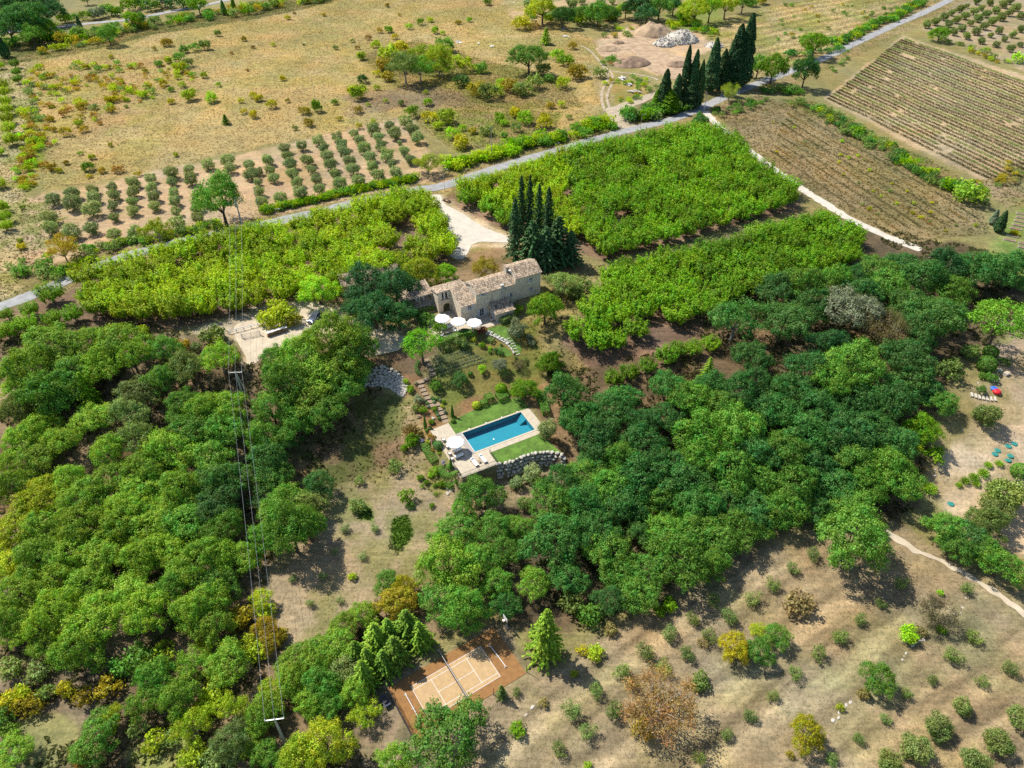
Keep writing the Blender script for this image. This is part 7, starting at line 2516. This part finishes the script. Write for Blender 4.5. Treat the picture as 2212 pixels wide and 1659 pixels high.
PO = {}
PO[0] = mast(25, 1385, 165, 'tall dark wooden pole at the olive grove edge', 'wood', '10')
PO[1] = mast(1528, 1045, 200, 'tall wooden pole on the bank above the road', 'wood', '10')
PO[2] = mast(1243, 722, 110, 'white concrete pole at the lane corner', 'concrete', '20', .16)
PO[3] = mast(540, 325, 72, 'dark wooden pole beside the upper road', 'wood', '30')
mast(395, 710, 175, 'bare pole rising out of the ivy clump on the meadow', 'wood', '10', .09)
mast(1222, 1235, 130, 'grey street lamp at the driveway junction', 'lamp', '10', .07)
mast(148, 1465, 110, 'grey street lamp beside the left orchard', 'lamp', '10', .07)
mast(277, 1030, 95, 'grey street lamp above the right orchard', 'lamp', '20', .07)
mast(832, 835, 85, 'pale street lamp at the dirt turnout', 'lamp', '20', .07)
mast(1340, 700, 95, 'grey street lamp under the roadside cypresses', 'lamp', '20', .07)
mast(97, 518, 92, 'grey street lamp between the upper road trees', 'lamp', '30', .07)
mast(980, 122, 48, 'small street lamp on the far stretch of road', 'lamp', '30', .07)
mast(960, 82, 85, 'white pole beside the far road gate', 'concrete', '00', .12)
mast(773, 48, 26, 'grey post on the verge behind the left orchard', 'lamp', '01', .06)
cable(PO[0], PO[1], 1.6, .02, 'dark line from the grove pole along the road bank', 'phone_line', 'rubber')
cable(PO[1], PO[2], 1.6, .02, 'dark line from the bank pole to the lane corner', 'phone_line', 'rubber')
cable(PO[2], PO[3], 1.6, .02, 'dark line from the lane corner up the road', 'phone_line', 'rubber')
plant('shrub', 395, 695, 76, 'cherryc', '', '10', None, 'dark ivy clump wrapped round the bare meadow pole', 1.5)

# ------------------------------------------------------------------ car, gate, firewood, fence
def car(p, rz, label):
    root = empty('parked_car', p, rz)
    tag(root, label, 'car')
    prof = [(-2.1, .35), (-2.15, .75), (-2.0, 1.0), (-1.2, 1.02), (.75, 1.0), (1.6, .92), (2.05, .78), (2.12, .5), (2.05, .3)]
    m = MB()
    secs = []
    for y, k in ((-.88, .92), (-.84, 1.0), (-.3, 1.03), (.3, 1.03), (.84, 1.0), (.88, .92)):
        secs.append([(x * (.985 if abs(y) > .86 else 1), y, .3 + (z - .3) * k) for x, z in prof])
    b_ = len(m.v)
    for s in secs:
        m.v += s
    n_ = len(prof)
    for i in range(len(secs) - 1):
        for j in range(n_):
            k = (j + 1) % n_
            m.f.append((b_ + i * n_ + j, b_ + i * n_ + k, b_ + (i + 1) * n_ + k, b_ + (i + 1) * n_ + j))
    m.f.append(tuple(range(b_, b_ + n_)))
    m.f.append(tuple(range(b_ + 5 * n_, b_ + 6 * n_))[::-1])
    m.build('body', 'car_paint', root, True)
    cab = MB()
    cab.hexa([(-1.95, -.8, 1.0), (.85, -.8, 1.0), (.85, .8, 1.0), (-1.95, .8, 1.0), (-1.5, -.62, 1.5), (-.1, -.62, 1.52), (-.1, .62, 1.52), (-1.5, .62, 1.5)])
    cab.build('windows', 'window_glass', root)
    MB().hexa([(-1.52, -.63, 1.505), (-.08, -.63, 1.525), (-.08, .63, 1.525), (-1.52, .63, 1.505), (-1.45, -.56, 1.56), (-.15, -.56, 1.575), (-.15, .56, 1.575), (-1.45, .56, 1.56)]).build('roof', 'car_paint', root)
    for s in (-1, 1):
        for a, b2 in (((.85, .8 * s, 1.0), (-.1, .63 * s, 1.54)), ((-1.95, .8 * s, 1.0), (-1.5, .63 * s, 1.52)), ((-.55, .81 * s, 1.0), (-.7, .63 * s, 1.54))):
            MB().beam(a, b2, .07, .05).build('pillar', 'car_paint', root)
        MB().cbox((1.98, .6 * s, .78), (.18, .4, .14), 0, 0, .2).build('headlight', 'steel', root)
        MB().cbox((-2.1, .65 * s, .85), (.1, .3, .2)).build('tail_light', 'red_plastic', root)
        MB().cbox((.7, .98 * s, 1.02), (.14, .16, .12)).build('mirror', 'car_paint', root)
        for x in (-1.3, 1.3):
            w_ = MB()
            w_.tube([(x, .72 * s, .32), (x, .9 * s, .32)], .32, 14)
            o = w_.build('wheel', 'rubber', root)
            MB().tube([(x, .895 * s, .32), (x, .915 * s, .32)], .19, 10).build('rim', 'steel', o)
    MB().box(2.08, 2.14, -.45, .45, .42, .6).build('grille', 'dark_metal', root)
    MB().box(2.12, 2.16, -.26, .26, .34, .45).build('number_plate', 'white_paint', root)


car(at(1015, 360, .5, 'g') + Vector((0, 0, .09)), rad(248), 'dark silver car parked at the edge of the gravel yard under the lime tree')
g0, g1 = at(160, 600, 0, 'g'), at(365, 565, 0, 'g')
GT = empty('metal_gate', g0, math.atan2(g1.y - g0.y, g1.x - g0.x))
tag(GT, 'low grey metal gate with upright bars across the yard entrance', 'gate')
gl = (g1 - g0).length
for a, b_ in ((.05, gl / 2 - .04), (gl / 2 + .04, gl - .05)):
    leaf_ = MB()
    for z in (.15, 1.25):
        leaf_.box(a, b_, -.025, .025, z, z + .05)
    leaf_.box(a, a + .05, -.024, .024, .2, 1.25)
    leaf_.box(b_ - .05, b_, -.024, .024, .2, 1.25)
    lf = leaf_.build('gate_leaf', 'steel', GT)
    for i in range(14):
        u = a + (b_ - a) * (i + .8) / 15
        MB().box(u - .012, u + .012, -.012, .012, .2, 1.25).build('bar', 'steel', lf)
for u in (-.1, gl + .1):
    MB().box(u - .08, u + .08, -.08, .08, -.2, 1.5).build('post', 'steel', GT)
FL = empty('rail_fence', at(0, 545, 0, 'g'), 0)
tag(FL, 'white horizontal rail fence behind the metal gate', 'fence')
fa, fb = at(0, 545, 0, 'g'), at(345, 455, 0, 'g')
for i in range(5):
    q = fa.lerp(fb, i / 4) - fa
    q.z = float(th(fa.x + q.x, fa.y + q.y)) - fa.z
    MB().box(q.x - .07, q.x + .07, q.y - .07, q.y + .07, q.z - .2, q.z + 1.0).build('post', 'white_paint', FL)
d_ = fb - fa
d_.z = float(th(fb.x, fb.y)) - fa.z
for z in (.5, .9):
    MB().beam(Vector((0, -.09, z)), d_ + Vector((0, -.09, z)), .05, .14).build('rail', 'white_paint', FL)
w0, w1 = at(450, 585, 0, 'g'), at(690, 505, 0, 'g')
WP = empty('firewood_pile', w0, math.atan2(w1.y - w0.y, w1.x - w0.x))
tag(WP, 'long stacked firewood pile with a sheet on top beside the gravel yard', 'firewood')
wl = (w1 - w0).length
lg = random.Random(3)
LOGM = [MB().tube([(0, -.3, 0), (0, .3, 0)], r_, 7).mesh('log', 'wood') for r_ in (.09, .11, .13)]
nl_ = int(wl / .25)
for r_ in range(5):
    for i in range(nl_):
        if r_ > 3 and lg.random() < .35:
            continue
        o = put('log', lg.choice(LOGM), WP)
        o.location = (i * .25 + .12 * (r_ % 2) + .1, lg.uniform(-.08, .08), .12 + r_ * .2)
        o.rotation_euler = (0, lg.uniform(0, 3), lg.uniform(-.1, .1))
for i in range(5):
    MB().cbox((wl * (i + .5) / 5, .05, 1.13 + lg.uniform(-.02, .05)), (wl / 5 * .97, .75, .03), lg.uniform(-.05, .05), lg.uniform(-.1, .1)).build('cover_sheet', 'debris', WP)

# ------------------------------------------------------------------ quarry heaps and debris
def mound(name, x, y, k, rx, ry, h_, mat, label, seed, rz=0):
    p = at(x, y, 0, k)
    N_ = 34
    V_, F_ = [], []
    for j in range(N_ + 1):
        for i in range(N_ + 1):
            a, b_ = i / N_ * 2 - 1, j / N_ * 2 - 1
            d_ = math.hypot(a, b_)
            X_, Y_ = a * rx, b_ * ry
            n_ = float(fbm(np.array([X_ + seed * 31.0]), np.array([Y_]), max(rx, ry) * .45, seed)[0])
            z = h_ * max(0, 1 - d_ ** 1.7) ** .9 * (.55 + .9 * n_) + .25 * (n_ - .5) * (d_ < 1)
            V_.append((X_, Y_, z if d_ < 1 else -.6))
    for j in range(N_):
        for i in range(N_):
            c_ = j * (N_ + 1) + i
            F_.append((c_, c_ + 1, c_ + N_ + 2, c_ + N_ + 1))
    o = put(name, np_mesh(name, np.array(V_), np.array(F_), mat, True), None, p, rz)
    tag(o, label, 'mound')
    return o


mound('earth_mound', 1900, 440, 'q', 9.5, 8.5, 5.0, 'mound_earth', 'rounded bare earth mound at the back of the quarry floor', 3)
mound('earth_mound', 1620, 830, 'q', 9, 7, 3.2, 'dark_earth', 'weedy brown earth mound beside the wheel tracks', 5, .4)
mound('earth_mound', 2210, 850, 'q', 5, 4, 2.0, 'dark_earth', 'low dark earth heap near the cypresses', 7)
mound('earth_mound', 1320, 640, 'q', 6, 4, 1.4, 'mound_earth', 'flat sandy heap at the mouth of the quarry floor', 9)
mound('earth_mound', 1450, 560, 'q', 3, 2.2, 1.1, 'dark_earth', 'small grey heap against the quarry bank', 11)


def rubble(x, y, k, r_, h_, n_, label):
    root = empty('rubble_heap', at(x, y, 0, k))
    tag(root, label, 'rubble')
    m_ = mound('heap_core', x, y, k, r_, r_ * .85, h_, 'pale_stone', None, int(x) % 50)
    for key in ('label', 'category'):
        if key in m_:
            del m_[key]
    m_.parent = root
    m_.location = (0, 0, 0)
    g = random.Random(int(x))
    me = m_.data
    vs = [v.co.copy() for v in me.vertices if v.co.z > .05]
    for i in range(n_):
        c_ = g.choice(vs)
        o = put('block', g.choice(ROCKS), root)
        o.location = c_ + Vector((g.uniform(-.2, .2), g.uniform(-.2, .2), .05))
        s = g.uniform(.5, 1.4)
        o.scale = (s, s * g.uniform(.7, 1.2), s * g.uniform(.5, 1))
        o.rotation_euler = (g.uniform(0, 3), g.uniform(0, 3), g.uniform(0, 6))


rubble(1090, 265, '20', 8.5, 4.6, 170, 'large pale rubble heap of broken stone on the quarry floor')
rubble(985, 290, '20', 5.5, 2.8, 90, 'smaller pale rubble heap at the left foot of the large one')
rubble(1310, 300, '20', 4.5, 1.5, 45, 'low spread of pale rubble behind the cypresses')


def debris(x, y, k, n_, L_, label, mats=('grey_wood', 'debris', 'debris')):
    root = empty('debris_pile', at(x, y, 0, k), PR.uniform(0, 3))
    tag(root, label, 'debris')
    for i in range(n_):
        s = L_ * PR.uniform(.5, 1.1)
        MB().cbox((PR.gauss(0, L_ * .3), PR.gauss(0, L_ * .25), .1 + PR.random() * .6), (s, PR.uniform(.15, .6), PR.uniform(.05, .18)), PR.uniform(-.6, .6), PR.uniform(-.25, .25), PR.uniform(-.15, .15)).build('plank', PR.choice(mats), root)


debris(705, 512, '20', 14, 3.0, 'pile of grey planks in the weeds by the wheel tracks, uppermost of three')
debris(765, 550, '20', 12, 2.6, 'pile of pale boards in the middle of the weedy corner')
debris(800, 603, '20', 26, 2.4, 'scattered heap of broken boards and sheets above the dirt turnout', ('grey_wood', 'debris', 'wood', 'white_paint'))
debris(345, 240, '20', 10, 1.8, 'white rubbish heap beside the small lime conifer', ('white_paint', 'debris'))
debris(340, 190, '20', 3, 3.5, 'lone pale beam lying on the scrub slope', ('grey_wood',))
debris(1310, 275, '10', 8, 2.2, 'pale timber scraps above the meadow thicket', ('white_paint', 'debris'))
debris(1440, 285, '10', 5, 1.4, 'small white scraps on the upper meadow', ('white_paint',))
debris(1530, 308, '10', 3, 1.6, 'single white scrap board on the upper meadow edge', ('white_paint',))
debris(1235, 1305, '10', 22, 1.4, 'tangle of dark prunings beside the driveway mouth', ('bark', 'dark_earth', 'wood'))

# ------------------------------------------------------------------ vegetable plots and sandy plot at the right
for i, (x, y, L_) in enumerate([(1245, 245, 2.4), (1240, 278, 2.4), (1228, 312, 2.6), (1215, 345, 2.6), (1195, 375, 2.8), (1165, 440, 2.8), (1140, 475, 2.8), (1262, 505, 2.2), (1258, 540, 2.2), (1268, 625, 2.0)]):
    p = at(x, y, 0, 'k')
    r_ = empty('raised_bed', p, rad(-28))
    tag(r_, '%s raised vegetable bed from the top, in the strip right of the cypress' % NTH[i], 'vegetable bed', 'raised vegetable beds')
    for a, b_, c_, d2 in ((-L_ / 2, L_ / 2, -.5, -.44), (-L_ / 2, L_ / 2, .44, .5), (-L_ / 2, -L_ / 2 + .06, -.44, .44), (L_ / 2 - .06, L_ / 2, -.44, .44)):
        MB().box(a, b_, c_, d2, -.15, .3).build('plank', 'grey_wood', r_)
    MB().box(-L_ / 2 + .06, L_ / 2 - .06, -.44, .44, -.1, .22).build('soil', 'soil', r_)
plant('clump', 1190, 405, 95, 'yellow', '', 'k', None, 'yellow-green plant filling a raised vegetable bed')
for i, (x, y, d_) in enumerate([(1488, 1260, 30), (1470, 1283, 28), (1557, 1232, 32), (1595, 1216, 24), (1570, 1295, 28), (1555, 1322, 26), (1185, 1606, 20)]):
    p = at(x, y, 0, '31')
    o = MB().lathe([(.62, -.05), (.62, .05), (.56, .09), (.02, .11)], 14).build('tank_lid', 'green_plastic', None)
    o.location = p
    tag(o, '%s dark green round lid on the sandy plot, counting downhill from the top right' % NTH[[2, 3, 1, 0, 4, 5, 6][i]], 'lid', 'green tank lids')
p = at(1483, 880, .3, '31')
o = MB().lathe([(.3, 0), (.75, .12), (.85, .4), (.6, .7), (.15, .82), (.02, .8)], 14).build('bean_bag', 'red_plastic', None, True)
o.location = p
tag(o, 'round red bean bag above the plot steps', 'bean bag')
p = at(1468, 858, .3, '31')
o = MB().lathe([(.3, 0), (.7, .1), (.75, .3), (.4, .55), (.02, .6)], 9).build('bean_bag', 'blue_plastic', None)
o.location = p
tag(o, 'crumpled blue bag behind the red bean bag', 'bean bag')
p = at(1545, 765, .2, '31')
r_ = empty('stone_block', p, .5)
tag(r_, 'pale stone block seat beside the clipped balls', 'bench')
MB().box(-.6, .6, -.4, .4, 0, .5).build('seat', 'pale_stone', r_)
MB().box(-.64, .64, -.44, .44, .5, .58).build('top_slab', 'paving', r_)

finish_mass()
finish_labels()
